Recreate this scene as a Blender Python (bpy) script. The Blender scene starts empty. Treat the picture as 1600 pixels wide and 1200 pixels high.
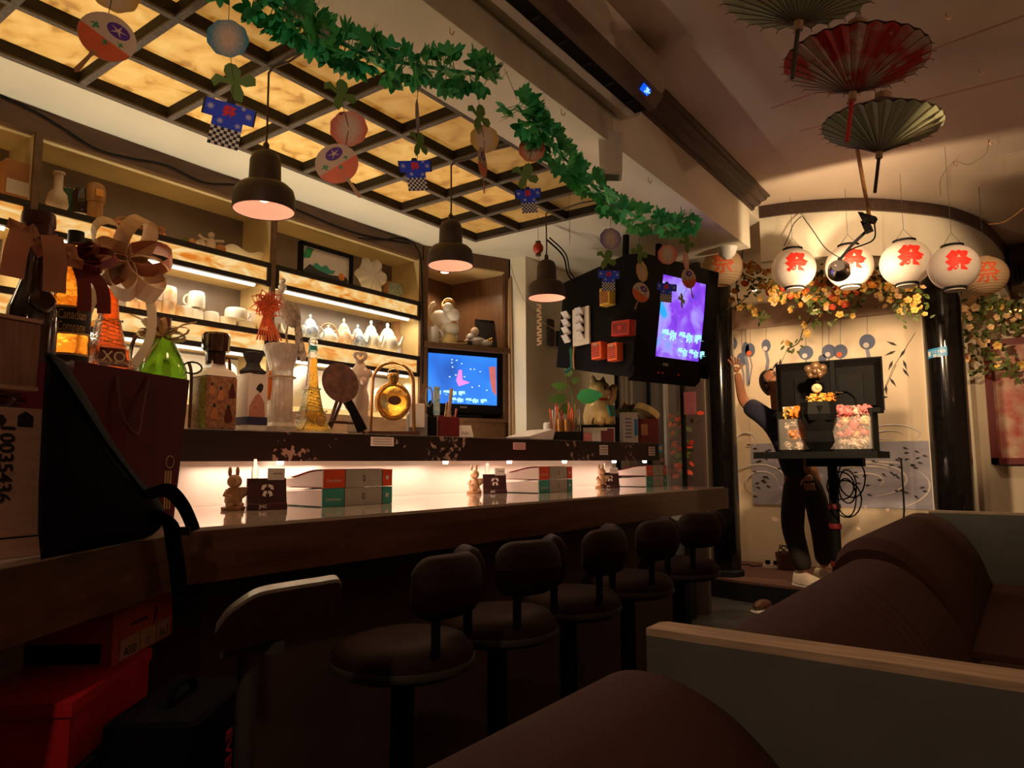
import bpy, bmesh, math, random
from mathutils import Vector, Matrix
random.seed(7)
SC = bpy.context.scene
COL = SC.collection
PI = math.pi
# ---------------------------------------------------------------- camera
F, CH = 1110.0, 1.08          # focal length in pixels of the 1600 px frame, eye height
YAW, PITCH, ROLL = math.radians(-35.95), math.radians(6.25), math.radians(-0.2)
_f = Vector((math.sin(YAW) * math.cos(PITCH), math.cos(YAW) * math.cos(PITCH), math.sin(PITCH)))
_r = Vector((math.cos(YAW), -math.sin(YAW), 0))
_u = _r.cross(_f)
CR = math.cos(ROLL) * _r + math.sin(ROLL) * _u
CU = -math.sin(ROLL) * _r + math.cos(ROLL) * _u
CF = _f
cam_d = bpy.data.cameras.new('camera')
cam_d.sensor_width = 36
cam_d.lens = F / 1600 * 36
cam_d.clip_start = 0.02
cam = bpy.data.objects.new('camera', cam_d)
COL.objects.link(cam)
cam.matrix_world = Matrix(((CR.x, CU.x, -CF.x, 0), (CR.y, CU.y, -CF.y, 0), (CR.z, CU.z, -CF.z, CH), (0, 0, 0, 1)))
SC.camera = cam
# ---------------------------------------------------------------- world and exposure
W = bpy.data.worlds.new('world')
SC.world = W
W.use_nodes = True
W.node_tree.nodes['Background'].inputs[0].default_value = (1.0, 0.72, 0.5, 1)
W.node_tree.nodes['Background'].inputs[1].default_value = 0.004
vs = SC.view_settings
vs.view_transform = 'Standard'
vs.look = 'None'
vs.exposure = 0.75
vs.gamma = 1.0
vs.use_curve_mapping = False
SC.cycles.max_bounces = 8
SC.cycles.diffuse_bounces = 4
SC.cycles.sample_clamp_indirect = 6.0
SC.cycles.use_denoising = True


def light(name, kind, loc, power, col, size=0.1, size_y=None, aim=None, spot=None, blend=0.3):
    d = bpy.data.lights.new(name, kind)
    d.energy = power
    d.color = col
    if kind == 'AREA':
        d.size = size
        if size_y:
            d.shape = 'RECTANGLE'
            d.size_y = size_y
    else:
        d.shadow_soft_size = size
    if spot:
        d.spot_size = math.radians(spot)
        d.spot_blend = blend
    o = bpy.data.objects.new(name, d)
    COL.objects.link(o)
    o.location = loc
    if size_y:                      # long side of a strip lies along the bar (world Y)
        zz = (Vector(loc) - Vector(aim)).normalized()
        xx = Vector((0, 1, 0)).cross(zz).normalized()
        yy = zz.cross(xx)
        o.rotation_euler = Matrix((xx, yy, zz)).transposed().to_euler()
    elif aim is not None:
        o.rotation_euler = (Vector(aim) - Vector(loc)).to_track_quat('-Z', 'Y').to_euler()
    return o


WARM, PINK, TUBE = (1.0, 0.66, 0.36), (1.0, 0.72, 0.56), (1.0, 0.84, 0.58)
# fluorescent tubes under the two lit shelves (one per bay)
for _y0, _y1 in ((0.1, 0.9), (1.02, 1.88), (2.0, 2.86)):
    for _z, _p in ((1.872, 1.5), (1.540, 1.2)):
        light('shelf_tube_light', 'AREA', (-2.815, (_y0 + _y1) / 2, _z), _p, TUBE, 0.03, _y1 - _y0, aim=(-2.86, (_y0 + _y1) / 2, 0))
# small bulbs under the bar ledge (strip behind the ledge board)
for _i in range(5):
    _t = (_i + 0.5) / 5
    light('ledge_strip_light', 'AREA', (-2.19 + 0.2 * _t, 1.25 + 2.75 * _t, 1.075), 0.75, PINK, 0.03, 0.52, aim=(-2.05 + 0.2 * _t, 1.25 + 2.75 * _t, 0))
# clip lamp that lights the stage from the rod
_cl = (-0.735, 3.90, 2.045)
light('stage_clip_light', 'SPOT', _cl, 15, (1.0, 0.70, 0.40), 0.04, aim=(-0.80, 6.0, 2.2), spot=170, blend=0.2)
light('stage_clip_beam', 'SPOT', _cl, 75, (1.0, 0.68, 0.38), 0.04, aim=(-1.25, 6.7, 1.05), spot=92, blend=0.6)
# added downlights hidden in the canopy, to brighten the mural
for _x in (-1.85, -1.0):
    light('canopy_fill_light', 'SPOT', (_x, 6.15, 2.535), 22, (1.0, 0.68, 0.38), 0.04, aim=(_x, 6.55, 1.0), spot=125, blend=0.7)
# added spot out of view on the right, filling lanterns and stage
light('stage_fill_light', 'SPOT', (0.40, 1.9, 2.45), 150, (1.0, 0.66, 0.36), 0.05, aim=(-1.05, 6.0, 1.75), spot=29, blend=0.35)
# downlight in the corner cabinet
light('corner_downlight', 'SPOT', (-2.80, 3.17, 2.215), 5, (1.0, 0.72, 0.45), 0.025, aim=(-2.79, 3.2, 1.0), spot=150, blend=0.4)
# added fill lamp behind the camera, for boxes, booth and garlands
light('rear_fill_light', 'SPOT', (-0.25, -0.75, 2.22), 14, (1.0, 0.62, 0.40), 0.05, aim=(-1.30, 0.40, 0.95), spot=50, blend=0.6)
light('rear_fill_light', 'SPOT', (-0.25, -0.75, 2.22), 16, (1.0, 0.62, 0.40), 0.05, aim=(0.05, 1.15, 0.75), spot=42, blend=0.7)
light('rear_fill_light', 'POINT', (-0.25, -0.75, 2.22), 0.6, (1.0, 0.66, 0.44), 0.06)
light('rear_fill_light', 'SPOT', (-0.25, -0.75, 2.22), 46, (1.0, 0.66, 0.44), 0.05, aim=(-1.35, 1.85, 2.22), spot=54, blend=0.8)
# added uplights, unseen on the right wall, brightening soffit and ceiling
for _y in (0.6, 2.6):
    light('sconce_fill_light', 'SPOT', (2.05, _y, 1.72), 30, (1.0, 0.62, 0.38), 0.06, aim=(0.4, _y + 0.3, 2.65), spot=112, blend=0.5)
# added fill light hidden behind the ledge, shining up on the shelves and the ceiling grid
light('ledge_fill_light', 'AREA', (-2.53, 1.75, 1.06), 9, (1.0, 0.86, 0.62), 0.05, 2.6, aim=(-2.50, 1.75, 3.0))


# ================================================================ helpers
def ray(px, py):
    return CF + CR * ((px - 800) / F) - CU * ((py - 600) / F)


def P(px, py, x=None, y=None, z=None):
    d = ray(px, py)
    t = x / d.x if x is not None else (y / d.y if y is not None else (z - CH) / d.z)
    return Vector((0, 0, CH)) + d * t


def hit(px, py, A, B):
    """point of the photograph on the vertical plane through the floor line A-B"""
    d = ray(px, py)
    n = Vector((-(B[1] - A[1]), B[0] - A[0], 0))
    t = n.dot(Vector((A[0], A[1], 0))) / n.dot(d)
    return Vector((0, 0, CH)) + d * t


def depth(p):
    return (Vector(p) - Vector((0, 0, CH))).dot(CF)


def mpx(p):
    """metres per pixel at p"""
    return depth(p) / F


class MB:
    def __init__(s):
        s.v = []; s.f = []; s.m = []; s.mi = 0

    def add(s, vs, fs):
        o = len(s.v)
        s.v += [Vector(v) for v in vs]
        for f in fs:
            s.f.append([i + o for i in f]); s.m.append(s.mi)
        return s

    def mat(s, i):
        s.mi = i
        return s

    def box(s, c, d, M=None):
        x, y, z = d[0] / 2, d[1] / 2, d[2] / 2
        vs = [Vector((a * x, b * y, e * z)) for a in (-1, 1) for b in (-1, 1) for e in (-1, 1)]
        if M is not None:
            vs = [M @ v for v in vs]
        vs = [v + Vector(c) for v in vs]
        return s.add(vs, [(0, 1, 3, 2), (4, 6, 7, 5), (0, 4, 5, 1), (2, 3, 7, 6), (0, 2, 6, 4), (1, 5, 7, 3)])

    def bb(s, a, b):
        return s.box([(a[i] + b[i]) / 2 for i in range(3)], [abs(b[i] - a[i]) for i in range(3)])

    def rbox(s, c, d, r=0.01, M=None, n=3):
        """box with rounded vertical edges and a small top chamfer"""
        x, y = d[0] / 2 - r, d[1] / 2 - r
        pts = []
        for (sx, sy, a0) in ((1, 1, 0), (-1, 1, PI / 2), (-1, -1, PI), (1, -1, 1.5 * PI)):
            for k in range(n + 1):
                a = a0 + k / n * PI / 2
                pts.append((sx * x, sy * y, math.cos(a), math.sin(a)))
        rows = ((-d[2] / 2, r * .6), (-d[2] / 2 + r * .4, r), (d[2] / 2 - r * .4, r), (d[2] / 2, r * .6))
        vs = []
        for z, q in rows:
            for p in pts:
                vs.append(Vector((p[0] + p[2] * q, p[1] + p[3] * q, z)))
        N = len(pts)
        fs = [(j * N + i, j * N + (i + 1) % N, (j + 1) * N + (i + 1) % N, (j + 1) * N + i) for j in range(3) for i in range(N)]
        fs += [tuple(range(N - 1, -1, -1)), tuple(range(3 * N, 4 * N))]
        if M is not None:
            vs = [M @ v for v in vs]
        return s.add([v + Vector(c) for v in vs], fs)

    def lathe(s, prof, n=20, c=(0, 0, 0), M=None, rn=None):
        """prof: (radius, z); rn: function angle -> radius factor"""
        vs = []
        for r, z in prof:
            for i in range(n):
                a = 2 * PI * i / n
                q = r * (rn(a) if rn else 1)
                vs.append(Vector((q * math.cos(a), q * math.sin(a), z)))
        fs = [(j * n + i, j * n + (i + 1) % n, (j + 1) * n + (i + 1) % n, (j + 1) * n + i) for j in range(len(prof) - 1) for i in range(n)]
        if prof[0][0] > 1e-5:
            fs.append(tuple(range(n - 1, -1, -1)))
        if prof[-1][0] > 1e-5:
            k = (len(prof) - 1) * n
            fs.append(tuple(range(k, k + n)))
        if M is not None:
            vs = [M @ v for v in vs]
        return s.add([v + Vector(c) for v in vs], fs)

    def shell(s, prof, n=24, c=(0, 0, 0)):
        """open lathe surface, no caps"""
        vs = [Vector((r * math.cos(2 * PI * i / n), r * math.sin(2 * PI * i / n), z)) + Vector(c) for r, z in prof for i in range(n)]
        return s.add(vs, [(j * n + i, j * n + (i + 1) % n, (j + 1) * n + (i + 1) % n, (j + 1) * n + i) for j in range(len(prof) - 1) for i in range(n)])

    def sph(s, c, r, sc=(1, 1, 1), n=14, m=8, M=None):
        prof = [(max(math.sin(PI * j / m), 0) * r, -math.cos(PI * j / m) * r) for j in range(m + 1)]
        prof[0] = (0, -r); prof[-1] = (0, r)
        T = Matrix.Diagonal(Vector(sc))
        if M is not None:
            T = M @ T
        return s.lathe(prof, n, c, T)

    def cyl(s, a, b, r, r2=None, n=10):
        a, b = Vector(a), Vector(b)
        M = (b - a).to_track_quat('Z', 'Y').to_matrix()
        return s.lathe([(r, 0), (r if r2 is None else r2, (b - a).length)], n, a, M)

    def tube(s, pts, r, n=6, close=False):
        pts = [Vector(p) for p in pts]
        N = len(pts)
        vs = []
        prev = None
        for i, p in enumerate(pts):
            t = (pts[(i + 1) % N] - pts[i - 1]) if close else (pts[min(i + 1, N - 1)] - pts[max(i - 1, 0)])
            if t.length < 1e-9:
                t = Vector((0, 0, 1))
            t.normalize()
            if prev is None:
                ref = Vector((0, 0, 1)) if abs(t.z) < .9 else Vector((1, 0, 0))
                a = t.cross(ref).normalized()
            else:
                a = prev - t * prev.dot(t)
                a = a.normalized() if a.length > 1e-6 else t.orthogonal().normalized()
            prev = a
            b = t.cross(a)
            q = r[i] if isinstance(r, (list, tuple)) else r
            for k in range(n):
                g = 2 * PI * k / n
                vs.append(p + a * (q * math.cos(g)) + b * (q * math.sin(g)))
        L = N if close else N - 1
        fs = [(j * n + k, j * n + (k + 1) % n, ((j + 1) % N) * n + (k + 1) % n, ((j + 1) % N) * n + k) for j in range(L) for k in range(n)]
        if not close:
            fs += [tuple(range(n - 1, -1, -1)), tuple(range((N - 1) * n, N * n))]
        return s.add(vs, fs)

    def prism(s, pts, h, O=(0, 0, 0), U=(1, 0, 0), V=(0, 1, 0), tri=False):
        """2-D outline pts (u,v) in the plane O,U,V extruded by h along U x V"""
        O, U, V = Vector(O), Vector(U), Vector(V)
        Wn = U.cross(V).normalized()
        n = len(pts)
        vs = [O + U * p[0] + V * p[1] for p in pts] + [O + U * p[0] + V * p[1] + Wn * h for p in pts]
        fs = [(i, (i + 1) % n, n + (i + 1) % n, n + i) for i in range(n)]
        if tri:
            from mathutils.geometry import tessellate_polygon
            T = tessellate_polygon([[Vector((p[0], p[1], 0)) for p in pts]])
            fs += [(a, b, c) for a, b, c in T] + [(a + n, b + n, c + n) for a, b, c in T]
        else:
            fs += [tuple(range(n - 1, -1, -1)), tuple(range(n, 2 * n))]
        return s.add(vs, fs)

    def grid(s, fn, nu, nv, cu=False):
        vs = [Vector(fn(i / nu, j / nv)) for j in range(nv + 1) for i in range(nu + (0 if cu else 1))]
        N = nu if cu else nu + 1
        fs = [(j * N + i, j * N + (i + 1) % N, (j + 1) * N + (i + 1) % N, (j + 1) * N + i) for j in range(nv) for i in range(nu)]
        return s.add(vs, fs)

    def ribbon(s, pts, w, up=(0, 0, 1), th=0.0012):
        """flat band along pts, width vector along up"""
        pts = [Vector(p) for p in pts]
        vs = []
        for i, p in enumerate(pts):
            t = (pts[min(i + 1, len(pts) - 1)] - pts[max(i - 1, 0)]).normalized()
            upv = Vector(up[i] if isinstance(up, list) else up)
            b = (upv - t * upv.dot(t)).normalized()
            nn = t.cross(b) * th
            vs += [p - b * w / 2, p + b * w / 2, p + b * w / 2 + nn, p - b * w / 2 + nn]
        fs = []
        for i in range(len(pts) - 1):
            for k in range(4):
                fs.append((4 * i + k, 4 * i + (k + 1) % 4, 4 * i + 4 + (k + 1) % 4, 4 * i + 4 + k))
        e = 4 * (len(pts) - 1)
        fs += [(3, 2, 1, 0), (e, e + 1, e + 2, e + 3)]
        return s.add(vs, fs)

    def text(s, string, size, O, U, V, th=0.001, bold=0.0, fit=None, align=True, flip=1):
        vs, fs = glyphs(string, bold)
        if not vs:
            return s
        xs = [v[0] for v in vs]; ys = [v[1] for v in vs]
        cx, cy = (min(xs) + max(xs)) / 2, (min(ys) + max(ys)) / 2
        w, h = max(xs) - min(xs), max(ys) - min(ys)
        kx = ky = size / max(h, 1e-6)
        if fit:
            kx = fit / w
        O, U, V = Vector(O), Vector(U).normalized(), Vector(V).normalized()
        N = U.cross(V)
        return s.add([O + U * ((v[0] - cx) * kx) + V * ((v[1] - cy) * ky) + N * th for v in vs], fs)

    def build(s, name, mats, parent=None, smooth=None, label=None):
        me = bpy.data.meshes.new(name)
        me.from_pydata(s.v, [], s.f)
        mats = mats if isinstance(mats, (list, tuple)) else [mats]
        for m in mats:
            me.materials.append(MAT[m])
        if len(mats) > 1:
            me.polygons.foreach_set('material_index', s.m)
        bm = bmesh.new(); bm.from_mesh(me)
        bmesh.ops.recalc_face_normals(bm, faces=bm.faces)
        bm.to_mesh(me); bm.free()
        if smooth is not None:
            me.polygons.foreach_set('use_smooth', [True] * len(me.polygons))
            me.set_sharp_from_angle(angle=math.radians(smooth))
        o = bpy.data.objects.new(name, me)
        COL.objects.link(o)
        if parent is not None:
            o.parent = parent
        if label:
            o['label'] = label
        return o


_gl = {}


def glyphs(string, bold=0.0):
    k = (string, bold)
    if k not in _gl:
        cu = bpy.data.curves.new('t', 'FONT')
        cu.body = string
        cu.size = 1.0
        cu.offset = bold
        cu.resolution_u = 3
        ob = bpy.data.objects.new('t', cu)
        COL.objects.link(ob)
        dg = bpy.context.evaluated_depsgraph_get()
        dg.update()
        me = ob.evaluated_get(dg).to_mesh()
        _gl[k] = ([tuple(v.co) for v in me.vertices], [tuple(p.vertices) for p in me.polygons])
        ob.evaluated_get(dg).to_mesh_clear()
        bpy.data.objects.remove(ob)
        bpy.data.curves.remove(cu)
    return _gl[k]


def tag(o, label, cat, group=None):
    o['label'] = label
    o['category'] = cat
    if group:
        o['group'] = group
    return o


def thing(name, label, cat, loc=(0, 0, 0), rz=0, group=None, rx=0, ry=0):
    o = bpy.data.objects.new(name, None)
    o.empty_display_size = 0.05
    COL.objects.link(o)
    o.location = loc
    o.rotation_euler = (rx, ry, rz)
    return tag(o, label, cat, group)


def struct(o):
    o['kind'] = 'structure'
    return o


def copy_tree(o, parent=None):
    c = o.copy()
    COL.objects.link(c)
    c.parent = parent
    for ch in list(o.children):
        copy_tree(ch, c)
    return c


# ================================================================ materials
MAT = {}


def nodes(name):
    m = bpy.data.materials.new(name)
    m.use_nodes = True
    nt = m.node_tree
    b = nt.nodes['Principled BSDF']
    MAT[name] = m
    return m, nt, b


def mat(name, col, rough=0.5, metal=0.0, var=0.12, scale=18.0, emit=None, es=0.0, trans=0.0, ior=1.45, bump=0.0, spec=0.5, stretch=None, alpha=1.0, sub=0.0, coat=0.0, col2=None):
    m, nt, b = nodes(name)
    tc = nt.nodes.new('ShaderNodeTexCoord')
    no = nt.nodes.new('ShaderNodeTexNoise')
    no.inputs['Scale'].default_value = scale
    no.inputs['Detail'].default_value = 5
    if stretch:
        mp = nt.nodes.new('ShaderNodeMapping')
        mp.inputs['Scale'].default_value = stretch
        nt.links.new(tc.outputs['Object'], mp.inputs['Vector'])
        nt.links.new(mp.outputs['Vector'], no.inputs['Vector'])
    else:
        nt.links.new(tc.outputs['Object'], no.inputs['Vector'])
    rp = nt.nodes.new('ShaderNodeValToRGB')
    c = Vector(col)
    d = Vector(col2) if col2 else c * (1 - var)
    e = c if col2 else c * (1 + var)
    rp.color_ramp.elements[0].position = 0.3
    rp.color_ramp.elements[1].position = 0.7
    rp.color_ramp.elements[0].color = (*d, 1)
    rp.color_ramp.elements[1].color = (*[min(k, 1) for k in e], 1)
    nt.links.new(no.outputs['Fac'], rp.inputs['Fac'])
    nt.links.new(rp.outputs['Color'], b.inputs['Base Color'])
    b.inputs['Roughness'].default_value = rough
    b.inputs['Metallic'].default_value = metal
    b.inputs['IOR'].default_value = ior
    b.inputs['Specular IOR Level'].default_value = spec
    if trans:
        b.inputs['Transmission Weight'].default_value = trans
    if coat:
        b.inputs['Coat Weight'].default_value = coat
        b.inputs['Coat Roughness'].default_value = 0.05
    if alpha < 1:
        b.inputs['Alpha'].default_value = alpha
    if emit:
        b.inputs['Emission Color'].default_value = (*emit, 1)
        b.inputs['Emission Strength'].default_value = es
    if bump:
        bp = nt.nodes.new('ShaderNodeBump')
        bp.inputs['Strength'].default_value = bump
        bp.inputs['Distance'].default_value = 0.01
        nt.links.new(no.outputs['Fac'], bp.inputs['Height'])
        nt.links.new(bp.outputs['Normal'], b.inputs['Normal'])
    return m


def sheer(name, col, rough=0.5, tr=0.4):
    """thin paper or cloth: diffuse plus light passing through"""
    m, nt, b = nodes(name)
    b.inputs['Base Color'].default_value = (*col, 1)
    b.inputs['Roughness'].default_value = rough
    t = nt.nodes.new('ShaderNodeBsdfTranslucent')
    no = nt.nodes.new('ShaderNodeTexNoise'); no.inputs['Scale'].default_value = 40
    hs = nt.nodes.new('ShaderNodeMixRGB'); hs.blend_type = 'MULTIPLY'; hs.inputs[0].default_value = 0.3
    hs.inputs[1].default_value = (*col, 1)
    nt.links.new(no.outputs['Color'], hs.inputs[2])
    nt.links.new(hs.outputs[0], b.inputs['Base Color'])
    t.inputs['Color'].default_value = (*col, 1)
    mx = nt.nodes.new('ShaderNodeMixShader')
    mx.inputs[0].default_value = tr
    nt.links.new(b.outputs[0], mx.inputs[1])
    nt.links.new(t.outputs[0], mx.inputs[2])
    nt.links.new(mx.outputs[0], nt.nodes['Material Output'].inputs['Surface'])
    return m


def glow(name, cols, pos, scale, strength, base=(0.6, 0.4, 0.2), detail=6, stretch=None, dist=0.6, rand=0.0, gate=0.0):
    """backlit translucent sheet: patterned emission"""
    m, nt, b = nodes(name)
    tc = nt.nodes.new('ShaderNodeTexCoord')
    oi = nt.nodes.new('ShaderNodeObjectInfo')
    ad = nt.nodes.new('ShaderNodeVectorMath'); ad.operation = 'ADD'
    sc = nt.nodes.new('ShaderNodeVectorMath'); sc.operation = 'SCALE'; sc.inputs['Scale'].default_value = 9.0
    cb = nt.nodes.new('ShaderNodeCombineXYZ')
    nt.links.new(oi.outputs['Random'], cb.inputs[0]); nt.links.new(oi.outputs['Random'], cb.inputs[1])
    nt.links.new(cb.outputs[0], sc.inputs[0])
    mp = nt.nodes.new('ShaderNodeMapping')
    if stretch:
        mp.inputs['Scale'].default_value = stretch
    nt.links.new(tc.outputs['Object'], mp.inputs['Vector'])
    nt.links.new(mp.outputs[0], ad.inputs[0]); nt.links.new(sc.outputs[0], ad.inputs[1])
    no = nt.nodes.new('ShaderNodeTexNoise')
    no.inputs['Scale'].default_value = scale
    no.inputs['Detail'].default_value = detail
    no.inputs['Distortion'].default_value = dist
    nt.links.new(ad.outputs[0], no.inputs['Vector'])
    rp = nt.nodes.new('ShaderNodeValToRGB')
    el = rp.color_ramp.elements
    while len(el) < len(cols):
        el.new(0.5)
    for i, c in enumerate(cols):
        el[i].position = pos[i]
        el[i].color = (*c, 1)
    nt.links.new(no.outputs['Fac'], rp.inputs['Fac'])
    mc = nt.nodes.new('ShaderNodeMixRGB'); mc.blend_type = 'MULTIPLY'; mc.inputs[0].default_value = 1
    nt.links.new(rp.outputs['Color'], mc.inputs[1])
    nt.links.new(oi.outputs['Color'], mc.inputs[2])      # each sheet's own lamp
    nt.links.new(mc.outputs[0], b.inputs['Emission Color'])
    b.inputs['Base Color'].default_value = (*base, 1)
    b.inputs['Roughness'].default_value = 0.6
    b.inputs['Emission Strength'].default_value = strength
    if rand:
        mr = nt.nodes.new('ShaderNodeMapRange')
        mr.inputs['To Min'].default_value = strength * (1 - rand)
        mr.inputs['To Max'].default_value = strength * (1 + rand)
        nt.links.new(oi.outputs['Random'], mr.inputs['Value'])
        nt.links.new(mr.outputs[0], b.inputs['Emission Strength'])
    return m


mat('cream_paint', (0.82, 0.76, 0.62), 0.7, var=0.05, scale=3)
mat('upper_ceiling', (0.62, 0.50, 0.40), 0.75, var=0.08, scale=2)
mat('wall_cream', (0.66, 0.54, 0.40), 0.75, var=0.07, scale=3)
mat('wall_dark', (0.10, 0.06, 0.045), 0.7, scale=4)
mat('floor_dark', (0.045, 0.04, 0.04), 0.45, var=0.25, scale=6)
mat('stage_carpet', (0.09, 0.035, 0.025), 0.9, var=0.3, scale=60, bump=0.3)
mat('wall_rose', (0.42, 0.28, 0.21), 0.75)
mat('black_gloss', (0.006, 0.005, 0.005), 0.12, var=0.3, coat=0.6)
mat('black_matt', (0.005, 0.0045, 0.0045), 0.7, var=0.3, spec=0.2)
mat('black_plastic', (0.006, 0.005, 0.005), 0.6, spec=0.10, var=0.2, scale=40)
mat('dark_grey', (0.05, 0.046, 0.045), 0.5)
mat('mid_grey', (0.22, 0.2, 0.19), 0.5)
mat('lattice_wood', (0.13, 0.105, 0.09), 0.75, var=0.3, scale=30, stretch=(4, 4, 20))
mat('lattice_dark', (0.02, 0.014, 0.01), 0.8, var=0.3, scale=30)
mat('trim_brown', (0.055, 0.03, 0.022), 0.35, var=0.3, scale=20, stretch=(4, 0.6, 4))
mat('shelf_wood', (0.11, 0.05, 0.02), 0.45, var=0.25, scale=14, stretch=(3, 0.5, 3))
mat('shelf_cream', (0.62, 0.46, 0.22), 0.5, var=0.12, scale=5)
mat('shelf_back', (0.20, 0.15, 0.12), 0.3, var=0.15, scale=6)
mat('shelf_black', (0.014, 0.008, 0.006), 0.35, var=0.3)
mat('cabinet_wood', (0.17, 0.085, 0.04), 0.28, var=0.22, scale=8, stretch=(14, 14, 0.6))
mat('counter_wood', (0.12, 0.05, 0.026), 0.33, var=0.35, scale=7, stretch=(3, 0.45, 6), bump=0.05, coat=0.25)
mat('counter_glass', (0.60, 0.53, 0.46), 0.07, var=0.08, scale=2, spec=0.7, coat=0.4)
mat('backsplash', (0.78, 0.66, 0.56), 0.35, var=0.05, scale=4)
mat('white', (0.80, 0.77, 0.72), 0.4, var=0.04)
mat('plastic_cream', (0.76, 0.68, 0.58), 0.35, var=0.05)
mat('paper', (0.78, 0.70, 0.64), 0.7, var=0.05)
mat('page', (0.74, 0.62, 0.58), 0.8, var=0.12, scale=220, stretch=(0.05, 0.05, 6))
mat('porcelain', (0.80, 0.74, 0.66), 0.15, var=0.04, scale=6)
mat('porcelain_blue', (0.68, 0.72, 0.76), 0.15, col2=(0.16, 0.24, 0.45), scale=55)
mat('porcelain_print', (0.80, 0.72, 0.60), 0.18, col2=(0.72, 0.36, 0.16), scale=28)
mat('plate_teal', (0.70, 0.74, 0.70), 0.2, col2=(0.14, 0.42, 0.50), scale=45)
mat('terracotta', (0.45, 0.18, 0.06), 0.5)
mat('orange_wood', (0.42, 0.20, 0.07), 0.45, var=0.25, scale=20, stretch=(3, 3, 0.5))
mat('dark_wood', (0.10, 0.04, 0.02), 0.45, var=0.25, scale=20)
mat('pale_wood', (0.42, 0.26, 0.14), 0.6, var=0.2, scale=10, stretch=(8, 1, 1))
mat('box_wood', (0.24, 0.12, 0.07), 0.75, var=0.25, scale=9, stretch=(12, 12, 0.8))
mat('gold', (0.80, 0.46, 0.14), 0.25, metal=1.0, var=0.2, scale=60, bump=0.4)
mat('brass', (0.72, 0.40, 0.16), 0.22, metal=1.0)
mat('chrome', (0.70, 0.66, 0.62), 0.18, metal=1.0)
mat('steel', (0.42, 0.40, 0.38), 0.35, metal=0.9)
mat('gold_paint', (0.85, 0.62, 0.26), 0.33, metal=0.1, var=0.06)
mat('red', (0.55, 0.03, 0.015), 0.45)
mat('red_dark', (0.16, 0.012, 0.012), 0.5)
mat('red_ink', (0.85, 0.03, 0.015), 0.6, var=0.05)
mat('orange', (0.80, 0.13, 0.03), 0.45)
mat('orange_ink', (0.70, 0.10, 0.02), 0.6)
mat('pink', (0.90, 0.09, 0.22), 0.5)
mat('teal', (0.05, 0.34, 0.27), 0.5)
mat('blue', (0.02, 0.07, 0.85), 0.6, var=0.1)
mat('blue_sticker', (0.04, 0.30, 0.62), 0.4)
mat('yellow', (0.75, 0.46, 0.06), 0.5)
mat('purple', (0.10, 0.02, 0.28), 0.6)
mat('green', (0.03, 0.30, 0.10), 0.55, var=0.3)
mat('green_dark', (0.012, 0.09, 0.035), 0.4)
mat('glass', (0.95, 0.95, 0.92), 0.03, trans=1.0, var=0.02, bump=0.0)
mat('glass_cut', (0.95, 0.94, 0.9), 0.06, trans=1.0, var=0.02, scale=90, bump=0.6)
mat('pane', (0.55, 0.5, 0.45), 0.04, var=0.02, alpha=0.16)
mat('liquor', (1.0, 0.34, 0.03), 0.03, trans=1.0, var=0.05, scale=60, bump=0.25)
mat('liquor_red', (0.85, 0.11, 0.01), 0.05, trans=1.0, var=0.05, scale=60, bump=0.3)
mat('liquor_gold', (1.0, 0.50, 0.06), 0.05, trans=1.0, var=0.05, scale=70, bump=0.5)
mat('glass_green', (0.10, 0.26, 0.012), 0.08, trans=0.85, var=0.05)
mat('glass_dark', (0.03, 0.012, 0.008), 0.08, var=0.2, coat=0.5)
mat('cap_maroon', (0.09, 0.018, 0.016), 0.35)
mat('label_black', (0.012, 0.01, 0.01), 0.45)
mat('ink', (0.02, 0.015, 0.015), 0.6)
mat('grey_ink', (0.34, 0.27, 0.22), 0.6)
mat('gold_ink', (0.50, 0.32, 0.13), 0.5)
mat('bag_maroon', (0.085, 0.006, 0.012), 0.4, var=0.15, scale=3, spec=0.2)
mat('bag_black', (0.006, 0.006, 0.009), 0.9, spec=0.08, var=0.3, scale=30, bump=0.2)
mat('cardboard', (0.44, 0.25, 0.16), 0.75, var=0.12, scale=6, stretch=(1, 1, 16))
mat('sofa', (0.058, 0.018, 0.013), 0.85, var=0.25, scale=320, bump=0.3)
mat('stool_vinyl', (0.019, 0.006, 0.005), 0.7, spec=0.25, var=0.2, scale=60, bump=0.1)
mat('divider_paint', (0.13, 0.135, 0.12), 0.6, var=0.1, scale=9)
mat('divider_edge', (0.50, 0.38, 0.26), 0.7, var=0.3, scale=16, stretch=(0.5, 8, 8))
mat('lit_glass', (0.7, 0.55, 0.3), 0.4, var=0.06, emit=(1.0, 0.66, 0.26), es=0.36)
mat('lamp_shade', (0.045, 0.024, 0.016), 0.5, var=0.15)
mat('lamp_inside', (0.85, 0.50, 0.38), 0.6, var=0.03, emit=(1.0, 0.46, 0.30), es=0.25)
mat('bulb', (1, 0.9, 0.8), 0.3, emit=(1.0, 0.62, 0.42), es=2.0)
mat('led', (1, 0.9, 0.85), 0.3, emit=(1.0, 0.78, 0.62), es=9.0)
mat('tube_lamp', (1, 1, 1), 0.3, emit=(1.0, 0.88, 0.66), es=2.6)
mat('skin', (0.42, 0.17, 0.085), 0.5, var=0.06, sub=0.1)
mat('hair', (0.012, 0.009, 0.008), 0.5)
mat('shirt_navy', (0.016, 0.016, 0.035), 0.85, var=0.2, scale=60)
mat('trousers', (0.024, 0.015, 0.013), 0.85, var=0.2, scale=60)
mat('shoe_white', (0.62, 0.50, 0.40), 0.6)
mat('leaf', (0.10, 0.46, 0.09), 0.5, col2=(0.03, 0.48, 0.20), scale=12)
mat('leaf_olive', (0.10, 0.13, 0.025), 0.55, var=0.4, scale=30)
mat('petal_yellow', (0.78, 0.50, 0.12), 0.6, var=0.25, scale=40)
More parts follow.
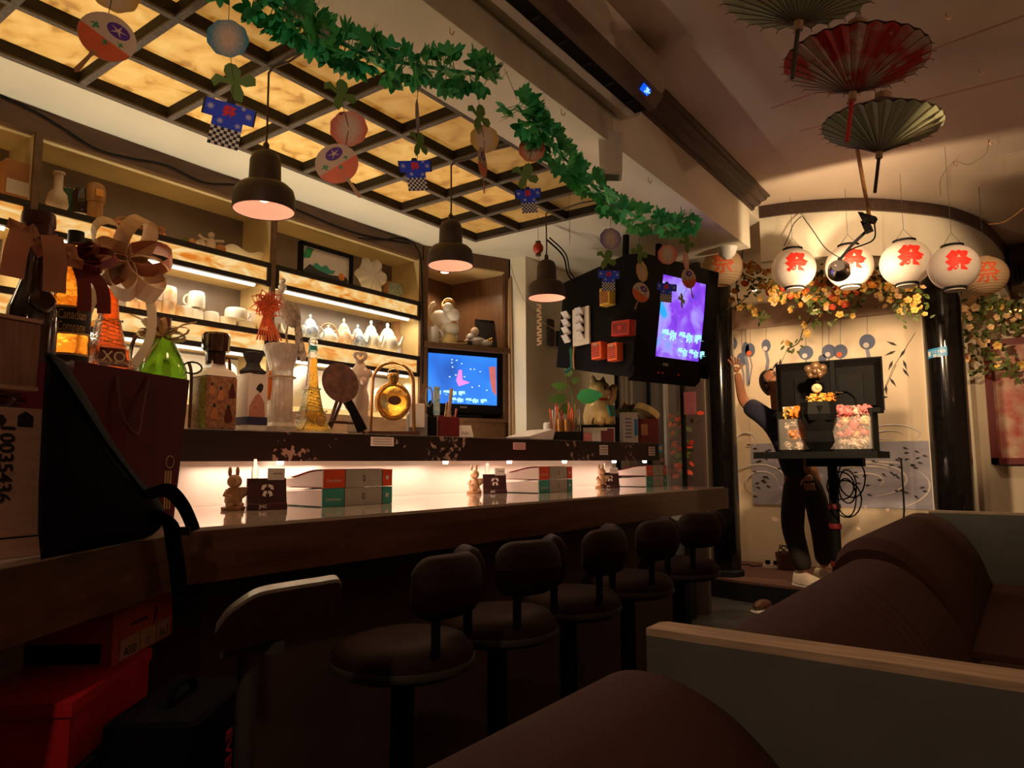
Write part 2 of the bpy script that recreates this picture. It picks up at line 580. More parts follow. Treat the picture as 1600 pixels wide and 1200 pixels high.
mat('petal_cream', (0.80, 0.52, 0.28), 0.6, var=0.2, scale=40)
mat('petal_red', (0.66, 0.07, 0.025), 0.6, var=0.25, scale=40)
mat('petal_orange', (0.78, 0.26, 0.03), 0.6, var=0.25, scale=40)
mat('petal_pink', (0.75, 0.22, 0.22), 0.6, var=0.25, scale=40)
mat('petal_white', (0.70, 0.55, 0.45), 0.6, var=0.15, scale=40)
mat('twig', (0.10, 0.06, 0.03), 0.7)
sheer('paper_green', (0.20, 0.36, 0.08), tr=0.3)
sheer('lantern_paper', (0.86, 0.78, 0.70), tr=0.35)
sheer('lantern_cream', (0.72, 0.50, 0.30), tr=0.3)
sheer('parasol_green', (0.52, 0.56, 0.34), tr=0.4)
sheer('parasol_dark', (0.10, 0.055, 0.035), tr=0.1)
sheer('gauze', (0.72, 0.60, 0.46), tr=0.45)
sheer('ribbon_cream', (0.88, 0.68, 0.48), tr=0.35)
sheer('ribbon_rose', (0.70, 0.33, 0.22), tr=0.25)
sheer('ribbon_red', (0.26, 0.025, 0.025), tr=0.2)
sheer('raffia', (0.55, 0.34, 0.12), tr=0.2)
glow('ceiling_amber', [(0.40, 0.15, 0.02), (0.72, 0.34, 0.06), (0.88, 0.50, 0.13)], [0.34, 0.44, 0.66], 13, 0.54, base=(0.3, 0.2, 0.08), rand=0.16)
glow('marble_panel', [(0.70, 0.17, 0.01), (0.86, 0.44, 0.10), (0.95, 0.72, 0.34)], [0.33, 0.47, 0.64], 11, 0.52, base=(0.3, 0.2, 0.1), stretch=(1, 0.7, 2.0), dist=1.2)


def chipped(name):
    m, nt, b = nodes(name)
    tc = nt.nodes.new('ShaderNodeTexCoord')
    no = nt.nodes.new('ShaderNodeTexNoise'); no.inputs['Scale'].default_value = 38; no.inputs['Detail'].default_value = 3
    no2 = nt.nodes.new('ShaderNodeTexNoise'); no2.inputs['Scale'].default_value = 3.5
    nt.links.new(tc.outputs['Object'], no.inputs['Vector']); nt.links.new(tc.outputs['Object'], no2.inputs['Vector'])
    mu = nt.nodes.new('ShaderNodeMath'); mu.operation = 'MULTIPLY'
    nt.links.new(no.outputs['Fac'], mu.inputs[0]); nt.links.new(no2.outputs['Fac'], mu.inputs[1])
    rp = nt.nodes.new('ShaderNodeValToRGB')
    rp.color_ramp.elements[0].position = 0.365; rp.color_ramp.elements[0].color = (0.014, 0.007, 0.005, 1)
    rp.color_ramp.elements[1].position = 0.385; rp.color_ramp.elements[1].color = (0.34, 0.22, 0.17, 1)
    nt.links.new(mu.outputs[0], rp.inputs['Fac']); nt.links.new(rp.outputs['Color'], b.inputs['Base Color'])
    b.inputs['Roughness'].default_value = 0.35


chipped('chipped_black')


def parasol_red(name):
    """white paper with a red band, white blossoms and a little brush writing"""
    m, nt, b = nodes(name)
    tc = nt.nodes.new('ShaderNodeTexCoord')
    no = nt.nodes.new('ShaderNodeTexNoise'); no.inputs['Scale'].default_value = 6.0; no.inputs['Detail'].default_value = 4
    nt.links.new(tc.outputs['Object'], no.inputs['Vector'])
    rp = nt.nodes.new('ShaderNodeValToRGB')
    rp.color_ramp.elements[0].position = 0.47; rp.color_ramp.elements[0].color = (0.62, 0.035, 0.022, 1)
    rp.color_ramp.elements[1].position = 0.56; rp.color_ramp.elements[1].color = (0.66, 0.48, 0.38, 1)
    nt.links.new(no.outputs['Fac'], rp.inputs['Fac'])
    vo = nt.nodes.new('ShaderNodeTexVoronoi'); vo.inputs['Scale'].default_value = 15
    nt.links.new(tc.outputs['Object'], vo.inputs['Vector'])
    r2 = nt.nodes.new('ShaderNodeValToRGB')
    r2.color_ramp.elements[0].position = 0.16; r2.color_ramp.elements[0].color = (1, 1, 1, 1)
    r2.color_ramp.elements[1].position = 0.20; r2.color_ramp.elements[1].color = (0, 0, 0, 1)
    nt.links.new(vo.outputs['Distance'], r2.inputs['Fac'])
    mx = nt.nodes.new('ShaderNodeMixRGB')
    nt.links.new(r2.outputs['Color'], mx.inputs[0]); nt.links.new(rp.outputs['Color'], mx.inputs[1]); mx.inputs[2].default_value = (0.70, 0.52, 0.42, 1)
    nt.links.new(mx.outputs[0], b.inputs['Base Color'])
    b.inputs['Roughness'].default_value = 0.6
    t = nt.nodes.new('ShaderNodeBsdfTranslucent')
    nt.links.new(mx.outputs[0], t.inputs['Color'])
    ms = nt.nodes.new('ShaderNodeMixShader'); ms.inputs[0].default_value = 0.35
    nt.links.new(b.outputs[0], ms.inputs[1]); nt.links.new(t.outputs[0], ms.inputs[2])
    nt.links.new(ms.outputs[0], nt.nodes['Material Output'].inputs['Surface'])


parasol_red('parasol_red')
mat('display_blue', (0.0, 0.03, 0.4), 0.3, emit=(0.0, 0.09, 1.0), es=.7)
mat('display_digit', (0.6, 0.9, 1), 0.3, emit=(0.5, 0.95, 1.0), es=.75)
mat('handle_green', (0.05, 0.045, 0.02), 0.5)
mat('paper_cream', (0.66, 0.50, 0.36), 0.7, var=0.05)
mat('pale_blue', (0.45, 0.45, 0.75), 0.6)

def radial(name, col, centre=(0.66, 0.52, 0.40)):
    m, nt, b = nodes(name)
    tc = nt.nodes.new('ShaderNodeTexCoord')
    sub = nt.nodes.new('ShaderNodeVectorMath'); sub.operation = 'SUBTRACT'; sub.inputs[1].default_value = (.5, .5, .5)
    ln = nt.nodes.new('ShaderNodeVectorMath'); ln.operation = 'LENGTH'
    no = nt.nodes.new('ShaderNodeTexNoise'); no.inputs['Scale'].default_value = 14
    ad = nt.nodes.new('ShaderNodeMath'); ad.operation = 'MULTIPLY_ADD'; ad.inputs[1].default_value = .35; ad.inputs[2].default_value = -.17
    a2 = nt.nodes.new('ShaderNodeMath'); a2.operation = 'ADD'
    rp = nt.nodes.new('ShaderNodeValToRGB')
    rp.color_ramp.elements[0].position = .18; rp.color_ramp.elements[0].color = (*centre, 1)
    rp.color_ramp.elements[1].position = .62; rp.color_ramp.elements[1].color = (*col, 1)
    nt.links.new(tc.outputs['Generated'], sub.inputs[0]); nt.links.new(sub.outputs[0], ln.inputs[0])
    nt.links.new(tc.outputs['Generated'], no.inputs['Vector']); nt.links.new(no.outputs['Fac'], ad.inputs[0])
    nt.links.new(ln.outputs['Value'], a2.inputs[0]); nt.links.new(ad.outputs[0], a2.inputs[1])
    nt.links.new(a2.outputs[0], rp.inputs['Fac']); nt.links.new(rp.outputs['Color'], b.inputs['Base Color'])
    b.inputs['Roughness'].default_value = .7


radial('disc_blue', (0.06, 0.26, 0.36))
radial('disc_yellow', (0.66, 0.40, 0.07))
radial('disc_red', (0.72, 0.16, 0.09))
radial('disc_purple', (0.24, 0.17, 0.42))
mat('ac_panel', (0.16, 0.10, 0.075), 0.35)
mat('tape', (0.58, 0.52, 0.40), 0.45, var=0.15, scale=5)
mat('seam_pink', (0.50, 0.26, 0.19), 0.7)
mat('print_navy', (0.10, 0.12, 0.20), 0.7)
mat('print_slate', (0.20, 0.21, 0.28), 0.7)
mat('print_orange', (0.75, 0.12, 0.03), 0.7)
mat('print_pale', (0.62, 0.55, 0.52), 0.7)
mat('mural_sky', (0.72, 0.58, 0.42), 0.75, var=0.04, scale=2)
mat('mural_pond', (0.33, 0.31, 0.38), 0.7, var=0.2, scale=3, stretch=(1, 1, 3))
mat('canvas_blossom', (0.60, 0.42, 0.30), 0.6, col2=(0.45, 0.05, 0.04), scale=9)
mat('bronze', (0.18, 0.10, 0.05), 0.4, metal=0.4, var=0.3, scale=60)
mat('bulb_orange', (1, .5, .2), 0.3, emit=(1.0, .3, .05), es=8)
mat('pink_card', (0.55, 0.16, 0.20), 0.6)
mat('wall_brown', (0.07, 0.04, 0.035), 0.7)
mat('screen_text', (.5, .9, 1), 0.3, emit=(.30, .80, 1.0), es=.85)
glow('screen_purple', [(0.10, 0.04, 0.62), (0.26, 0.05, 0.85), (0.42, 0.32, 1.0), (0.02, 0.42, 0.95)], [0.30, 0.45, 0.58, 0.72], 5.5, 0.62, base=(0.02, 0.02, 0.05), detail=3, dist=0.8)
glow('screen_blue', [(0.01, 0.05, 0.32), (0.02, 0.20, 0.85), (0.04, 0.30, 1.0)], [0.25, 0.42, 0.6], 2.2, 0.62, base=(0.02, 0.02, 0.05), detail=2)
mat('decanter_print', (0.20, 0.07, 0.04), 0.25, col2=(0.42, 0.22, 0.11), scale=70)
mat('indigo', (0.04, 0.035, 0.10), 0.4)
mat('kimono', (0.50, 0.22, 0.15), 0.5, var=0.2, scale=90)
mat('cloth_dark', (0.035, 0.03, 0.03), 0.8, var=0.3)
mat('glass_milk', (0.70, 0.60, 0.52), 0.15, trans=0.35, var=0.15, scale=40, bump=0.3)
mat('amber_solid', (0.85, 0.22, 0.03), 0.15, trans=0.3, var=0.1)
mat('feather', (0.40, 0.33, 0.26), 0.5, var=0.45, scale=70)
mat('tassel', (0.75, 0.15, 0.05), 0.55, var=0.25, scale=80)
mat('fan_dark', (0.06, 0.03, 0.025), 0.45, col2=(0.20, 0.09, 0.06), scale=45)
mat('ceramic_cream', (0.66, 0.50, 0.38), 0.18, var=0.04)
mat('woven_green', (0.55, 0.50, 0.36), 0.7, col2=(0.10, 0.20, 0.12), scale=90)
mat('screen_pink', (.6, .2, .5), .3, emit=(.75, .22, .75), es=.62)
mat('screen_red', (.5, .1, .1), .3, emit=(.45, .13, .12), es=.62)
mat('screen_white', (.8, .8, .9), .3, emit=(.6, .75, 1.0), es=.62)
mat('bowl_yellow', (0.80, 0.62, 0.30), 0.25, var=0.05)
mat('statue_grey', (0.50, 0.48, 0.48), 0.3, var=0.2, scale=40)
mat('spine_grey', (0.46, 0.44, 0.40), 0.5, var=0.05)
mat('orange_book', (0.75, 0.085, 0.025), 0.45, var=0.05)
mat('figurine_tan', (0.58, 0.33, 0.18), 0.45, var=0.2, scale=40)
mat('holder_maroon', (0.055, 0.018, 0.018), 0.3, var=0.2)
mat('pouch_red', (0.08, 0.012, 0.016), 0.25, var=0.2)
mat('shoe_red', (0.42, 0.05, 0.022), 0.6)
mat('box_red', (0.55, 0.012, 0.02), 0.5)
mat('red_dull', (0.70, 0.03, 0.07), 0.6)
mat('red_ball', (0.42, 0.04, 0.02), 0.4)
# ================================================================ the room
ZB, ZU = 2.33, 2.65           # ceiling over the bar, ceiling over the booths
BX = -1.2575                  # face of the drop between them
struct(MB().bb((-3.4, -2.2, -0.06), (2.3, 7.0, 0)).build('floor', 'floor_dark'))
struct(MB().bb((BX, -2.2, ZU), (2.3, 7.0, ZU + 0.05)).build('ceiling', 'upper_ceiling'))
m = MB()
m.bb((-3.4, -2.2, ZB), (-2.492, 4.14, ZU)).bb((-1.573, -2.2, ZB), (BX, 4.14, ZU))
m.bb((-2.492, 3.082, ZB), (-1.573, 4.14, ZU)).bb((-2.492, -2.2, ZB), (-1.573, -0.235, ZU)).bb((-2.492, -0.235, 2.42), (-1.573, 3.082, ZU))
struct(m.build('ceiling_lower', 'cream_paint'))
struct(MB().bb((-3.4, -2.2, 0), (-3.02, 7, 2.7)).build('wall_left', 'wall_dark'))
struct(MB().bb((-3.02, 6.75, 0), (2.3, 6.9, 2.7)).build('wall_back', 'wall_cream'))
struct(MB().bb((2.2, -2.2, 0), (2.3, 6.75, 2.7)).build('wall_right', 'wall_cream'))
struct(MB().bb((-3.02, -2.3, 0), (2.2, -2.2, 2.7)).build('wall_near', 'wall_dark'))
struct(MB().bb((-3.02, 5.6, 0), (-2.36, 6.75, 2.6)).build('wall_stage', 'wall_cream'))
# moulding along the drop
prof = [(0, 0), (0.016, 0.006), (0.018, 0.02), (0.05, 0.03), (0.056, 0.042), (0.088, 0.05), (0.092, 0.062), (0.110, 0.066), (0.110, 0.075), (0, 0.075)]
struct(MB().prism(prof, 6.5, (BX, 4.2, ZU - 0.075), (1, 0, 0), (0, 0, 1)).build('trim_1', 'trim_brown'))
# pillar between corner cabinet and the TV corner
struct(MB().bb((-2.53, 3.475, 0), (-2.415, 4.9, ZB)).build('wall_pillar', 'cream_paint'))
# stage: platform, canopy, trim band, columns
front = [(-2.36, 5.78), (-2.16, 5.70), (-1.9, 5.62), (-1.5, 5.58), (-1.1, 5.68), (-0.7, 5.95), (-0.35, 6.35), (-0.2, 6.75), (-2.36, 6.75)]
st = thing('stage_platform', 'low carpeted curved stage with a black front, under the lanterns', 'stage')
MB().prism([(a, b + 0.004) for a, b in front], 0.02, (0, 0, 0.132)).build('carpet', 'stage_carpet', st)
MB().prism(front, 0.135, (0, 0, 0)).build('base', 'black_matt', st)


def arc(pts, n=8):
    """smooth curve through pts"""
    out = []
    q = [pts[0]] + list(pts) + [pts[-1]]
    for i in range(1, len(q) - 2):
        a, b, c, d = [Vector((*p, 0)[:3]) if len(p) == 2 else Vector(p) for p in q[i - 1:i + 3]]
        for k in range(n):
            t = k / n
            out.append(0.5 * ((2 * b) + (c - a) * t + (2 * a - 5 * b + 4 * c - d) * t * t + (3 * b - a - 3 * c + d) * t ** 3))
    out.append(Vector((*pts[-1], 0)[:3]) if len(pts[-1]) == 2 else Vector(pts[-1]))
    return out


edge = [(v.x, v.y) for v in arc([(-1.262, 4.36), (-1.03, 4.42), (-0.71, 4.60), (-0.41, 4.93), (-0.257, 5.2), (-0.14, 5.6), (-0.06, 6.2), (-0.04, 6.75)])]
struct(MB().prism(edge + [(-2.4, 6.75), (-2.4, 4.145), (BX - 0.005, 4.145)], 0.09, (0, 0, 2.56), tri=True).build('ceiling_canopy', 'cream_paint'))
m = MB()
for i in range(len(edge) - 1):
    a, b = Vector((*edge[i], 0)), Vector((*edge[i + 1], 0))
    d = (b - a).normalized(); n = Vector((-d.y, d.x, 0)) * 0.05
    m.add([(*p.xy, z) for z in (2.30, 2.56) for p in (a, b, b + n, a + n)], [(0, 1, 2, 3), (4, 7, 6, 5), (3, 2, 6, 7), (0, 4, 5, 1), (0, 3, 7, 4), (1, 5, 6, 2)])
struct(m.build('wall_fascia', 'cream_paint'))
struct(MB().bb((-2.36, 6.73, 2.33), (-0.60, 6.75, 2.56)).build('trim_8', 'wall_rose'))
edge2 = [(a + 0.012, b - 0.014) for a, b in edge]
m = MB()
for i in range(len(edge) - 1):
    a, b, c, d = edge[i], edge[i + 1], edge2[i + 1], edge2[i]
    m.add([(*p, z) for z in (2.575, 2.648) for p in (a, b, c, d)], [(0, 1, 2, 3), (4, 7, 6, 5), (3, 2, 6, 7), (0, 4, 5, 1), (0, 3, 7, 4), (1, 5, 6, 2)])
struct(m.build('trim_2', 'trim_brown'))
for nm, cx, cy, r, lab in (('column', -2.085, 5.86, 0.125, 'glossy black round column the man leans on, beside the hanging television'),
                           ('column', -0.447, 5.86, 0.125, 'glossy black round column with a blue sticker, right of the stage')):
    c = thing(nm, lab, 'column', (cx, cy, 0.13))
    MB().lathe([(r, 0.02), (r, 2.428)], 40).build('shaft', 'black_gloss', c, 40)
    MB().lathe([(r + 0.02, 0.02), (r + 0.02, 0.06), (r + 0.004, 0.075)], 40).build('base_ring', 'black_matt', c, 40)
    if cx > -1:
        a0 = math.atan2(-5.86, 0.447) - 0.35
        zz = P(1467, 552, y=5.75).z - 0.13

        def cs(a, z, k=1.012):
            return (r * k * math.cos(a), r * k * math.sin(a), z)
        MB().grid(lambda u, v: cs(a0 - 0.55 + 1.05 * u, zz - 0.032 + 0.064 * v + 0.012 * u), 12, 1).build('sticker', 'blue_sticker', c)
        s = MB()
        vs_, fs_ = glyphs('マスク着用', 0.01)
        xs = [v[0] for v in vs_]
        s.add([cs(a0 - 0.30 + 0.72 * (v[0] / max(xs)), zz - 0.008 + 0.026 * v[1] + 0.01, 1.02) for v in vs_], fs_)
        vs_, fs_ = glyphs('禁止', 0.02)
        xs = [v[0] for v in vs_]
        s.add([cs(a0 - 0.22 + 0.42 * (v[0] / max(xs)), zz - 0.030 + 0.026 * v[1] + 0.004, 1.02) for v in vs_], fs_)
        s.build('sticker_text', 'white', c)
        MB().grid(lambda u, v: cs(a0 - 0.50 + 0.16 * u, zz - 0.018 + 0.036 * v, 1.025), 3, 1).build('sticker_badge', 'paper', c)
for x_, n_ in ((-1.85, 'left'), (-1.0, 'right')):  # fixtures for the added downlights over the mural
    dlt = thing('added_downlight', 'added fill downlight hidden in the stage canopy, %s of the pair' % n_, 'downlight', (x_, 6.15, 2.5595), group='added canopy downlights')
    MB().shell([(.05, -.001), (.062, -.008), (.062, 0)], 20).build('ring', 'white', dlt, 40)
    MB().lathe([(.02, -.006), (.022, -.001)], 14).build('bulb', 'bulb', dlt, 40)
# wall edge strips beside the right column
struct(MB().bb((-0.66, 6.70, 0.15), (-0.60, 6.75, 2.3)).build('trim_3', 'cream_paint'))
struct(MB().bb((-0.39, 6.72, 0), (-0.35, 6.75, 2.3)).build('trim_4', 'cream_paint'))
# dark duct grille and beam on the far right
struct(MB().bb((-0.03, 6.25, 2.34), (2.2, 6.75, 2.65)).build('trim_5', 'trim_brown'))
g = thing('air_grille', 'dark ventilation grille high at the right wall', 'grille', (0.1, 6.24, 2.44))
for k in range(16):
    MB().box((-0.1 + k * 0.028, 0, 0), (0.012, 0.02, 0.12)).build('slat', 'black_matt', g)
MB().box((0.11, 0.008, 0), (0.48, 0.01, 0.15)).build('backing', 'dark_grey', g)

# ---------------------------------------------------------------- lattice ceiling with lit panels
lat = thing('ceiling_lattice', 'dark wooden ceiling grid with backlit amber panels above the bar', 'ceiling grid', (-2.03, 1.42, ZB))
XS = [-2.48, -2.18, -1.88, -1.585]
YS = [-0.224 + 0.3 * k for k in range(12)]
ox, oy = -2.03, 1.42
pm = None
for i in range(3):
    for j in range(11):
        cx, cy = (XS[i] + XS[i + 1]) / 2 - ox, (YS[j] + YS[j + 1]) / 2 - oy
        if pm is None:
            p = MB().box((0, 0, 0), (0.286, 0.286, 0.006)).build('ceiling_panel', 'ceiling_amber', lat)
            pm = p.data
        else:
            p = bpy.data.objects.new('ceiling_panel', pm)
            COL.objects.link(p); p.parent = lat
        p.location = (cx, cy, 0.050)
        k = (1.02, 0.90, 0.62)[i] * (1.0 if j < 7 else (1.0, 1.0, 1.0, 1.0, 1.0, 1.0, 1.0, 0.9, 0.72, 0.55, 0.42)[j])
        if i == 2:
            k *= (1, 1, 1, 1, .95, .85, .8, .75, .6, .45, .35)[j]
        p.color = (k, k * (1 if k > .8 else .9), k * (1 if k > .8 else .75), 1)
for x in XS:
    b = MB().mat(1).box((0, 0, 0.030), (0.016, 3.32, 0.046)).mat(0).box((0, 0, 0.004), (0.020, 3.32, 0.007))
    b = b.build('lattice_bar', ['lattice_wood', 'lattice_dark'], lat)
    b.location = (x - ox, 1.426 - oy, 0)
bm_ = None
for y in YS:
    if bm_ is None:
        b = MB().mat(1).box((0, 0, 0.030), (0.91, 0.016, 0.046)).mat(0).box((0, 0, 0.0045), (0.91, 0.022, 0.007)).build('lattice_bar', ['lattice_wood', 'lattice_dark'], lat)
        bm_ = b.data
    else:
        b = bpy.data.objects.new('lattice_bar', bm_)
        COL.objects.link(b); b.parent = lat
    b.location = (-2.0325 - ox, y - oy, 0)

# ---------------------------------------------------------------- back bar shelves
SX, SB = -2.762, -2.995
sh = thing('display_shelf', 'built-in back bar shelving with lit marbled fronts behind the bottles', 'shelf', (SX, 1.45, 0))


def shp(a, b):
    return (a[0] - SX, a[1] - 1.45, a[2]), (b[0] - SX, b[1] - 1.45, b[2])


def shbox(name, mt, a, b):
    return MB().bb(*shp(a, b)).build(name, mt, sh)


shbox('fascia', 'shelf_wood', (SX - 0.03, -0.6, 2.24), (SX, 2.935, 2.329))
shbox('top_board', 'shelf_cream', (SB, -0.6, 2.235), (SX - 0.03, 2.93, 2.26))
shbox('back_panel', 'shelf_back', (SB - 0.02, -0.6, 0.9), (SB, 2.935, 2.3))
for y in (-0.02, 0.965, 1.94, 2.93):
    shbox('divider_panel', 'shelf_cream', (SB, y - 0.012, 1.33), (SX - 0.012, y + 0.008, 2.24))
    shbox('divider_edge', 'shelf_wood', (SX - 0.012, y - 0.012, 1.0), (SX + 0.004, y + 0.012, 2.24))
for (y0, y1) in ((-0.01, 0.951), (0.977, 1.926), (1.952, 2.916)):
    for (z1, z0) in ((1.989, 1.882), (1.674, 1.558)):
        shbox('shelf_board', 'lit_glass', (SB, y0, z1 - 0.022), (SX - 0.016, y1, z1))
        fr = MB()
        for a, b in (((SX - 0.016, y0, z1 - 0.024), (SX + 0.006, y1, z1)), ((SX - 0.016, y0, z0), (SX + 0.006, y1, z0 + 0.022)),
                     ((SX - 0.016, y0, z0), (SX + 0.005, y0 + 0.018, z1)), ((SX - 0.016, y1 - 0.018, z0), (SX + 0.005, y1, z1))):
            fr.bb(*shp(a, b))
        fr.build('light_box_frame', 'shelf_black', sh)
        shbox('lit_panel', 'marble_panel', (SX - 0.010, y0 + 0.01, z0 + 0.01), (SX - 0.004, y1 - 0.01, z1 - 0.01))
        shbox('under_board', 'shelf_cream', (SB, y0, z0 + 0.014), (SX - 0.1, y1, z0 + 0.024))
        t = MB().cyl(*[Vector(p) for p in shp((SX - 0.035, y0 + 0.06, z0 + 0.004), (SX - 0.035, y1 - 0.06, z0 + 0.004))], 0.012, n=10)
        t.build('fluorescent_tube', 'tube_lamp', sh, 40)
        shbox('tube_fitting', 'white', (SX - 0.075, y0 + 0.03, z0 + 0.012), (SX - 0.02, y1 - 0.03, z0 + 0.022))
shbox('rear_lining', 'white', (SB, -0.6, 1.33), (SB + 0.004, 2.92, 1.56))
shbox('work_top', 'shelf_cream', (SB, -0.6, 1.315), (SX + 0.06, 2.93, 1.335))
shbox('base_front', 'shelf_wood', (SX + 0.0, -0.6, 0), (SX + 0.02, 2.935, 1.315))
# corner cabinet: diagonal front from the shelf end to the pillar
A2, B2 = Vector((SX, 2.945, 0)), Vector((-2.535, 3.465, 0))
dv = (B2 - A2)
LC = dv.length
cab = thing('corner_cabinet', 'brown wooden corner cabinet holding statues above a small television', 'cabinet', (SX, 2.945, 0), math.atan2(dv.y, dv.x))


def cb(name, mt, x0, x1, y0, y1, z0, z1):
    return MB().bb((x0, y0, z0), (x1, y1, z1)).build(name, mt, cab)


cb('top_rail', 'shelf_wood', 0, LC, 0, 0.03, 2.245, 2.329)
cb('side_post', 'shelf_wood', 0, 0.028, 0, 0.03, 0, 2.245)
cb('side_post', 'shelf_wood', LC - 0.028, LC, 0, 0.03, 0, 2.245)
cb('middle_shelf', 'shelf_wood', 0.0, LC, -0.02, 0.30, 1.735, 1.765)
cb('lower_front', 'shelf_wood', 0.0, LC, 0, 0.03, 0, 1.33)
cb('lower_shelf', 'shelf_wood', 0.0, LC, -0.01, 0.30, 1.315, 1.335)
Mi = Matrix.Rotation(-math.atan2(dv.y, dv.x), 4, 'Z') @ Matrix.Translation(-Vector((SX, 2.945, 0)))


def wall_part(name, mt, a, b, z0, z1, th=0.012):
    a, b = Mi @ Vector((*a, 0)), Mi @ Vector((*b, 0))
    d = (b - a).normalized(); n = Vector((-d.y, d.x, 0)) * th
    m = MB().add([(*p.xy, z) for z in (z0, z1) for p in (a, b, b + n, a + n)], [(0, 3, 2, 1), (4, 5, 6, 7), (0, 1, 5, 4), (1, 2, 6, 5), (2, 3, 7, 6), (3, 0, 4, 7)])
    return m.build(name, mt, cab)


wall_part('back_panel', 'cabinet_wood', (-3.0, 2.95), (-3.0, 3.475), 1.3, 2.25)
wall_part('back_panel', 'cabinet_wood', (-3.0, 3.47), (-2.54, 3.47), 1.3, 2.25)
tp = [Mi @ Vector((x, y, 0)) for x, y in ((SX, 2.96), (-2.545, 3.455), (-2.545, 3.47), (-3.0, 3.47), (-3.0, 2.96))]
MB().prism([(p.x, p.y) for p in tp], 0.012, (0, 0, 2.236)).build('inner_ceiling', 'shelf_cream', cab)
dl = Mi @ Vector((-2.80, 3.17, 0))
MB().lathe([(0.036, 2.226), (0.036, 2.236)], 20, (dl.x, dl.y, 0)).build('downlight_ring', 'chrome', cab, 40)
MB().lathe([(0.024, 2.222), (0.026, 2.227)], 16, (dl.x, dl.y, 0)).build('downlight_bulb', 'bulb', cab, 40)

# ---------------------------------------------------------------- bar counter, ledge
NEAR = (-1.487, 0.863)
cnt = [(-1.383, 3.97), (-1.99, 4.0), (-2.14, 4.0), (-2.26, 1.21), (-1.62, 0.25), (-1.28, -0.25), (-0.64, -0.40), NEAR]
bar = thing('bar_counter', 'long bar counter with a thick brown wooden edge and glossy glass top', 'counter')
slab = [(-1.383, 3.97), (-2.14, 4.0), (-2.26, 1.21), (-1.66, 0.25), (-1.40, -0.15), (-0.822, -0.15), NEAR]
MB().prism(slab, 0.113, (0, 0, 0.818), tri=True).build('wooden_top', 'counter_wood', bar)
ins = [(-1.398, 3.95), (-2.125, 3.98), (-2.243, 1.22), (-1.64, 0.26), (-1.38, -0.12), (-0.86, -0.12), (-1.504, 0.872)]
MB().prism(ins, 0.0065, (0, 0, 0.931), tri=True).build('glass_top', 'counter_glass', bar)
body = [(-1.70, 3.9), (-2.1, 3.95), (-2.2, 1.25), (-2.0, 0.90), (-1.80, 0.90), (-1.70, 1.02)]
MB().prism(body, 0.82, (0, 0, 0), tri=True).build('front_body', 'wall_dark', bar)
LA, LB, LC0 = Vector((-2.20, 1.20, 0)), Vector((-1.86, 4.12, 0)), Vector((-1.60, 0.30, 0))


def strip(name, mt, a, b, off0, off1, z0, z1, parent):
    d = (b - a).normalized(); n = Vector((d.y, -d.x, 0))        # toward the room
    q = [a + n * off0, b + n * off0, b + n * off1, a + n * off1]
    return MB().add([(*p.xy, z) for z in (z0, z1) for p in q], [(0, 3, 2, 1), (4, 5, 6, 7), (0, 1, 5, 4), (1, 2, 6, 5), (2, 3, 7, 6), (3, 0, 4, 7)]).build(name, mt, parent)


led = thing('bar_ledge', 'raised black bar ledge with chipped paint carrying bottles and knick-knacks', 'ledge', (0, 0, 0))
for a, b in ((LA, LB), (LC0, LA)):
    strip('front_board', 'chipped_black', a, b, -0.03, 0.0, 1.085, 1.19, led)
    strip('ledge_board', 'shelf_black', a, b, -0.26, -0.03, 1.16, 1.186, led)
    strip('glass_sheet', 'pane', a, b, -0.26, 0.004, 1.187, 1.193, led)
MB().prism([(-2.225, 1.21), (-2.125, 4.0), (-2.145, 4.0), (-2.245, 1.21)], 0.2245, (0, 0, 0.9378)).build('backsplash', 'backsplash', led)
MB().prism([(-1.66, 0.33), (-2.225, 1.21), (-2.245, 1.21), (-1.68, 0.32)], 0.2245, (0, 0, 0.9378)).build('backsplash', 'backsplash', led)
for t in (0.13, 0.40, 0.54, 0.685, 0.84, 0.95):
    q = LA.lerp(LB, t)
    MB().lathe([(0.011, 1.072), (0.013, 1.084)], 12, (q.x - 0.015, q.y, 0)).build('led_spot', 'led', led, 40)
# paper notices on the ledge front
for px, py, w, h in ((597, 690, 34, 14), (811, 697, 22, 11), (943, 703, 17, 15), (1018, 705, 14, 14)):
    p = hit(px, py, LA, LB)
    k = mpx(p)
    d = (LB - LA).normalized(); n = Vector((d.y, -d.x, 0))
    tg = MB().box((0, 0, 0), (w * k * 1.3, 0.0015, h * k)).build('notice_label', 'paper')
    tg.location = p + n * 0.002
    tg.rotation_euler = (0, 0, math.atan2(d.y, d.x))
    tag(tg, {597: 'wide white notice label on the ledge front below the fan stand', 811: 'white notice label on the ledge front right of the cabinet television',
             943: 'square white label on the ledge front below the lucky cat', 1018: 'small white label near the far end of the ledge'}[px], 'label')
    for r in range(3):
        MB().box((0, -0.0012, (r - 1) * h * k * 0.28), (w * k * 1.05, 0.0008, h * k * 0.10)).build('print_line', 'grey_ink', tg)
p = hit(1031, 701, LA, LB)
st_ = tag(MB().box((0, 0, 0), (0.05, 0.002, 0.045)).mat(1).box((0, -0.001, 0.004), (0.03, 0.002, 0.02)).build('sticker', ['blue_sticker', 'yellow']), 'small blue and yellow sticker at the ledge end', 'sticker')
st_.location = p + Vector((0.004, 0, 0)); st_.rotation_euler = (0, 0, math.atan2((LB - LA).y, (LB - LA).x))


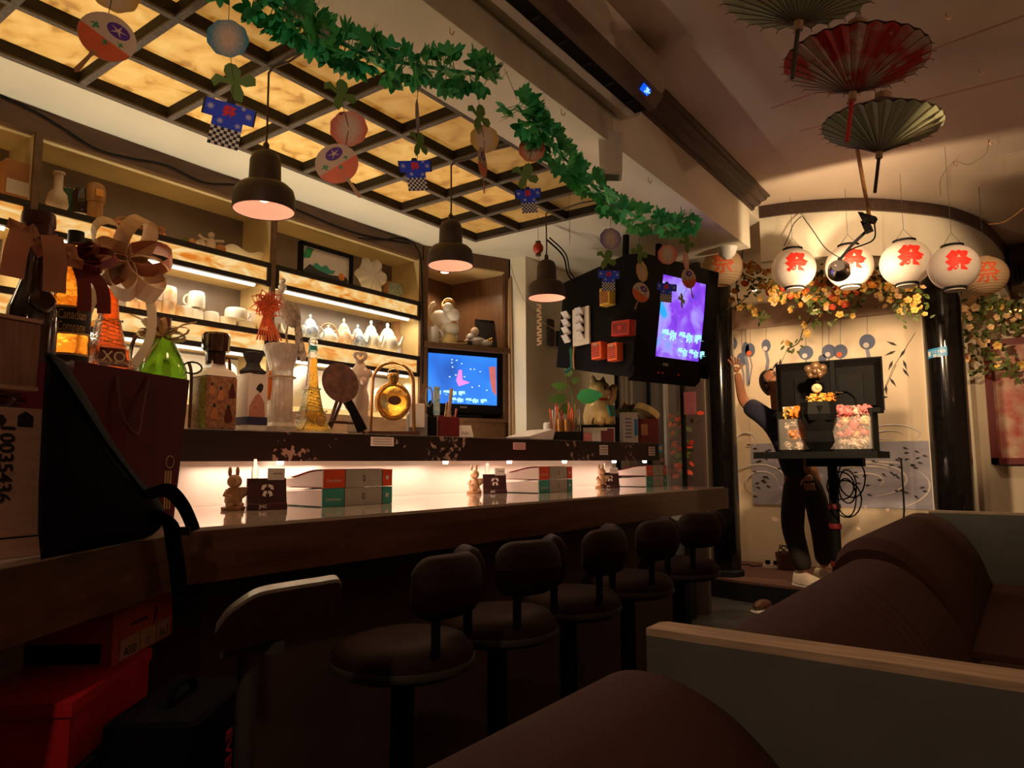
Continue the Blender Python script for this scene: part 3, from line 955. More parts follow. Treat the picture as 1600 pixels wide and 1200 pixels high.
# ================================================================ lamps over the bar
def pendant(hx, hy, z_rim, R, lab):
    t = thing('pendant_lamp', lab, 'pendant lamp', (hx, hy, z_rim), group='dome pendant lamps over the bar')
    h = R * 0.83
    out = [(R, 0), (R * 1.0, h * 0.55), (R * 0.93, h * 0.85), (R * 0.78, h * 1.02), (R * 0.52, h * 1.10), (R * 0.50, h * 2.05), (R * 0.42, h * 2.33), (R * 0.22, h * 2.46), (0.006, h * 2.5)]
    MB().shell(out, 32).build('shade', 'lamp_shade', t, 50)
    inn = [(R * 0.97, 0.001), (R * 0.97, h * 0.5), (R * 0.86, h * 0.82), (R * 0.5, h * 0.98), (0.004, h * 1.0)]
    MB().shell(inn, 32).build('shade_lining', 'lamp_inside', t, 60)
    MB().shell([(R * 0.965, -0.001), (R * 1.012, -0.001), (R * 1.012, 0.006)], 32).build('rim', 'lamp_shade', t)
    MB().sph((0, 0, h * 0.66), R * 0.26, n=14, m=8).build('bulb', 'bulb', t, 60)
    top = h * 2.5
    pts = [(0, 0, top), (0.002, 0.0, (2.31 - z_rim) * 0.6), (0.0, 0.0, 2.318 - z_rim)]
    cd = MB().tube(pts, 0.0035, 6).build('cord', 'trim_brown', t)
    MB().tube([(0, 0, 2.316 - z_rim), (0.02, 0.0, 2.326 - z_rim), (0.10, 0.004, 2.322 - z_rim), (0.20, 0.0, 2.327 - z_rim), (0.30, 0.004, 2.322 - z_rim)], 0.004, 6).build('feed_wire', 'trim_brown', cd)
    MB().lathe([(0.010, top - 0.004), (0.010, top + 0.02), (0.004, top + 0.03)], 10).build('cord_grip', 'lamp_shade', t)
    d = light('pendant_light', 'SPOT', (hx, hy, z_rim + 0.012), 2.6, (1.0, 0.58, 0.34), 0.05, aim=(hx, hy, 0), spot=150, blend=0.5)
    return t


pendant(-1.885, 1.283, 1.862, 0.094, 'nearest and largest of the three dark dome pendant lamps above the bar')
pendant(-1.885, 2.17, 1.885, 0.094, 'middle dark dome pendant lamp, in front of the corner cabinet')
pendant(-1.885, 2.895, 1.885, 0.094, 'farthest dark dome pendant lamp, beside the white pillar')

# ================================================================ air conditioner on the drop
ac = thing('air_conditioner', 'cream split air conditioner with open louvre and blue display under the ceiling', 'air conditioner', (BX, 1.75, 2.46))
yA, yB = -0.75, 0.745          # local ends
pr = [(0, 0), (0.075, -0.006), (0.09, 0.0), (0.09, 0.012), (0.12, 0.03), (0.175, 0.045), (0.195, 0.075), (0.20, 0.17), (0.19, 0.185), (0, 0.187)]
MB().prism([(p[0], p[1]) for p in pr], yB - yA, (0.001, yB, 0), (1, 0, 0), (0, 0, 1)).build('casing', 'plastic_cream', ac, 30)
MB().prism([(0.046, -0.0085), (0.126, -0.006), (0.131, 0.030), (0.046, 0.010)], yB - yA - 0.06, (0.001, yB - 0.03, 0), (1, 0, 0), (0, 0, 1)).build('outlet', 'black_matt', ac)
MB().prism([(0.058, -0.026), (0.078, -0.014), (0.0785, -0.009), (0.058, -0.019)], yB - yA - 0.07, (0.001, yB - 0.035, 0), (1, 0, 0), (0, 0, 1)).build('louvre', 'white', ac)
for k in range(9):
    MB().box((0.105, yA + 0.08 + k * 0.16, -0.008), (0.03, 0.004, 0.012)).build('vane', 'dark_grey', ac)
MB().prism([(0.126, -0.004), (0.150, 0.004), (0.186, 0.044), (0.178, 0.05), (0.128, 0.03)], yB - yA - .004, (0.002, yB - .002, 0), (1, 0, 0), (0, 0, 1)).build('lower_panel', 'ac_panel', ac)
U = Vector((0.669, 0, 0.743)); V = Vector((0, 1, 0))
o = Vector((0.168, yB - 0.125, 0.0225))
dp = MB().prism([(0.017 * math.cos(a) * 0.9, 0.048 * math.copysign(abs(math.sin(a)) ** .6, math.sin(a))) for a in [2 * PI * k / 24 for k in range(24)]], 0.003, o, U, V).build('display_window', 'black_gloss', ac)
dn = Vector((0.743, 0, -0.669))
MB().prism([(-0.013, -0.034), (0.013, -0.034), (0.013, 0.03), (-0.013, 0.03)], 0.002, o + dn * 0.004, (0.669, 0, 0.743), (0, 1, 0)).build('display', 'display_blue', dp)
MB().text('26', 0.020, o + dn * 0.007 + Vector((0, 0.004, 0)), (0, 1, 0), (-0.669, 0, -0.743), th=0, bold=0.03).build('digits', 'display_digit', dp)
MB().box(o + dn * 0.007 + Vector((0, 0.024, 0)), (0.007, 0.006, 0.001)).build('digits', 'display_digit', dp)
# silver tape strip on the face below it
sp = tag(MB().bb((BX, 0.9, 2.334), (BX + 0.003, 2.42, 2.452)).build('tape_strip', 'tape'), 'peeling grey strip on the soffit face below the air conditioner', 'strip')
# pipe cover and white box hung below
wb = thing('wall_speaker', 'small white tapered speaker box hanging under the soffit edge', 'speaker', P(954, 245, x=-1.27), math.radians(35))
w2 = 0.052
MB().lathe([(0.058, -0.085), (0.070, -0.075), (0.076, 0.06), (0.070, 0.085), (0.05, 0.09)], 4, rn=None, M=Matrix.Rotation(PI / 4, 3, 'Z') @ Matrix.Diagonal(Vector((1, 0.8, 1)))).build('housing', 'plastic_cream', wb, 20)
MB().lathe([(0.046, -0.087), (0.050, -0.084)], 4, M=Matrix.Rotation(PI / 4, 3, 'Z') @ Matrix.Diagonal(Vector((1, 0.8, 1)))).build('grille', 'mid_grey', wb)
MB().tube([(0, 0, 0.08), (0.0, 0.01, 0.11), (0.012, 0.02, 0.16)], 0.006, 6).build('bracket', 'dark_grey', wb)
dm = thing('dome_sensor', 'white half-dome sensor at the end of the soffit', 'sensor', P(1136, 393, y=4.05))
MB().lathe([(0.062, 0.03), (0.060, 0.02), (0.046, -0.02), (0.025, -0.042), (0, -0.05)], 20).build('dome', 'white', dm, 60)
MB().lathe([(0.066, 0.03), (0.066, 0.045)], 20).build('base', 'plastic_cream', dm, 40)

# ================================================================ paper parasols under the upper ceiling
NR = 28


def parasol(px_c, y, lab, kind, R=0.215, tilt=0.11, zc=2.362, hd=0.105, hu=0.105, hl=0.27):
    c = P(*px_c, y=y)
    t = thing('paper_parasol', lab, 'parasol', (c.x, y, zc), rx=-0.02, ry=tilt, group='paper parasols hung from the ceiling')
    pm = {'red': 'parasol_red', 'green': 'parasol_green'}[kind]

    def low(u, v):
        a = 2 * PI * u
        pl = 0.006 * math.cos(NR * a) * v
        r = 0.012 + (R - 0.012) * v
        return (r * math.cos(a), r * math.sin(a), -hd * (1 - v) ** 1.15 + pl - 0.002)
    MB().grid(low, NR * 4, 8, cu=True).build('pleated_canopy', pm, t)

    def upc(u, v):
        a = 2 * PI * u
        r = 0.02 + (R - 0.02) * v
        return (r * math.cos(a), r * math.sin(a), hu * (1 - v) ** 1.1 + 0.003 * math.cos(NR * a) * v + 0.004)
    MB().grid(upc, NR * 2, 5, cu=True).build('upper_canopy', 'parasol_dark', t)
    MB().lathe([(0.026, hu - 0.012), (0.030, hu - 0.004), (0.030, hu + 0.022), (0.022, hu + 0.026)], 16).build('crown', 'pale_wood', t, 40)
    rb = MB()
    for k in range(NR):
        a = 2 * PI * (k + 0.5) / NR
        cs, sn = math.cos(a), math.sin(a)
        rb.tube([(0.012 * cs, 0.012 * sn, -hd - 0.003), (R * .5 * cs, R * .5 * sn, -hd * .48 - 0.006), (R * cs, R * sn, -0.008), ((R + 0.012) * cs, (R + 0.012) * sn, -0.012)], 0.0013, 4)
    rb.build('ribs', 'parasol_dark', t)
    MB().lathe([(0.013, -hd - 0.028), (0.013, -hd - 0.004), (0.018, -hd + 0.004)], 12).build('runner', 'pale_wood', t, 40)
    MB().cyl((0, 0, -hd - 0.02), (-0.006, 0, -hl), 0.0065, n=8).build('handle', {'red': 'red', 'green': 'handle_green'}[kind], t, 40)
    for s in (-1, 0, 1):
        MB().tube([(0.018 * s, 0, hu + 0.02), (0.004 * s, 0, hu + 0.05), (0.002 * s + 0.01, 0, (ZU - 0.004) - zc)], 0.0012, 4).build('string', 'twig', t)
    return t


parasol((1254, 8), 1.98, 'green paper parasol cut off by the top of the photo', 'green', zc=2.405)
parasol((1336, 98), 2.4, 'red paper parasol with white flowers and brush writing', 'red')
pg = parasol((1377, 200), 3.0, 'plain olive green paper parasol nearest the stage', 'green', zc=2.385)
# brush signature and blossoms on the red one are in its canopy print (material)

# ================================================================ stage lanterns
lantern_spec = [((1240, 420), 4.25, 33, 'w', 'leftmost of the four round white lanterns with a red festival character'),
                ((1327, 416), 4.30, 35, 'w', 'round white lantern lit from in front by the clip lamp'),
                ((1415, 411), 4.25, 37, 'w', 'white festival lantern third from the left, above the potted monitor stand'),
                ((1490, 418), 4.0, 36, 'w', 'rightmost white festival lantern, in front of the black column'),
                ((1129, 418), 4.30, 31, 'c', 'ribbed cream paper lantern left of the stage, half behind the sensor dome'),
                ((1540, 431), 4.75, 31, 'c', 'ribbed cream paper lantern at the far right of the row')]


def on_sphere(vs, R, sc, size, kx, a0=0.0, dz=0.0, lift=1.012):
    out = []
    for x, y in vs:
        a = a0 + x * size * kx / R
        z = y * size + dz
        z = max(min(z, R * sc * .97), -R * sc * .97)
        rr = R * math.sqrt(max(1 - (z / (R * sc)) ** 2, 0.02)) * lift
        out.append((rr * math.sin(a), -rr * math.cos(a), z))
    return out


def print_on(string, bold, R, sc, size, kx, a0, dz, cut=0.02):
    vs, fs = glyphs(string, bold)
    xs = [v[0] for v in vs]; ys = [v[1] for v in vs]
    cx, cy, h = (min(xs) + max(xs)) / 2, (min(ys) + max(ys)) / 2, max(ys) - min(ys)
    bm = bmesh.new()
    bv = [bm.verts.new(((v[0] - cx) / h, (v[1] - cy) / h, 0)) for v in vs]
    for f in fs:
        try:
            bm.faces.new([bv[i] for i in f])
        except ValueError:
            pass
    bmesh.ops.triangulate(bm, faces=bm.faces)
    for _ in range(3):
        es = [e for e in bm.edges if e.calc_length() * size > cut]
        if es:
            bmesh.ops.subdivide_edges(bm, edges=es, cuts=1)
            bmesh.ops.triangulate(bm, faces=bm.faces)
    bm.verts.ensure_lookup_table(); bm.verts.index_update()
    P2 = [(v.co.x, v.co.y) for v in bm.verts]
    F2 = [tuple(v.index for v in f.verts) for f in bm.faces]
    bm.free()
    return MB().add(on_sphere(P2, R, sc, size, kx, a0, dz), F2)


for (pp, y, rp, kind, lab) in lantern_spec:
    c = P(*pp, y=y)
    R = rp * mpx(c)
    t = thing('festival_lantern', lab, 'lantern', c, math.atan2(c.x, -c.y) + PI, group='round festival lanterns over the stage')
    t.rotation_euler = (0, 0, math.atan2(-c.x, c.y))
    if kind == 'w':
        sc = 0.98
        prof = [(R * math.cos(a), R * sc * math.sin(a)) for a in [-1.12 + 2.24 * k / 18 for k in range(19)]]
        MB().shell(prof, 36).build('paper_body', 'lantern_paper', t, 60)
        z1 = R * sc * math.sin(1.12)
        for s in (1, -1):
            MB().shell([(R * 0.44, s * (z1 - 0.004)), (R * 0.45, s * (z1 + 0.012)), (R * 0.42, s * (z1 + 0.012)), (R * 0.40, s * (z1 - 0.002))], 24).build('end_ring', 'black_matt', t, 40)
        MB().lathe([(R * 0.40, -z1 - 0.016), (R * 0.42, -z1 - 0.010)], 20).build('bottom_cap', 'plastic_cream', t, 40)
        ink = MB()
        for q, (ex, ez) in enumerate(((0, 0), (.02, .012), (-.02, .012), (.012, -.018), (-.012, -.018))):
            g_ = print_on('祭', 0.026, R, sc, R * 0.92, 1.02, (0.16 if pp[0] < 1300 else 0.22) + ex, R * (0.10 + ez))
            ink.add([(v.x * (1 + .0006 * q), v.y * (1 + .0006 * q), v.z) for v in g_.v], g_.f)
        ink.build('festival_character', 'red_ink', t)
        up = 0.0
        pts = [(-R * .42, 0, z1), (0, 0, z1 + 0.075), (R * .42, 0, z1)]
        MB().tube(pts, 0.0016, 4).build('wire_handle', 'dark_grey', t)
        MB().tube([(0, 0, z1 + 0.075), (0, 0.03, 2.64 - c.z)], 0.001, 4).build('hanging_thread', 'dark_grey', t)
    else:
        sc = 0.95
        prof = []
        for k in range(61):
            a = -1.25 + 2.5 * k / 60
            q = 1 + 0.012 * math.cos(k * PI / 2)
            prof.append((R * q * math.cos(a), R * sc * q * math.sin(a)))
        MB().shell(prof, 32).build('ribbed_body', 'lantern_cream', t, 60)
        z1 = R * sc * math.sin(1.25)
        MB().lathe([(R * 0.30, z1), (R * 0.31, z1 + 0.006)], 16).build('top_ring', 'pale_wood', t)
        if pp[0] > 1300:
            print_on('祭', 0.012, R, sc, R * 1.1, 0.95, 0.10, R * 0.02).build('brush_character', 'orange_ink', t)
            MB().tube([(0, 0, z1), (0.0, 0.01, 2.64 - c.z)], 0.0012, 4).build('hanging_thread', 'dark_grey', t)
        else:
            print_on('祭', 0.012, R, sc, R * 1.1, 0.95, 0.05, R * 0.05).build('brush_character', 'orange_ink', t)
            MB().tube([(0, 0, z1), (0.0, 0.01, 2.298 - c.z)], 0.0012, 4).build('hanging_thread', 'dark_grey', t)

# clip lamp on the hanging rod
e0, e1 = P(1338, 225, y=3.45), P(1359, 343, y=3.80)
e0 = e1 + (e0 - e1) * ((ZU - 0.002 - e1.z) / (e0.z - e1.z))
rod = tag(MB().cyl(e0, e1, 0.009, n=10).build('hanging_rod', 'orange_wood', None, 40), 'slanting brown wooden rod hanging from the ceiling above the stage lamp', 'rod')
cl = thing('clip_lamp', 'black clamp lamp with round reflector clipped to the hanging rod', 'lamp', e1)
lp = Vector((-0.728, 3.85, 2.055)) - e1
MB().box((0.0, -0.01, 0.0), (0.06, 0.05, 0.03), Matrix.Rotation(0.5, 3, 'Y')).box((-0.012, -0.01, -0.035), (0.035, 0.045, 0.06), Matrix.Rotation(-0.3, 3, 'Y')).build('clamp', 'black_plastic', cl)
MB().prism([(-0.045, 0.035), (-0.02, 0.028), (0.0, -0.02), (-0.02, -0.03)], 0.02, (0, -0.03, 0), (1, 0, 0), (0, 0, 1)).build('clamp_jaw', 'black_matt', cl)
MB().tube(arc([(-0.01, 0, -0.05), (lp.x * .55, lp.y * .5, lp.z * .5), (lp.x * .9, lp.y * .9, lp.z * .75), (lp.x, lp.y, lp.z + 0.05)]), 0.008, 8).build('gooseneck', 'dark_grey', cl, 40)
MB().tube(arc([(0.02, 0, -0.03), (0.01, 0.0, lp.z * .5), (lp.x * .6, lp.y, lp.z + 0.09), (lp.x + 0.01, lp.y, lp.z + 0.05)]), 0.004, 6).build('power_wire', 'black_matt', cl, 40)
Md = Vector((-0.28, 2.2, -0.4)).to_track_quat('Z', 'Y').to_matrix()
MB().lathe([(0.018, -0.035), (0.038, -0.02), (0.052, 0.0), (0.058, 0.035)], 24, lp, Md).build('reflector', 'chrome', cl, 40)
MB().lathe([(0.030, -0.038), (0.030, -0.030)], 18, lp, Md).build('rear_cap', 'mid_grey', cl, 40)
for s in (-1, 1):
    MB().lathe([(0.005, -0.0405), (0.005, -0.036)], 8, lp + CR * (0.013 * s), Md).build('vent_hole', 'lamp_inside', cl)

# ================================================================ leaf garlands
def leaf_shape(L, w):
    return [(0, 0), (L * .25, w * .42), (L * .55, w * .5), (L * .82, w * .3), (L, 0), (L * .82, -w * .3), (L * .55, -w * .5), (L * .25, -w * .42)]


def garland(path, lab, n, rad):
    t = thing('leaf_garland', lab, 'garland', path[0], group='green leaf garlands')
    pts = [p - path[0] for p in arc(path, 10)]
    MB().tube(pts, 0.005, 5).build('stem', 'green', t)
    proto = {}
    m = MB()
    rnd = random.Random(5)
    N = len(pts) - 1
    sprays = []
    for i in range(n):
        s = i / n * N
        k = min(int(s), N - 1)
        p = pts[k].lerp(pts[k + 1], s - k)
        tdir = (pts[k + 1] - pts[k]).normalized()
        a = rnd.uniform(0, 2 * PI)
        s1 = tdir.orthogonal().normalized(); s2 = tdir.cross(s1)
        out = (s1 * math.cos(a) + s2 * math.sin(a))
        L0 = rad * rnd.uniform(0.45, 0.85)
        base = p + out * L0 * 0.55
        nl = rnd.choice((4, 5, 5, 6))
        sp = MB()
        sp.tube([p, base], 0.0014, 3)
        side = out.cross(tdir).normalized()
        fwd = (out + tdir * rnd.uniform(-.7, .7)).normalized()
        side = fwd.cross(Vector((rnd.uniform(-1, 1), rnd.uniform(-1, 1), rnd.uniform(-1, 1)))).normalized()
        for q in range(nl):
            g = (q - (nl - 1) / 2) / (nl - 1) * 2.7
            d = (fwd * math.cos(g) + side * math.sin(g)).normalized()
            nn = fwd.cross(side)
            d = (d + nn * rnd.uniform(-.2, .2)).normalized()
            L = rad * rnd.uniform(0.36, 0.50)
            sp.prism(leaf_shape(L, L * .5), 0.0008, base, d, nn.cross(d).normalized())
        sprays.append(sp)
    for sp in sprays:
        sp.build('leaf_spray', 'leaf', t)
    return t


G1 = [P(340, -40, x=-1.45), P(440, 18, x=-1.42), P(520, 62, x=-1.36), P(600, 92, x=-1.30), P(690, 108, x=-1.23), P(765, 118, x=-1.19)]
G2 = [P(808, 165, x=-1.19), P(850, 215, x=-1.22), P(905, 270, x=-1.28), P(960, 320, x=-1.31), P(1020, 348, x=-1.29), P(1080, 350, x=-1.20)]
garland(G1, 'green leaf garland crossing in front of the amber panels at the top', 150, 0.092)
garland(G2, 'green leaf garland sagging from the soffit towards the hanging television', 170, 0.092)
# hooks and threads that hold them
hk = tag(MB().tube([(0, 0, 0), (0.0, 0.0, -0.012), (0.006, 0, -0.018), (0.010, 0, -0.012)], 0.0012, 4).build('ceiling_hook', 'brass'), 'small brass hook between the two leaf garlands', 'hook')
hk.location = P(789, 107, z=ZB - 0.0005)
hl = hk.location
tag(MB().tube([G1[-1] + Vector((0, 0.05, 0.01)), hl + Vector((0.006, 0, -0.016)), G2[0] + Vector((0, 0, 0.02))], 0.0009, 4).build('garland_thread', 'twig'), 'thin thread joining the two leaf garlands over a hook', 'thread')
HK = [((703, 42), ZB, 'hook beside the grey strip above the first garland'), ((877, 170), ZB, 'hook on the lower ceiling left of the speaker box'), ((1013, 277), ZB, 'hook by the soffit edge right of the speaker box'),
      ((1478, 20), ZU, 'hook on the upper ceiling near the top right'), ((1529, 108), ZU, 'large hook on the upper ceiling at the right'), ((1545, 218), ZU, 'hook with a trailing wire on the upper ceiling'), ((1490, 252), ZU, 'hook right of the olive parasol')]
for pp, z, lb in HK:
    h2 = hk.copy(); COL.objects.link(h2)
    h2.location = P(*pp, z=z - 0.0005)
    h2.scale = (1.6, 1.6, 1.6)
    h2['label'] = lb; h2['group'] = 'ceiling hooks'
hk['group'] = 'ceiling hooks'
wa = P(1545, 218, z=ZU - .02)
tag(MB().tube(arc([wa, P(1540, 240, z=2.60), P(1515, 257, z=2.59), P(1490, 254, z=2.61), P(1470, 280, z=2.6), P(1470, 305, z=2.59)]), 0.0012, 4).build('loose_wire', 'twig'), 'loose thin wire drooping from ceiling hooks at right', 'wire')
hat = thing('ceiling_hatch', 'square access panel in the ceiling at the right edge', 'hatch', P(1600, 250, z=ZU))
MB().box((0.08, 0, -0.006), (0.36, 0.30, 0.012)).build('frame', 'upper_ceiling', hat)
MB().box((0.08, 0, -0.012), (0.31, 0.25, 0.006)).build('door', 'wall_cream', hat)
for k, (pa, pb) in enumerate((((1205, 170), (1600, 25)), ((1250, 205), (1600, 118)))):
    a, b = P(*pa, z=ZU - 0.001), P(*pb, z=ZU - 0.001)
    d = (b - a).normalized()
    struct(MB().prism([(0, -0.006), (1, -0.006), (1, 0.006), (0, 0.006)], 0.001, a, b - a, Vector((-d.y, d.x, 0))).build('trim_%d' % (6 + k), 'seam_pink'))

# ================================================================ hanging paper ornaments
def outline_disc(R, n=20, wob=0.03):
    return [(R * (1 + wob * math.cos(9 * 2 * PI * k / n)) * math.cos(2 * PI * k / n), R * (1 + wob * math.cos(9 * 2 * PI * k / n)) * math.sin(2 * PI * k / n)) for k in range(n)]


LEAF3 = [(0, 0.5), (0.14, 0.44), (0.22, 0.26), (0.17, 0.10), (0.40, 0.18), (0.52, 0.06), (0.48, -0.12), (0.25, -0.14), (0.12, -0.06), (0.16, -0.30), (0.06, -0.52), (-0.10, -0.44), (-0.14, -0.22), (-0.08, -0.04), (-0.30, 0.04), (-0.48, -0.06), (-0.52, 0.12), (-0.36, 0.26), (-0.14, 0.12), (-0.18, 0.30), (-0.12, 0.44)]
HAPPI = [(-0.5, 0.42), (-0.10, 0.42), (-0.07, 0.48), (0.07, 0.48), (0.10, 0.42), (0.5, 0.42), (0.5, 0.06), (0.29, 0.06), (0.29, -0.52), (-0.29, -0.52), (-0.29, 0.06), (-0.5, 0.06)]


def piece(t, kind, c, size, yaw, roll=0.0):
    """one paper cut-out; local plane faces -Y before turning by yaw"""
    M = Matrix.Rotation(yaw, 3, 'Z') @ Matrix.Rotation(roll, 3, 'Y')
    U, V = M @ Vector((1, 0, 0)), M @ Vector((0, 0, 1))
    N = U.cross(V)
    c = Vector(c)
    th = 0.0015

    def sub(par, name, pts, off, mt, tri=True):
        return MB().prism([(p[0] * size, p[1] * size) for p in pts], th * .5, c + N * off, U, V, tri).build(name, mt, par)
    if kind[0] == 'disc':
        d = sub(t, 'paper_flower', outline_disc(0.5, 36), 0, kind[1], False)
        sub(d, 'flower_centre', [(0.07 * (1 + .2 * (k % 2)) * math.cos(2 * PI * k / 32), 0.07 * (1 + .2 * (k % 2)) * math.sin(2 * PI * k / 32)) for k in range(32)], th * .6, 'paper_cream')
    elif kind[0] == 'leaf':
        sub(t, 'paper_leaf', LEAF3, 0, 'paper_green')
    elif kind[0] == 'happi':
        h = sub(t, 'paper_happi_coat', HAPPI, 0, 'blue')
        ck = MB()
        for s in (0, 1):
            o2 = c + N * (th * (.6 if s == 0 else -.2))
            ck.mat(0).prism([(a * size, b * size) for a, b in ((-.29, -.52), (.29, -.52), (.29, -.12), (-.29, -.12))], th * .2, o2, U, V)
            ck.mat(1)
            for i in range(9):
                for j in range(6):
                    if (i + j) % 2 == 0:
                        a, b = -.29 + i * .0644, -.52 + j * .0667
                        ck.prism([(p[0] * size, p[1] * size) for p in ((a, b), (a + .0644, b), (a + .0644, b + .0667), (a, b + .0667))], th * .15, o2 + N * (th * (.25 if s == 0 else -.2)), U, V)
        ck.build('checked_hem', ['white', 'ink'], h)
        MB().text('祭', 0.26 * size, c + Vector(V) * size * 0.24, U, V, th=th * .8, bold=0.03).build('happi_character', 'red_ink', h)
        tr = MB()
        for s in (-1, 1):
            tr.prism([(s * a * size, b * size) for a, b in ((.47, .06), (.505, .06), (.505, .42), (.47, .42))][::s], th * .3, c + N * th * .6, U, V)
        tr.prism([(a * size, b * size) for a, b in ((-.09, .42), (.09, .42), (.07, .50), (-.07, .50))], th * .3, c + N * th * .6, U, V)
        tr.build('dark_trim', 'ink', h)
        fl = MB()
        for (a, b, r) in ((-.36, .26, .085), (.37, .24, .085), (-.14, .0, .075), (.2, -.02, .07), (.25, .38, .06)):
            pts = [(a + r * (1 if k % 2 else .45) * math.cos(2 * PI * k / 16), b + r * (1 if k % 2 else .45) * math.sin(2 * PI * k / 16)) for k in range(16)]
            fl.prism([(p[0] * size, p[1] * size) for p in pts], th * .2, c + N * th * .6, U, V, True)
        fl.build('snowflake_print', 'pale_blue', h)
    elif kind[0] == 'fan':
        h = sub(t, 'paper_fan', [(0.40 * math.cos(a), 0.12 + 0.38 * math.sin(a)) for a in [2 * PI * k / 28 for k in range(28)]], 0, 'paper_cream', False)
        pts = [(0.395 * math.cos(a), 0.12 + 0.375 * math.sin(a)) for a in [PI + 0.12 + (PI - .24) * k / 14 for k in range(15)]]
        sub(h, 'red_band', pts, th * .5, 'orange', False)
        sub(h, 'handle', [(-.05, -.2), (.05, -.2), (.025, -.30), (.04, -.62), (0, -.66), (-.04, -.62), (-.025, -.30)], th * .55, 'orange_wood')
        sub(h, 'morning_glory', [(.06 + .17 * math.cos(a), .30 + .11 * math.sin(a)) for a in [2 * PI * k / 18 for k in range(18)]], th * .7, 'purple', False)
        st5 = [(.06 + (.14 if k % 2 == 0 else .03) * math.cos(2 * PI * k / 10 + .3), .30 + (.10 if k % 2 == 0 else .022) * math.sin(2 * PI * k / 10 + .3)) for k in range(10)]
        sub(h, 'glory_star', st5, th * .9, 'paper_cream')
        lf = MB()
        for (a, b, r) in ((-.22, .16, .12), (.02, .02, .10), (.2, .13, .08)):
            lf.prism([((a + r * x) * size, (b + r * y) * size) for x, y in LEAF3], th * .2, c + N * th * .85, U, V, True)
        lf.build('leaf_print', 'green', h)


# (x of the string plane, [(kind, px, py, size px, yaw deg, roll deg)], label)
STR = [(-1.50, [(('disc', 'disc_yellow'), 178, -18, 74, -20, 0), (('fan',), 160, 66, 100, -30, 30)], 'paper string with a yellow flower and a morning glory fan, top left'),
       (-1.42, [(('disc', 'disc_blue'), 356, 60, 60, -35, 0), (('leaf',), 366, 129, 62, -30, -15), (('happi',), 355, 192, 75, -28, 8)], 'paper string with a blue flower and happi coat, left of the first pendant'),
       (-1.36, [(('leaf',), 531, 147, 50, -10, 10), (('disc', 'disc_red'), 545, 201, 56, -35, 0), (('fan',), 532, 264, 82, -35, -35)], 'paper string with a red and cream flower and a morning glory fan'),
       (-1.30, [(('disc', 'disc_purple'), 652, 183, 50, 55, 0), (('leaf',), 654, 225, 42, 20, 20), (('happi',), 650, 272, 50, -20, -8)], 'paper string with an edge-on purple flower and a blue happi coat'),
       (-1.23, [(('leaf',), 748, 183, 44, 10, 15), (('disc', 'disc_yellow'), 757, 217, 44, -20, 0), (('fan',), 754, 262, 60, 45, -10)], 'paper string with a yellow flower at the end of the first garland'),
       (-1.24, [(('disc', 'disc_red'), 831, 233, 40, -30, 0), (('leaf',), 820, 275, 42, -25, 20), (('happi',), 826, 312, 40, -22, -6)], 'paper string with a salmon flower and a blue happi coat under the second garland'),
       (-1.29, [(('disc', 'disc_blue'), 890, 330, 34, 62, 0), (('leaf',), 890, 366, 30, 60, 0)], 'paper string seen edge-on beside the third pendant'),
       (-1.32, [(('disc', 'disc_purple'), 954, 373, 33, -15, 0), (('leaf',), 947, 405, 32, -10, 25), (('happi',), 951, 437, 34, -20, 3)], 'paper string with purple flower and happi coat before the television cabinet'),
       (-1.33, [(('leaf',), 999, 397, 32, 15, 0), (('disc', 'disc_yellow'), 1003, 424, 32, 30, 0), (('fan',), 1000, 461, 40, 10, 25)], 'paper string with a yellow flower and a fan left of the television screen'),
       (-1.29, [(('disc', 'disc_red'), 1043, 398, 30, -20, 0), (('happi',), 1041, 456, 31, -10, 5)], 'paper string with a red flower and a blue happi coat over the television screen'),
       (-1.23, [(('leaf',), 1073, 382, 28, 10, 0), (('disc', 'disc_red'), 1072, 408, 29, 45, 0), (('fan',), 1077, 440, 40, 20, -15), (('leaf',), 1065, 470, 24, 40, 0)], 'paper string with a red flower and a fan at the end of the second garland')]
for xs_, pcs, lab in STR:
    o = P(pcs[0][1], pcs[0][2], x=xs_)
    t = thing('paper_streamer', lab, 'paper ornament', o, group='hanging paper festival ornaments')
    ps = [P(a[1], a[2], x=xs_) - o for a in pcs]
    zt = min(2.325 - o.z, (0.16 if pcs[0][1] > 300 else 0.3))
    MB().tube([Vector((0, 0, max(zt, 0.05)))] + ps, 0.0009, 3).build('thread', 'twig', t)
    for a, q in zip(pcs, ps):
        sz = a[3] * mpx(o + q)
        piece(t, a[0], q, sz * 1.03, math.atan2(-o.x, o.y) + math.radians(a[4] + 28), math.radians(a[5]))


# ================================================================ stage: mural
YM = 6.745
mu = thing('mural', 'pale wall mural of hanging wind chimes above a blue rippled pond', 'mural', (-1.4, YM, 0.68))


def mp(px, py, off=0.0):
    p = P(px, py, y=YM - off)
    return p - Vector((-1.4, YM, 0.68))


MB().bb((-0.72, -0.003, 0.0), (0.735, 0.002, 0.56)).build('pond_print', 'mural_pond', mu)
MB().bb((-0.72, -0.003, 0.56), (0.735, 0.002, 1.65)).build('sky_print', 'mural_sky', mu)
MB().bb((0.735, -0.012, -0.5), (0.75, 0.004, 1.6)).build('edge_strip', 'cream_paint', mu)


def mprint(px, py, pts, k, off=0.005):
    c = mp(px, py, off)
    s = mpx(c + Vector((-1.4, YM, 0.68)))
    return MB().prism([(a * k * s, b * k * s) for a, b in pts], 0.001, c, (1, 0, 0), (0, 0, 1), True)


def circ(r, n=18, sx=1.0, x=0, y=0):
    return [(x + r * sx * math.cos(2 * PI * k / n), y + r * math.sin(2 * PI * k / n)) for k in range(n)]


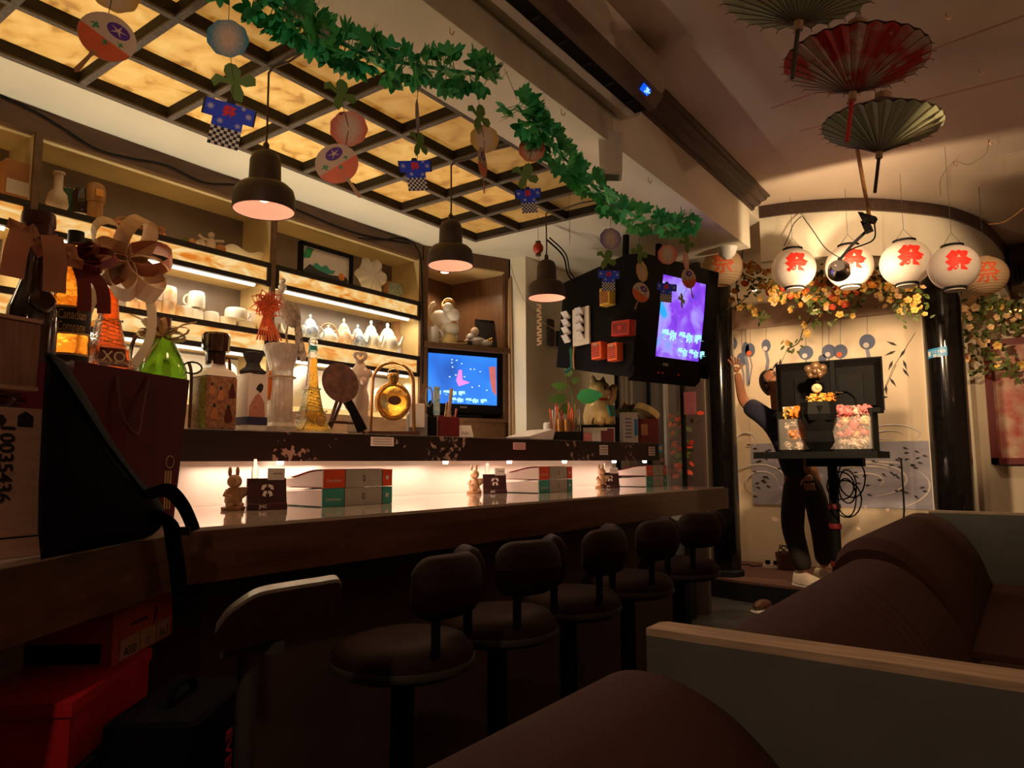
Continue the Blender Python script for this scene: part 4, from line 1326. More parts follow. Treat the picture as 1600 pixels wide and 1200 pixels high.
CH_ = [(1144, 537, 10, 0.8), (1165, 545, 11, 0.5), (1172, 547, 11, 0.7), (1159, 561, 10, 0.8), (1197, 540, 10, 0.7), (1259, 551, 11, 1.0), (1285, 560, 6, 1.0), (1295, 549, 11, 0.95), (1313, 549, 11, 0.95), (1355, 534, 12, 0.95)]
for i, (px, py, r, sx) in enumerate(CH_):
    ch = mprint(px, py, circ(r, 20, sx), 1).build('printed_chime', 'print_navy', mu)
    if i in (2, 7, 8, 9, 4, 5):
        mprint(px - r * .15, py + r * .45, circ(r * .36, 12), 1, 0.007).build('chime_spot', 'print_orange' if i in (2, 8) else 'print_pale', ch)
    a, b = mp(px, py - r, 0.005), mp(px, 478, 0.005)
    MB().tube([a, b], 0.0018, 4).build('printed_string', 'print_navy', mu)
    a2 = mp(px + (4 if i % 2 else -2), py + r + 45, 0.005)
    MB().ribbon([mp(px, py + r, 0.005), mp(px + 3, py + r + 14, 0.005), a2], 0.030 if i in (1, 4, 9) else 0.012, up=(1, 0, 0.2)).build('chime_paper', 'print_slate', mu)
lv_ = MB()
rnd = random.Random(3)
for (x0, y0, x1, y1) in ((1430, 520, 1395, 575), (1400, 570, 1382, 610), (1395, 575, 1375, 625), (1230, 545, 1215, 580)):
    lv_.tube([mp(x0, y0, .005), mp(x1, y1, .005)], 0.0016, 4)
LV = [(1400, 548, 200), (1415, 545, 235), (1395, 563, 245), (1411, 562, 285), (1372, 590, 215), (1390, 590, 300), (1384, 600, 270), (1380, 585, 200), (1375, 622, 250), (1388, 620, 180), (1410, 575, 300), (1402, 540, 150), (1216, 565, 230), (1220, 560, 260), (1378, 612, 230)]
for px, py, a in LV:
    c = mp(px, py, .005)
    d = Vector((math.cos(math.radians(a)), 0, math.sin(math.radians(a))))
    L = 0.095
    lv_.prism([(0, 0), (L * .4, .011), (L, 0), (L * .4, -.011)], 0.001, c, d, Vector((0, -1, 0)).cross(d))
lv_.build('printed_bamboo_leaves', 'ink', mu)
rg = MB()
for (px, py, rx, ry, a0, a1) in ((1350, 752, 30, 12, -.6, 2.6), (1355, 750, 62, 26, -1.4, 1.9), (1390, 680, 22, 7, 0, 5), (1395, 678, 42, 14, -.7, 3), (1378, 760, 75, 36, -1.2, .7), (1190, 755, 25, 18, 0, 4.5), (1185, 760, 48, 34, -1, 3), (1165, 690, 16, 14, -1, 4), (1350, 735, 40, 6, .3, 2.7), (1362, 726, 48, 4, .3, 2.6)):
    rg.tube([mp(px + rx * math.cos(a0 + (a1 - a0) * k / 14), py - ry * math.sin(a0 + (a1 - a0) * k / 14), .005) for k in range(15)], [0.002 + 0.007 * math.sin(PI * k / 14) for k in range(15)], 4)
rgo = rg.build('printed_ripples', 'print_pale', mu)
rgo['kind'] = 'stuff'
rgo.scale = (1, .3, 1)
rgo.location = (0, -.0022, 0)
fs = MB()
for k in range(60):
    px = rnd.uniform(1165, 1215) if k % 3 == 0 else rnd.uniform(1330, 1445)
    py = rnd.uniform(690, 775)
    a = rnd.uniform(-.7, .3)
    c = mp(px, py, .005)
    d = Vector((math.cos(a), 0, math.sin(a)))
    fs.prism([(0, 0), (.015, .008), (.045, 0), (.015, -.008)], 0.001, c, d, Vector((0, -1, 0)).cross(d))
fs.build('printed_fish', 'ink', mu)['kind'] = 'stuff'

# painting on the right wall
pt = thing('framed_painting', 'dark-framed painting of pink and red blossoms on the right wall', 'painting', P(1620, 625, y=6.74))
k = mpx(pt.location)
w, h = 130 * k, 200 * k
MB().box((0, -0.012, 0), (w - 0.04, 0.012, h - 0.04)).build('canvas', 'canvas_blossom', pt)
for a, b in (((-w / 2, -0.03, -h / 2), (-w / 2 + .05, 0.004, h / 2)), ((w / 2 - .05, -0.03, -h / 2), (w / 2, 0.004, h / 2)), ((-w / 2, -0.03, -h / 2), (w / 2, 0.004, -h / 2 + .05)), ((-w / 2, -0.03, h / 2 - .05), (w / 2, 0.004, h / 2))):
    MB().bb(a, b).build('frame_rail', 'red_dark', pt)


# ================================================================ flowers
def flower_mesh(name, mt, R=0.028, n=5, cen='petal_yellow'):
    m = MB()
    for k in range(n):
        a = 2 * PI * k / n
        d = Vector((math.cos(a), math.sin(a), 0.45)).normalized()
        s = Vector((-math.sin(a), math.cos(a), 0))
        m.prism([(0, 0), (R * .4, R * .38), (R * .85, R * .34), (R, 0), (R * .85, -R * .34), (R * .4, -R * .38)], 0.001, (0, 0, 0), d, s)
    m.mat(1).sph((0, 0, R * .12), R * .2, n=6, m=4)
    o = m.build(name, [mt, cen])
    me = o.data
    bpy.data.objects.remove(o)
    return me


FL = {c: flower_mesh('blossom', c, 0.036, 5, 'petal_yellow' if c != 'petal_yellow' else 'petal_orange') for c in ('petal_yellow', 'petal_cream', 'petal_red', 'petal_orange', 'petal_pink', 'petal_white')}


def vine(lab, cx, pxs, mix, nleaf, parent_y, seed, group=None, scale=1.0, spread=18, zmax=None):
    """pxs: list of picture points the sprig passes, at wall distance parent_y"""
    rnd = random.Random(seed)
    pts = [P(px, py, y=parent_y) for px, py in pxs]
    o = pts[0].copy()
    t = thing('flower_vine', lab, 'artificial flowers', o, group=group)
    path = arc([p - o for p in pts], 6)
    MB().tube(path, 0.004, 4).build('stem', 'twig', t)
    lm = MB()
    kk = mpx(o)
    for i in range(nleaf):
        p = rnd.choice(path) + Vector((rnd.gauss(0, spread), rnd.gauss(0, spread * .5), rnd.gauss(0, spread * .7))) * kk
        if zmax and p.z + o.z > zmax:
            p.z = zmax - o.z
        d = Vector((rnd.uniform(-1, 1), rnd.uniform(-.6, .6), rnd.uniform(-1, .5))).normalized()
        L = rnd.uniform(.04, .08) * scale
        s = d.cross(Vector((rnd.uniform(-.3, .3), -1, rnd.uniform(-.3, .3)))).normalized()
        lm.prism(leaf_shape(L, L * .42), 0.0008, p, d, s)
    lf = lm.build('foliage', 'leaf_olive', t)
    lf['kind'] = 'stuff'
    for (c, n) in mix:
        for _ in range(n):
            f = bpy.data.objects.new('blossom', FL[c])
            COL.objects.link(f); f.parent = t
            p = rnd.choice(path) + Vector((rnd.gauss(0, spread), rnd.gauss(0, spread * .5) - 6, rnd.gauss(0, spread * .7))) * kk
            if zmax and p.z + o.z > zmax - 0.03:
                p.z = zmax - 0.03 - o.z
            f.location = p
            f.rotation_euler = (PI / 2 + rnd.uniform(-.7, .7), rnd.uniform(-.5, .5), rnd.uniform(-.8, .8))
            q = rnd.uniform(.75, 1.2) * scale
            f.scale = (q, q, q)
    return t


vine('yellow and orange flower garland along the canopy between the left lanterns', 0, [(1150, 425), (1190, 440), (1230, 455), (1280, 465), (1310, 470)], [('petal_yellow', 46), ('petal_orange', 20), ('petal_red', 16), ('petal_cream', 14)], 170, 5.2, 1, 'flower garlands on the stage canopy', .76, 17, 2.54)
vine('red and orange flower garland behind the clip lamp lantern', 0, [(1270, 430), (1310, 445), (1350, 450), (1375, 430)], [('petal_red', 30), ('petal_orange', 18), ('petal_yellow', 14)], 80, 5.25, 2, 'flower garlands on the stage canopy', .76, 15, 2.54)
vine('yellow flower sprays hanging beside the right column', 0, [(1375, 440), (1400, 445), (1420, 460), (1410, 475), (1430, 490)], [('petal_yellow', 40), ('petal_cream', 16)], 90, 5.3, 3, 'flower garlands on the stage canopy', .72, 12, 2.54)
vine('thin yellow blossom sprig trailing down the middle of the mural', 0, [(1278, 440), (1275, 470), (1268, 495), (1255, 515), (1248, 535), (1232, 545)], [('petal_yellow', 12)], 34, 5.6, 4, 'flower garlands on the stage canopy', 0.8, 6)
vine('short yellow sprig hanging beside the left column', 0, [(1150, 440), (1155, 478), (1170, 480), (1185, 488), (1190, 500)], [('petal_yellow', 9)], 24, 5.6, 5, 'flower garlands on the stage canopy', 0.8, 5)
vine('cream rose vine with green leaves climbing over the painting', 0, [(1505, 500), (1520, 480), (1560, 478), (1590, 485), (1550, 510), (1525, 540), (1545, 565), (1580, 575)], [('petal_cream', 24), ('petal_yellow', 6)], 230, 6.45, 6, None, 0.95, 15)
tw = thing('fairy_light_box', 'small glass lamp with orange bulbs above the rose vine', 'lamp', P(1587, 487, y=6.5))
MB().box((0, 0, 0), (0.10, 0.06, 0.08)).build('housing', 'pane', tw)
for k in range(3):
    MB().sph(((k - 1) * 0.03, -0.02, 0.015 * (k % 2)), 0.008, n=8, m=5).build('bulb', 'bulb_orange', tw)

# ================================================================ stage: monitor on its stand
ys = 5.25
c = P(1292, 603, y=ys)
mo = thing('stage_monitor', 'flat black monitor seen from the back, on the stage stand', 'monitor', c, 0.02)
k = mpx(c)
W_, H_ = 154 * k, 80 * k
m = MB()
m.add([(-W_ / 2, 0.03, -H_ / 2), (W_ / 2, 0.03, -H_ / 2), (W_ / 2, 0.03, H_ / 2), (-W_ / 2, 0.03, H_ / 2), (-W_ * .44, -0.02, -H_ * .42), (W_ * .44, -0.02, -H_ * .42), (W_ * .44, -0.02, H_ * .34), (-W_ * .44, -0.02, H_ * .34)],
      [(0, 3, 2, 1), (4, 5, 6, 7), (0, 1, 5, 4), (1, 2, 6, 5), (2, 3, 7, 6), (3, 0, 4, 7)])
m.build('rear_shell', 'black_plastic', mo)
MB().bb((-W_ / 2 - .004, 0.026, -H_ / 2 - .004), (W_ / 2 + .004, 0.045, H_ / 2 + .004)).build('bezel', 'black_matt', mo)
MB().bb((-W_ * .30, -0.04, -H_ * .40), (-W_ * .10, -0.02, H_ * .18)).build('speaker_box', 'black_matt', mo)
MB().bb((W_ * .12, -0.035, -H_ * .40), (W_ * .34, -0.02, H_ * .2)).build('connector_cover', 'black_matt', mo)
MB().tube(arc([(W_ * .10, -.045, -H_ * .14), (W_ * .2, -.055, -H_ * .14), (W_ * .27, -.055, -H_ * .28), (W_ * .26, -.05, -H_ * .46)]), 0.006, 6).build('video_cable', 'black_matt', mo)
MB().bb((W_ * .09, -.05, -H_ * .16), (W_ * .16, -.035, -H_ * .13)).build('gold_plug', 'brass', mo)
MB().bb((-W_ * .43, -.03, -H_ * .49), (-W_ * .28, -.022, -H_ * .38)).build('rating_label', 'paper', mo)
MB().bb((W_ * .09, -.03, -H_ * .46), (W_ * .25, -.022, -H_ * .38)).build('rating_label', 'mid_grey', mo)
for s in (-.12, .05):
    MB().bb((W_ * s, -.05, P(1300, 706, y=ys).z - mo.location.z), (W_ * s + .03, -.024, H_ * .46)).build('mount_rail', 'black_matt', mo)
sd = thing('monitor_stand', 'black pole stand with a shelf, carrying the monitor and flower trough', 'stand', (P(1302, 760, y=ys).x, ys, 0.0))
bx = sd.location.x
zt0 = P(1300, 706, y=ys).z
MB().cyl((0, 0, 0.02), (0, 0, zt0 - .045), 0.032, n=14).build('pole', 'black_matt', sd, 40)
for a in range(4):
    d = Vector((math.cos(a * PI / 2 + .5), math.sin(a * PI / 2 + .5), 0))
    MB().tube([d * .03 + Vector((0, 0, .06)), d * .30 + Vector((0, 0, .018))], 0.018, 6).build('foot', 'black_matt', sd)
zt = P(1300, 706, y=ys).z
MB().bb((-0.42, -0.36, zt - .045), (0.34, 0.12, zt - .001)).build('shelf', 'black_matt', sd)
MB().bb((-0.16, -0.05, zt - .10), (0.20, 0.05, zt - .045)).build('shelf_bracket', 'black_matt', sd)
for j, z in enumerate((P(1300, 795, y=ys).z, P(1300, 826, y=ys).z, P(1300, 885, y=ys).z)):
    MB().lathe([(0.040, z), (0.042, z + .012), (0.040, z + .035)], 12).build('red_tie', 'red_dark', sd)
rnd = random.Random(11)
for q in range(5):
    c0 = Vector((0.10 + rnd.uniform(-.05, .03), -.06, 0.78 + rnd.uniform(-.15, .2)))
    rr, rz = rnd.uniform(.05, .10), rnd.uniform(.09, .16)
    MB().tube([c0 + Vector((rr * math.cos(2 * PI * i / 18), .01 * math.sin(3 * 2 * PI * i / 18), rz * math.sin(2 * PI * i / 18))) for i in range(18)], 0.005, 5, True).build('cable_loop', 'black_matt', sd)
MB().tube(arc([(0.42, 0.0, zt - .05), (0.42, 0, zt - .35), (0.41, 0, .62), (0.44, .02, .38), (.5, .05, .05)]), 0.006, 6).build('power_cord', 'black_matt', sd)
# acrylic flower trough
tr = thing('flower_trough', 'clear trough packed with artificial flowers under the monitor', 'flower box', (bx, ys - .14, zt + .0005))
x0, x1 = P(1232, 680, y=ys).x - bx, P(1373, 680, y=ys).x - bx
hh = P(1300, 643, y=ys).z - zt
MB().bb((x0, -0.10, 0), (x1, 0.10, 0.014)).build('tray', 'black_matt', tr)
MB().bb((x0, -0.103, 0.014), (x1, -0.100, hh * .8)).build('front_pane', 'pane', tr)
for x in (x0, x1):
    MB().bb((x - .008, -0.10, 0), (x + .008, 0.10, hh)).build('end_panel', 'black_matt', tr)
MB().bb((x1 - .02, -.09, hh - .03), (x1 + .05, .07, hh + .0)).build('speaker_corner', 'black_plastic', tr)
puff = {}


def puff_mesh(c):
    m = MB()
    rn2 = random.Random(hash(c) % 99)
    for k in range(26):
        a, e = rn2.uniform(0, 2 * PI), rn2.uniform(-.9, 1.4)
        d = Vector((math.cos(a) * math.cos(e), math.sin(a) * math.cos(e), math.sin(e)))
        s = d.cross(Vector((.3, .2, 1))).normalized()
        m.prism([(0.012, 0), (0.026, .012), (0.042, .006), (0.042, -.006), (0.026, -.012)], 0.0015, (0, 0, 0), d, s)
    m.sph((0, 0, 0), 0.026, n=8, m=6)
    o = m.build('bloom', c); me = o.data; bpy.data.objects.remove(o)
    return me


PU = {c: puff_mesh(c) for c in ('petal_yellow', 'petal_cream', 'petal_red', 'petal_orange', 'petal_pink', 'petal_white')}
rnd = random.Random(4)
for side, cols in ((0, ('petal_white', 'petal_yellow', 'petal_orange', 'petal_pink', 'petal_orange', 'petal_white')), (1, ('petal_pink', 'petal_pink', 'petal_white', 'petal_cream', 'petal_pink'))):
    for i in range(6):
        for j in range(4):
            f = bpy.data.objects.new('bloom', PU[rnd.choice(cols) if j else 'petal_white'])
            COL.objects.link(f); f.parent = tr
            xa, xb = (x0 + .04, -0.07) if side == 0 else (0.09, x1 - .04)
            f.location = (xa + (xb - xa) * (i + rnd.uniform(.1, .9)) / 6, rnd.uniform(-.07, .04), .045 + j * hh * .26 + rnd.uniform(-.01, .012))
            q = rnd.uniform(.85, 1.2)
            f.scale = (q, q, q); f.rotation_euler = (rnd.uniform(0, 6), rnd.uniform(0, 6), 0)
wr = thing('wrapped_bouquet', 'dark wrapped bouquet with a carved mask and orange flower, centre of the stand', 'bouquet', (P(1295, 660, y=ys).x, ys - .30, zt + .001))
MB().lathe([(0.05, 0), (0.085, .06), (0.075, .13), (0.09, .2), (0.10, .29), (0.06, .30)], 10, rn=lambda a: 1 + .12 * math.cos(5 * a)).build('wrapping', 'black_matt', wr)
MB().lathe([(0.095, .20), (0.112, .24), (0.10, .32)], 10, rn=lambda a: 1 + .1 * math.cos(4 * a + 1)).build('dark_paper', 'black_matt', wr)
for dx, cc in ((-.03, 'petal_yellow'), (.03, 'petal_yellow'), (.075, 'petal_orange')):
    f = bpy.data.objects.new('bloom', PU[cc]); COL.objects.link(f); f.parent = wr
    f.location = (dx, 0, .345); f.scale = (1.1, 1.1, .9)
zm = P(1290, 580, y=ys - .30).z - zt
MB().sph((0, 0, zm), 0.06, (1.15, .5, .7), 14, 8).sph((0, -.03, zm), .02).sph((-.045, -.01, zm + .02), .028).sph((.045, -.01, zm + .02), .028).sph((0, -.005, zm + .035), .035).sph((-.03, -.02, zm - .025), .02).sph((.03, -.02, zm - .025), .02).build('carved_mask', 'bronze', wr, 60)
MB().sph((0, 0, zm - .11), 0.034, (1, .7, .9)).sph((.01, -.015, zm - .105), .018).build('carved_rose', 'petal_cream', wr, 60)
MB().tube([(0, 0, zm - .14), (0.004, -.01, zm - .17), (0, 0, zm - .2)], 0.006, 5).build('pendant_chain', 'brass', wr)
MB().cyl((0, .03, .28), (0, .03, zm - .0), .012, n=8).build('support_stick', 'black_matt', wr)
# floor clutter on the stage
wb_ = thing('waste_basket', 'small wire basket by the stage wall behind the man', 'basket', P(1232, 874, y=6.45) * 1.0)
wb_.location.z = 0.153
MB().lathe([(0.09, 0.0), (0.11, .14), (0.105, .14), (0.085, .006)], 14).build('bin', 'dark_wood', wb_, 40)
for k in range(5):
    MB().tube([(0.1 * math.cos(k + 2 * PI * i / 16) * .8, .03 * math.sin(k), .15 + .05 * math.sin(2 * PI * i / 16)) for i in range(16)], .003, 4, True).build('cable_coil', 'black_matt', wb_)
ps_ = thing('power_strip', 'power strip with plugs lying on the stage floor', 'power strip', P(1215, 888, z=.153))
MB().box((0, 0, .015), (.24, .05, .03)).build('body', 'plastic_cream', ps_)
for k in range(3):
    MB().box((-.08 + k * .07, -.005, .045), (.035, .035, .035)).build('plug', 'black_plastic', ps_)
MB().tube(arc([(-.12, 0, .015), (-.2, -.03, .006), (-.26, .04, .006), (-.34, 0, .006)]), .005, 5).build('lead', 'black_matt', ps_)
# party light that throws the small spots on the wall foot
pl = thing('party_light', 'small party projector on the stage floor by the stand', 'projector', (-1.02, 6.0, .153))
MB().rbox((0, 0, .035), (.09, .09, .07), .012).build('case', 'black_plastic', pl)
MB().sph((0, .02, .07), .03, (1, 1, .8)).build('lens', 'glass', pl, 60)
for (tx, tz) in ((-1.93, .55), (-1.84, .60), (-1.76, .52), (-1.63, .62), (-1.86, .84), (-1.71, .90), (-1.27, .62), (-1.17, .69), (-1.23, .50), (-1.0, .67)):
    light('party_spot_light', 'SPOT', (-1.02, 5.98, .235), 9, (1.0, .52, .36), .002, aim=(tx, 6.75, tz), spot=2.2, blend=.6)

# ================================================================ person
def person():
    yp = 5.74
    t = thing('person', 'person in a navy T-shirt and black trousers leaning one hand on the column', 'person', (P(1268, 900, y=yp).x, yp, .153))
    o = t.location

    def J(px, py, y=yp):
        return P(px, py, y=y) - o
    sk = {}

    def skin(name, verts, edges, mt, sub=2, root=0):
        me = bpy.data.meshes.new(name)
        me.from_pydata([v for v, r in verts], edges, [])
        ob = bpy.data.objects.new(name, me)
        COL.objects.link(ob)
        ob.parent = t
        md = ob.modifiers.new('skin', 'SKIN')
        md.use_smooth_shade = True
        md.branch_smoothing = .6
        sv = me.skin_vertices[0].data
        for i, (v, r) in enumerate(verts):
            rr = r if isinstance(r, tuple) else (r, r)
            sv[i].radius = rr
            sv[i].use_root = (i == root)
        ob.modifiers.new('sub', 'SUBSURF').levels = sub
        ob.modifiers['sub'].render_levels = sub
        dg = bpy.context.evaluated_depsgraph_get()
        dg.update()
        m2 = bpy.data.meshes.new_from_object(ob.evaluated_get(dg))
        m2.name = name
        ob.modifiers.clear()
        ob.data = m2
        m2.materials.clear(); m2.materials.append(MAT[mt])
        m2.polygons.foreach_set('use_smooth', [True] * len(m2.polygons))
        return ob
    hip = J(1254, 742); wst = J(1238, 705); chs = J(1226, 662); nck = J(1217, 638); hdb = J(1213, 620)
    shL, elL, wrL = J(1194, 650, 5.70), J(1161, 628, 5.74), J(1152, 582, 5.78)
    shR, elR, wrR = J(1252, 652, 5.80), J(1262, 702, 5.72), J(1262, 742, 5.62)
    hL, kL, aL = J(1240, 752, 5.70), J(1238, 828, 5.68), J(1258, 896, 5.66)
    hR, kR, aR = J(1270, 752, 5.80), J(1284, 826, 5.84), J(1288, 887, 5.90)
    body = [(hip, (.16, .12)), (wst, (.145, .11)), (chs, (.165, .115)), (nck, .058), (shL, .066), (elL, .046), (wrL, .030), (shR, .066), (elR, .046), (wrR, .030),
            (hL, .088), (kL, .058), (aL, .040), (hR, .088), (kR, .058), (aR, .040)]
    skin('body', body, [(0, 1), (1, 2), (2, 3), (2, 4), (4, 5), (5, 6), (2, 7), (7, 8), (8, 9), (0, 10), (10, 11), (11, 12), (0, 13), (13, 14), (14, 15)], 'skin')
    # shirt and trousers follow the body
    mid = shL.lerp(elL, .85)
    midR = shR.lerp(elR, .75)
    shirt = [(J(1253, 760), (.175, .14)), (wst, (.166, .130)), (chs, (.184, .130)), (J(1218, 643), .085), (shL, .088), (mid, .078), (shR, .088), (midR, .074)]
    skin('t_shirt', shirt, [(0, 1), (1, 2), (2, 3), (2, 4), (4, 5), (2, 6), (6, 7)], 'shirt_navy')
    tro = [(J(1246, 722), (.15, .115)), (J(1254, 752), (.165, .13)), (hL.lerp(kL, .25), .108), (kL, .085), (aL + Vector((0, 0, .01)), .066), (hR.lerp(kR, .25), .108), (kR, .085), (aR + Vector((0, 0, .01)), .066)]
    skin('trousers', tro, [(0, 1), (1, 2), (2, 3), (3, 4), (1, 5), (5, 6), (6, 7)], 'trousers')
    # head, tilted back, face towards the right
    hc = J(1208, 599)
    face = Vector((.72, -.30, .62)).normalized()
    upv = (Vector((-.55, .1, .8)) - face * Vector((-.55, .1, .8)).dot(face)).normalized()
    sd_ = face.cross(upv)
    Mh = Matrix((sd_, -face, upv)).transposed()      # x side, y back, z crown
    hd = MB()

    def H(u, v):
        a, e = 2 * PI * u, -PI / 2 + PI * v
        x, y, z = math.cos(e) * math.cos(a), math.cos(e) * math.sin(a), math.sin(e)
        w = .074 * (1 - .16 * max(-z, 0))
        q = Vector((x * w, y * (.094 if y > 0 else .090 - .012 * max(-z, 0)), z * .118))
        if y < -.3:                                   # face relief
            ax = abs(x)
            if ax < .22 and -.35 < z < .12:
                q.y -= .020 * (1 - ax / .22) * (1 - abs(z + .2) / .32 if abs(z + .2) < .32 else 0)
            if .2 < ax < .55 and .02 < z < .28:
                q.y += .007
            if ax < .3 and -.62 < z < -.48:
                q.y -= .005
        return hc + Mh @ q
    hd.grid(H, 40, 28, cu=True)
    ho = hd.build('head', 'skin', t, 180)
    for s in (-1, 1):
        MB().sph(hc + Mh @ Vector((s * .076, .012, -.008)), .026, (.35, .7, 1), 10, 6, Mh).build('ear', 'skin', ho, 60)
        MB().sph(hc + Mh @ Vector((s * .030, -.083, .012)), .012, (1.2, .7, .7), 10, 6, Mh).build('eye', 'porcelain', ho, 60)
        c0 = hc + Mh @ Vector((s * .033, -.098, .010))
        MB().tube([c0 + Mh @ Vector((.026 * math.cos(2 * PI * i / 16), 0, .021 * math.sin(2 * PI * i / 16))) for i in range(16)], .003, 5, True).tube([c0 + Mh @ Vector((s * .026, 0, 0)), hc + Mh @ Vector((s * .079, .01, .012))], .0025, 5).build('glasses', 'steel', ho)
        MB().box(hc + Mh @ Vector((s * .032, -.092, .034)), (.036, .006, .007), Mh).build('eyebrow', 'hair', ho)
    MB().sph(hc + Mh @ Vector((0, -.084, -.066)), .022, (1, .35, .3), 12, 6, Mh).build('mouth', 'petal_pink', ho, 60)

    def HR(u, v):
        a, e = 2 * PI * u, -.32 + (PI / 2 + .32) * v
        x, y, z = math.cos(e) * math.cos(a), math.cos(e) * math.sin(a), math.sin(e)
        if y < -.15:
            z = max(z, .58 + .2 * min(-y, 1))
            n = math.sqrt(max(1 - z * z, 0)) / max(math.hypot(x, y), 1e-4)
            x, y = x * n, y * n
        return hc + Mh @ Vector((x * .084, y * .104, z * .128))
    MB().grid(HR, 36, 14, cu=True).build('hair', 'hair', ho, 180)
    MB().tube([nck + Vector((0, 0, -.02)), hdb + Vector((.005, 0, .01)), hc + Mh @ Vector((0, .02, -.06))], [.058, .052, .055], 12).build('neck', 'skin', ho, 60)
    # left hand on the column: palm and five fingers reaching up
    palm = wrL + Vector((-.012, .0, .055))
    hv = [(wrL, .028), (wrL + Vector((-.008, 0, .028)), (.036, .018)), (palm, (.042, .017))]
    hand = skin('hand', hv, [(0, 1), (1, 2)], 'skin', 2)
    for i, (dx, L) in enumerate(((-.034, .066), (-.013, .078), (.009, .072), (.029, .056))):
        b = palm + Vector((dx * .7 - .004, .006, .008))
        skin('finger', [(b, .0105), (b + Vector((dx * .5 - .006, .004, L * .5)), .0095), (b + Vector((dx * .8 - .016, .014, L * .85)), .0085), (b + Vector((dx * .9 - .026, .026, L)), .0075)], [(0, 1), (1, 2), (2, 3)], 'skin', 1).parent = hand
    b = palm + Vector((.022, .0, -.03))
    skin('thumb', [(b, .012), (b + Vector((.022, .004, .022)), .011), (b + Vector((.030, .012, .048)), .009)], [(0, 1), (1, 2)], 'skin', 1).parent = hand
    pr_ = wrR + Vector((.01, -.01, -.05))
    hand2 = skin('hand', [(wrR, .028), (wrR.lerp(pr_, .5), (.036, .02)), (pr_, (.040, .018))], [(0, 1), (1, 2)], 'skin', 2)
    for i, dx in enumerate((-.03, -.01, .01, .028)):
        b = pr_ + Vector((dx, 0, -.008))
        skin('finger', [(b, .0105), (b + Vector((.004, -.008, -.032)), .0095), (b + Vector((.012, .004, -.058)), .008)], [(0, 1), (1, 2)], 'skin', 1).parent = hand2
    skin('thumb', [(pr_ + Vector((-.03, -.008, .02)), .012), (pr_ + Vector((-.048, -.02, -.004)), .011), (pr_ + Vector((-.05, -.028, -.03)), .009)], [(0, 1), (1, 2)], 'skin', 1).parent = hand2
    # shoes
    for a, rz in ((aL, .5), (aR, .25)):
        d = Vector((math.sin(rz + .6), -math.cos(rz + .6) * .9, 0)).normalized()
        s = Vector((-d.y, d.x, 0))
        zf = 0.0
        sh_ = MB()

        def SH(u, v):
            x = -.085 + .255 * u
            wdt = .040 + .012 * math.sin(PI * min(u * 1.1, 1)) - .020 * max(u - .82, 0) / .18
            top = .085 - .045 * max(u - .35, 0) / .65 if u < .97 else .035
            g = PI * v
            return Vector((a.x, a.y, 0)) + d * x + s * (wdt * math.cos(g)) + Vector((0, 0, .018 + top * math.sin(g)))
        sh_.grid(SH, 14, 10)
        for uu in (0, 1):
            ring = [SH(uu, j / 10) for j in range(11)]
            sh_.add(ring, [tuple(range(11))])
        so = sh_.build('shoe', 'shoe_white', t, 60)
        ol = [(-.09, -.04), (0, -.046), (.1, -.052), (.155, -.036), (.172, 0), (.155, .036), (.1, .052), (0, .046), (-.09, .04)]
        MB().prism(ol, .02, (a.x, a.y, 0.0), d, s).build('sole', 'white', so)
    return t


person()

# ================================================================ hanging television and glass corner behind it
tvc = Vector((-1.545, 3.49, 0))
q1, q2 = P(1000, 495, x=-1.60), P(1104, 525, x=-1.47)
tA, tB = Vector((-1.635, 3.27, 0)), Vector((-1.485, 3.79, 0))
fd = (tB - tA); FW = fd.length
tv = thing('hanging_television', 'large black tube television hung under the soffit showing a purple concert', 'television', (tA.x, tA.y, 0), math.atan2(fd.y, fd.x))


def tz(px, py):
    return hit(px, py, tA, tB)


z0, z1 = tz(1000, 590).z, tz(1010, 408).z
z1 = min(z1, 2.30)
tv.location.z = z0
tv.rotation_euler = (math.radians(9), 0, math.atan2(fd.y, fd.x))
bpy.context.view_layer.update()
TZ = z0
z1 -= z0
z0 = 0.0
MB().bb((0, 0.0, z0), (FW, 0.10, z1)).build('front_housing', 'black_plastic', tv)
MB().add([(0.0, .10, z0), (FW, .10, z0), (FW, .10, z1), (0.0, .10, z1), (.03, .60, z0 + .02), (FW - .03, .60, z0 + .02), (FW - .03, .60, z1 - .12), (.03, .60, z1 - .12)],
         [(0, 3, 2, 1), (4, 5, 6, 7), (0, 1, 5, 4), (1, 2, 6, 5), (2, 3, 7, 6), (3, 0, 4, 7)]).build('rear_housing', 'black_plastic', tv)
inv = (Matrix.Translation((tA.x, tA.y, TZ)) @ Matrix.Rotation(math.atan2(fd.y, fd.x), 4, 'Z')).inverted()
cor = [inv @ tz(*p) for p in ((1013, 556), (1087, 566), (1099, 456), (1027, 430))]
sx0, sx1 = min(c.x for c in cor) + .012, max(c.x for c in cor) - .012
sz0, sz1 = sum(c.z for c in cor[:2]) / 2, sum(c.z for c in cor[2:]) / 2
sw, shh = sx1 - sx0, sz1 - sz0


def bez(x0, x1, za, zb, y0=-.02):
    return MB().bb((x0, y0, za), (x1, 0.0, zb))


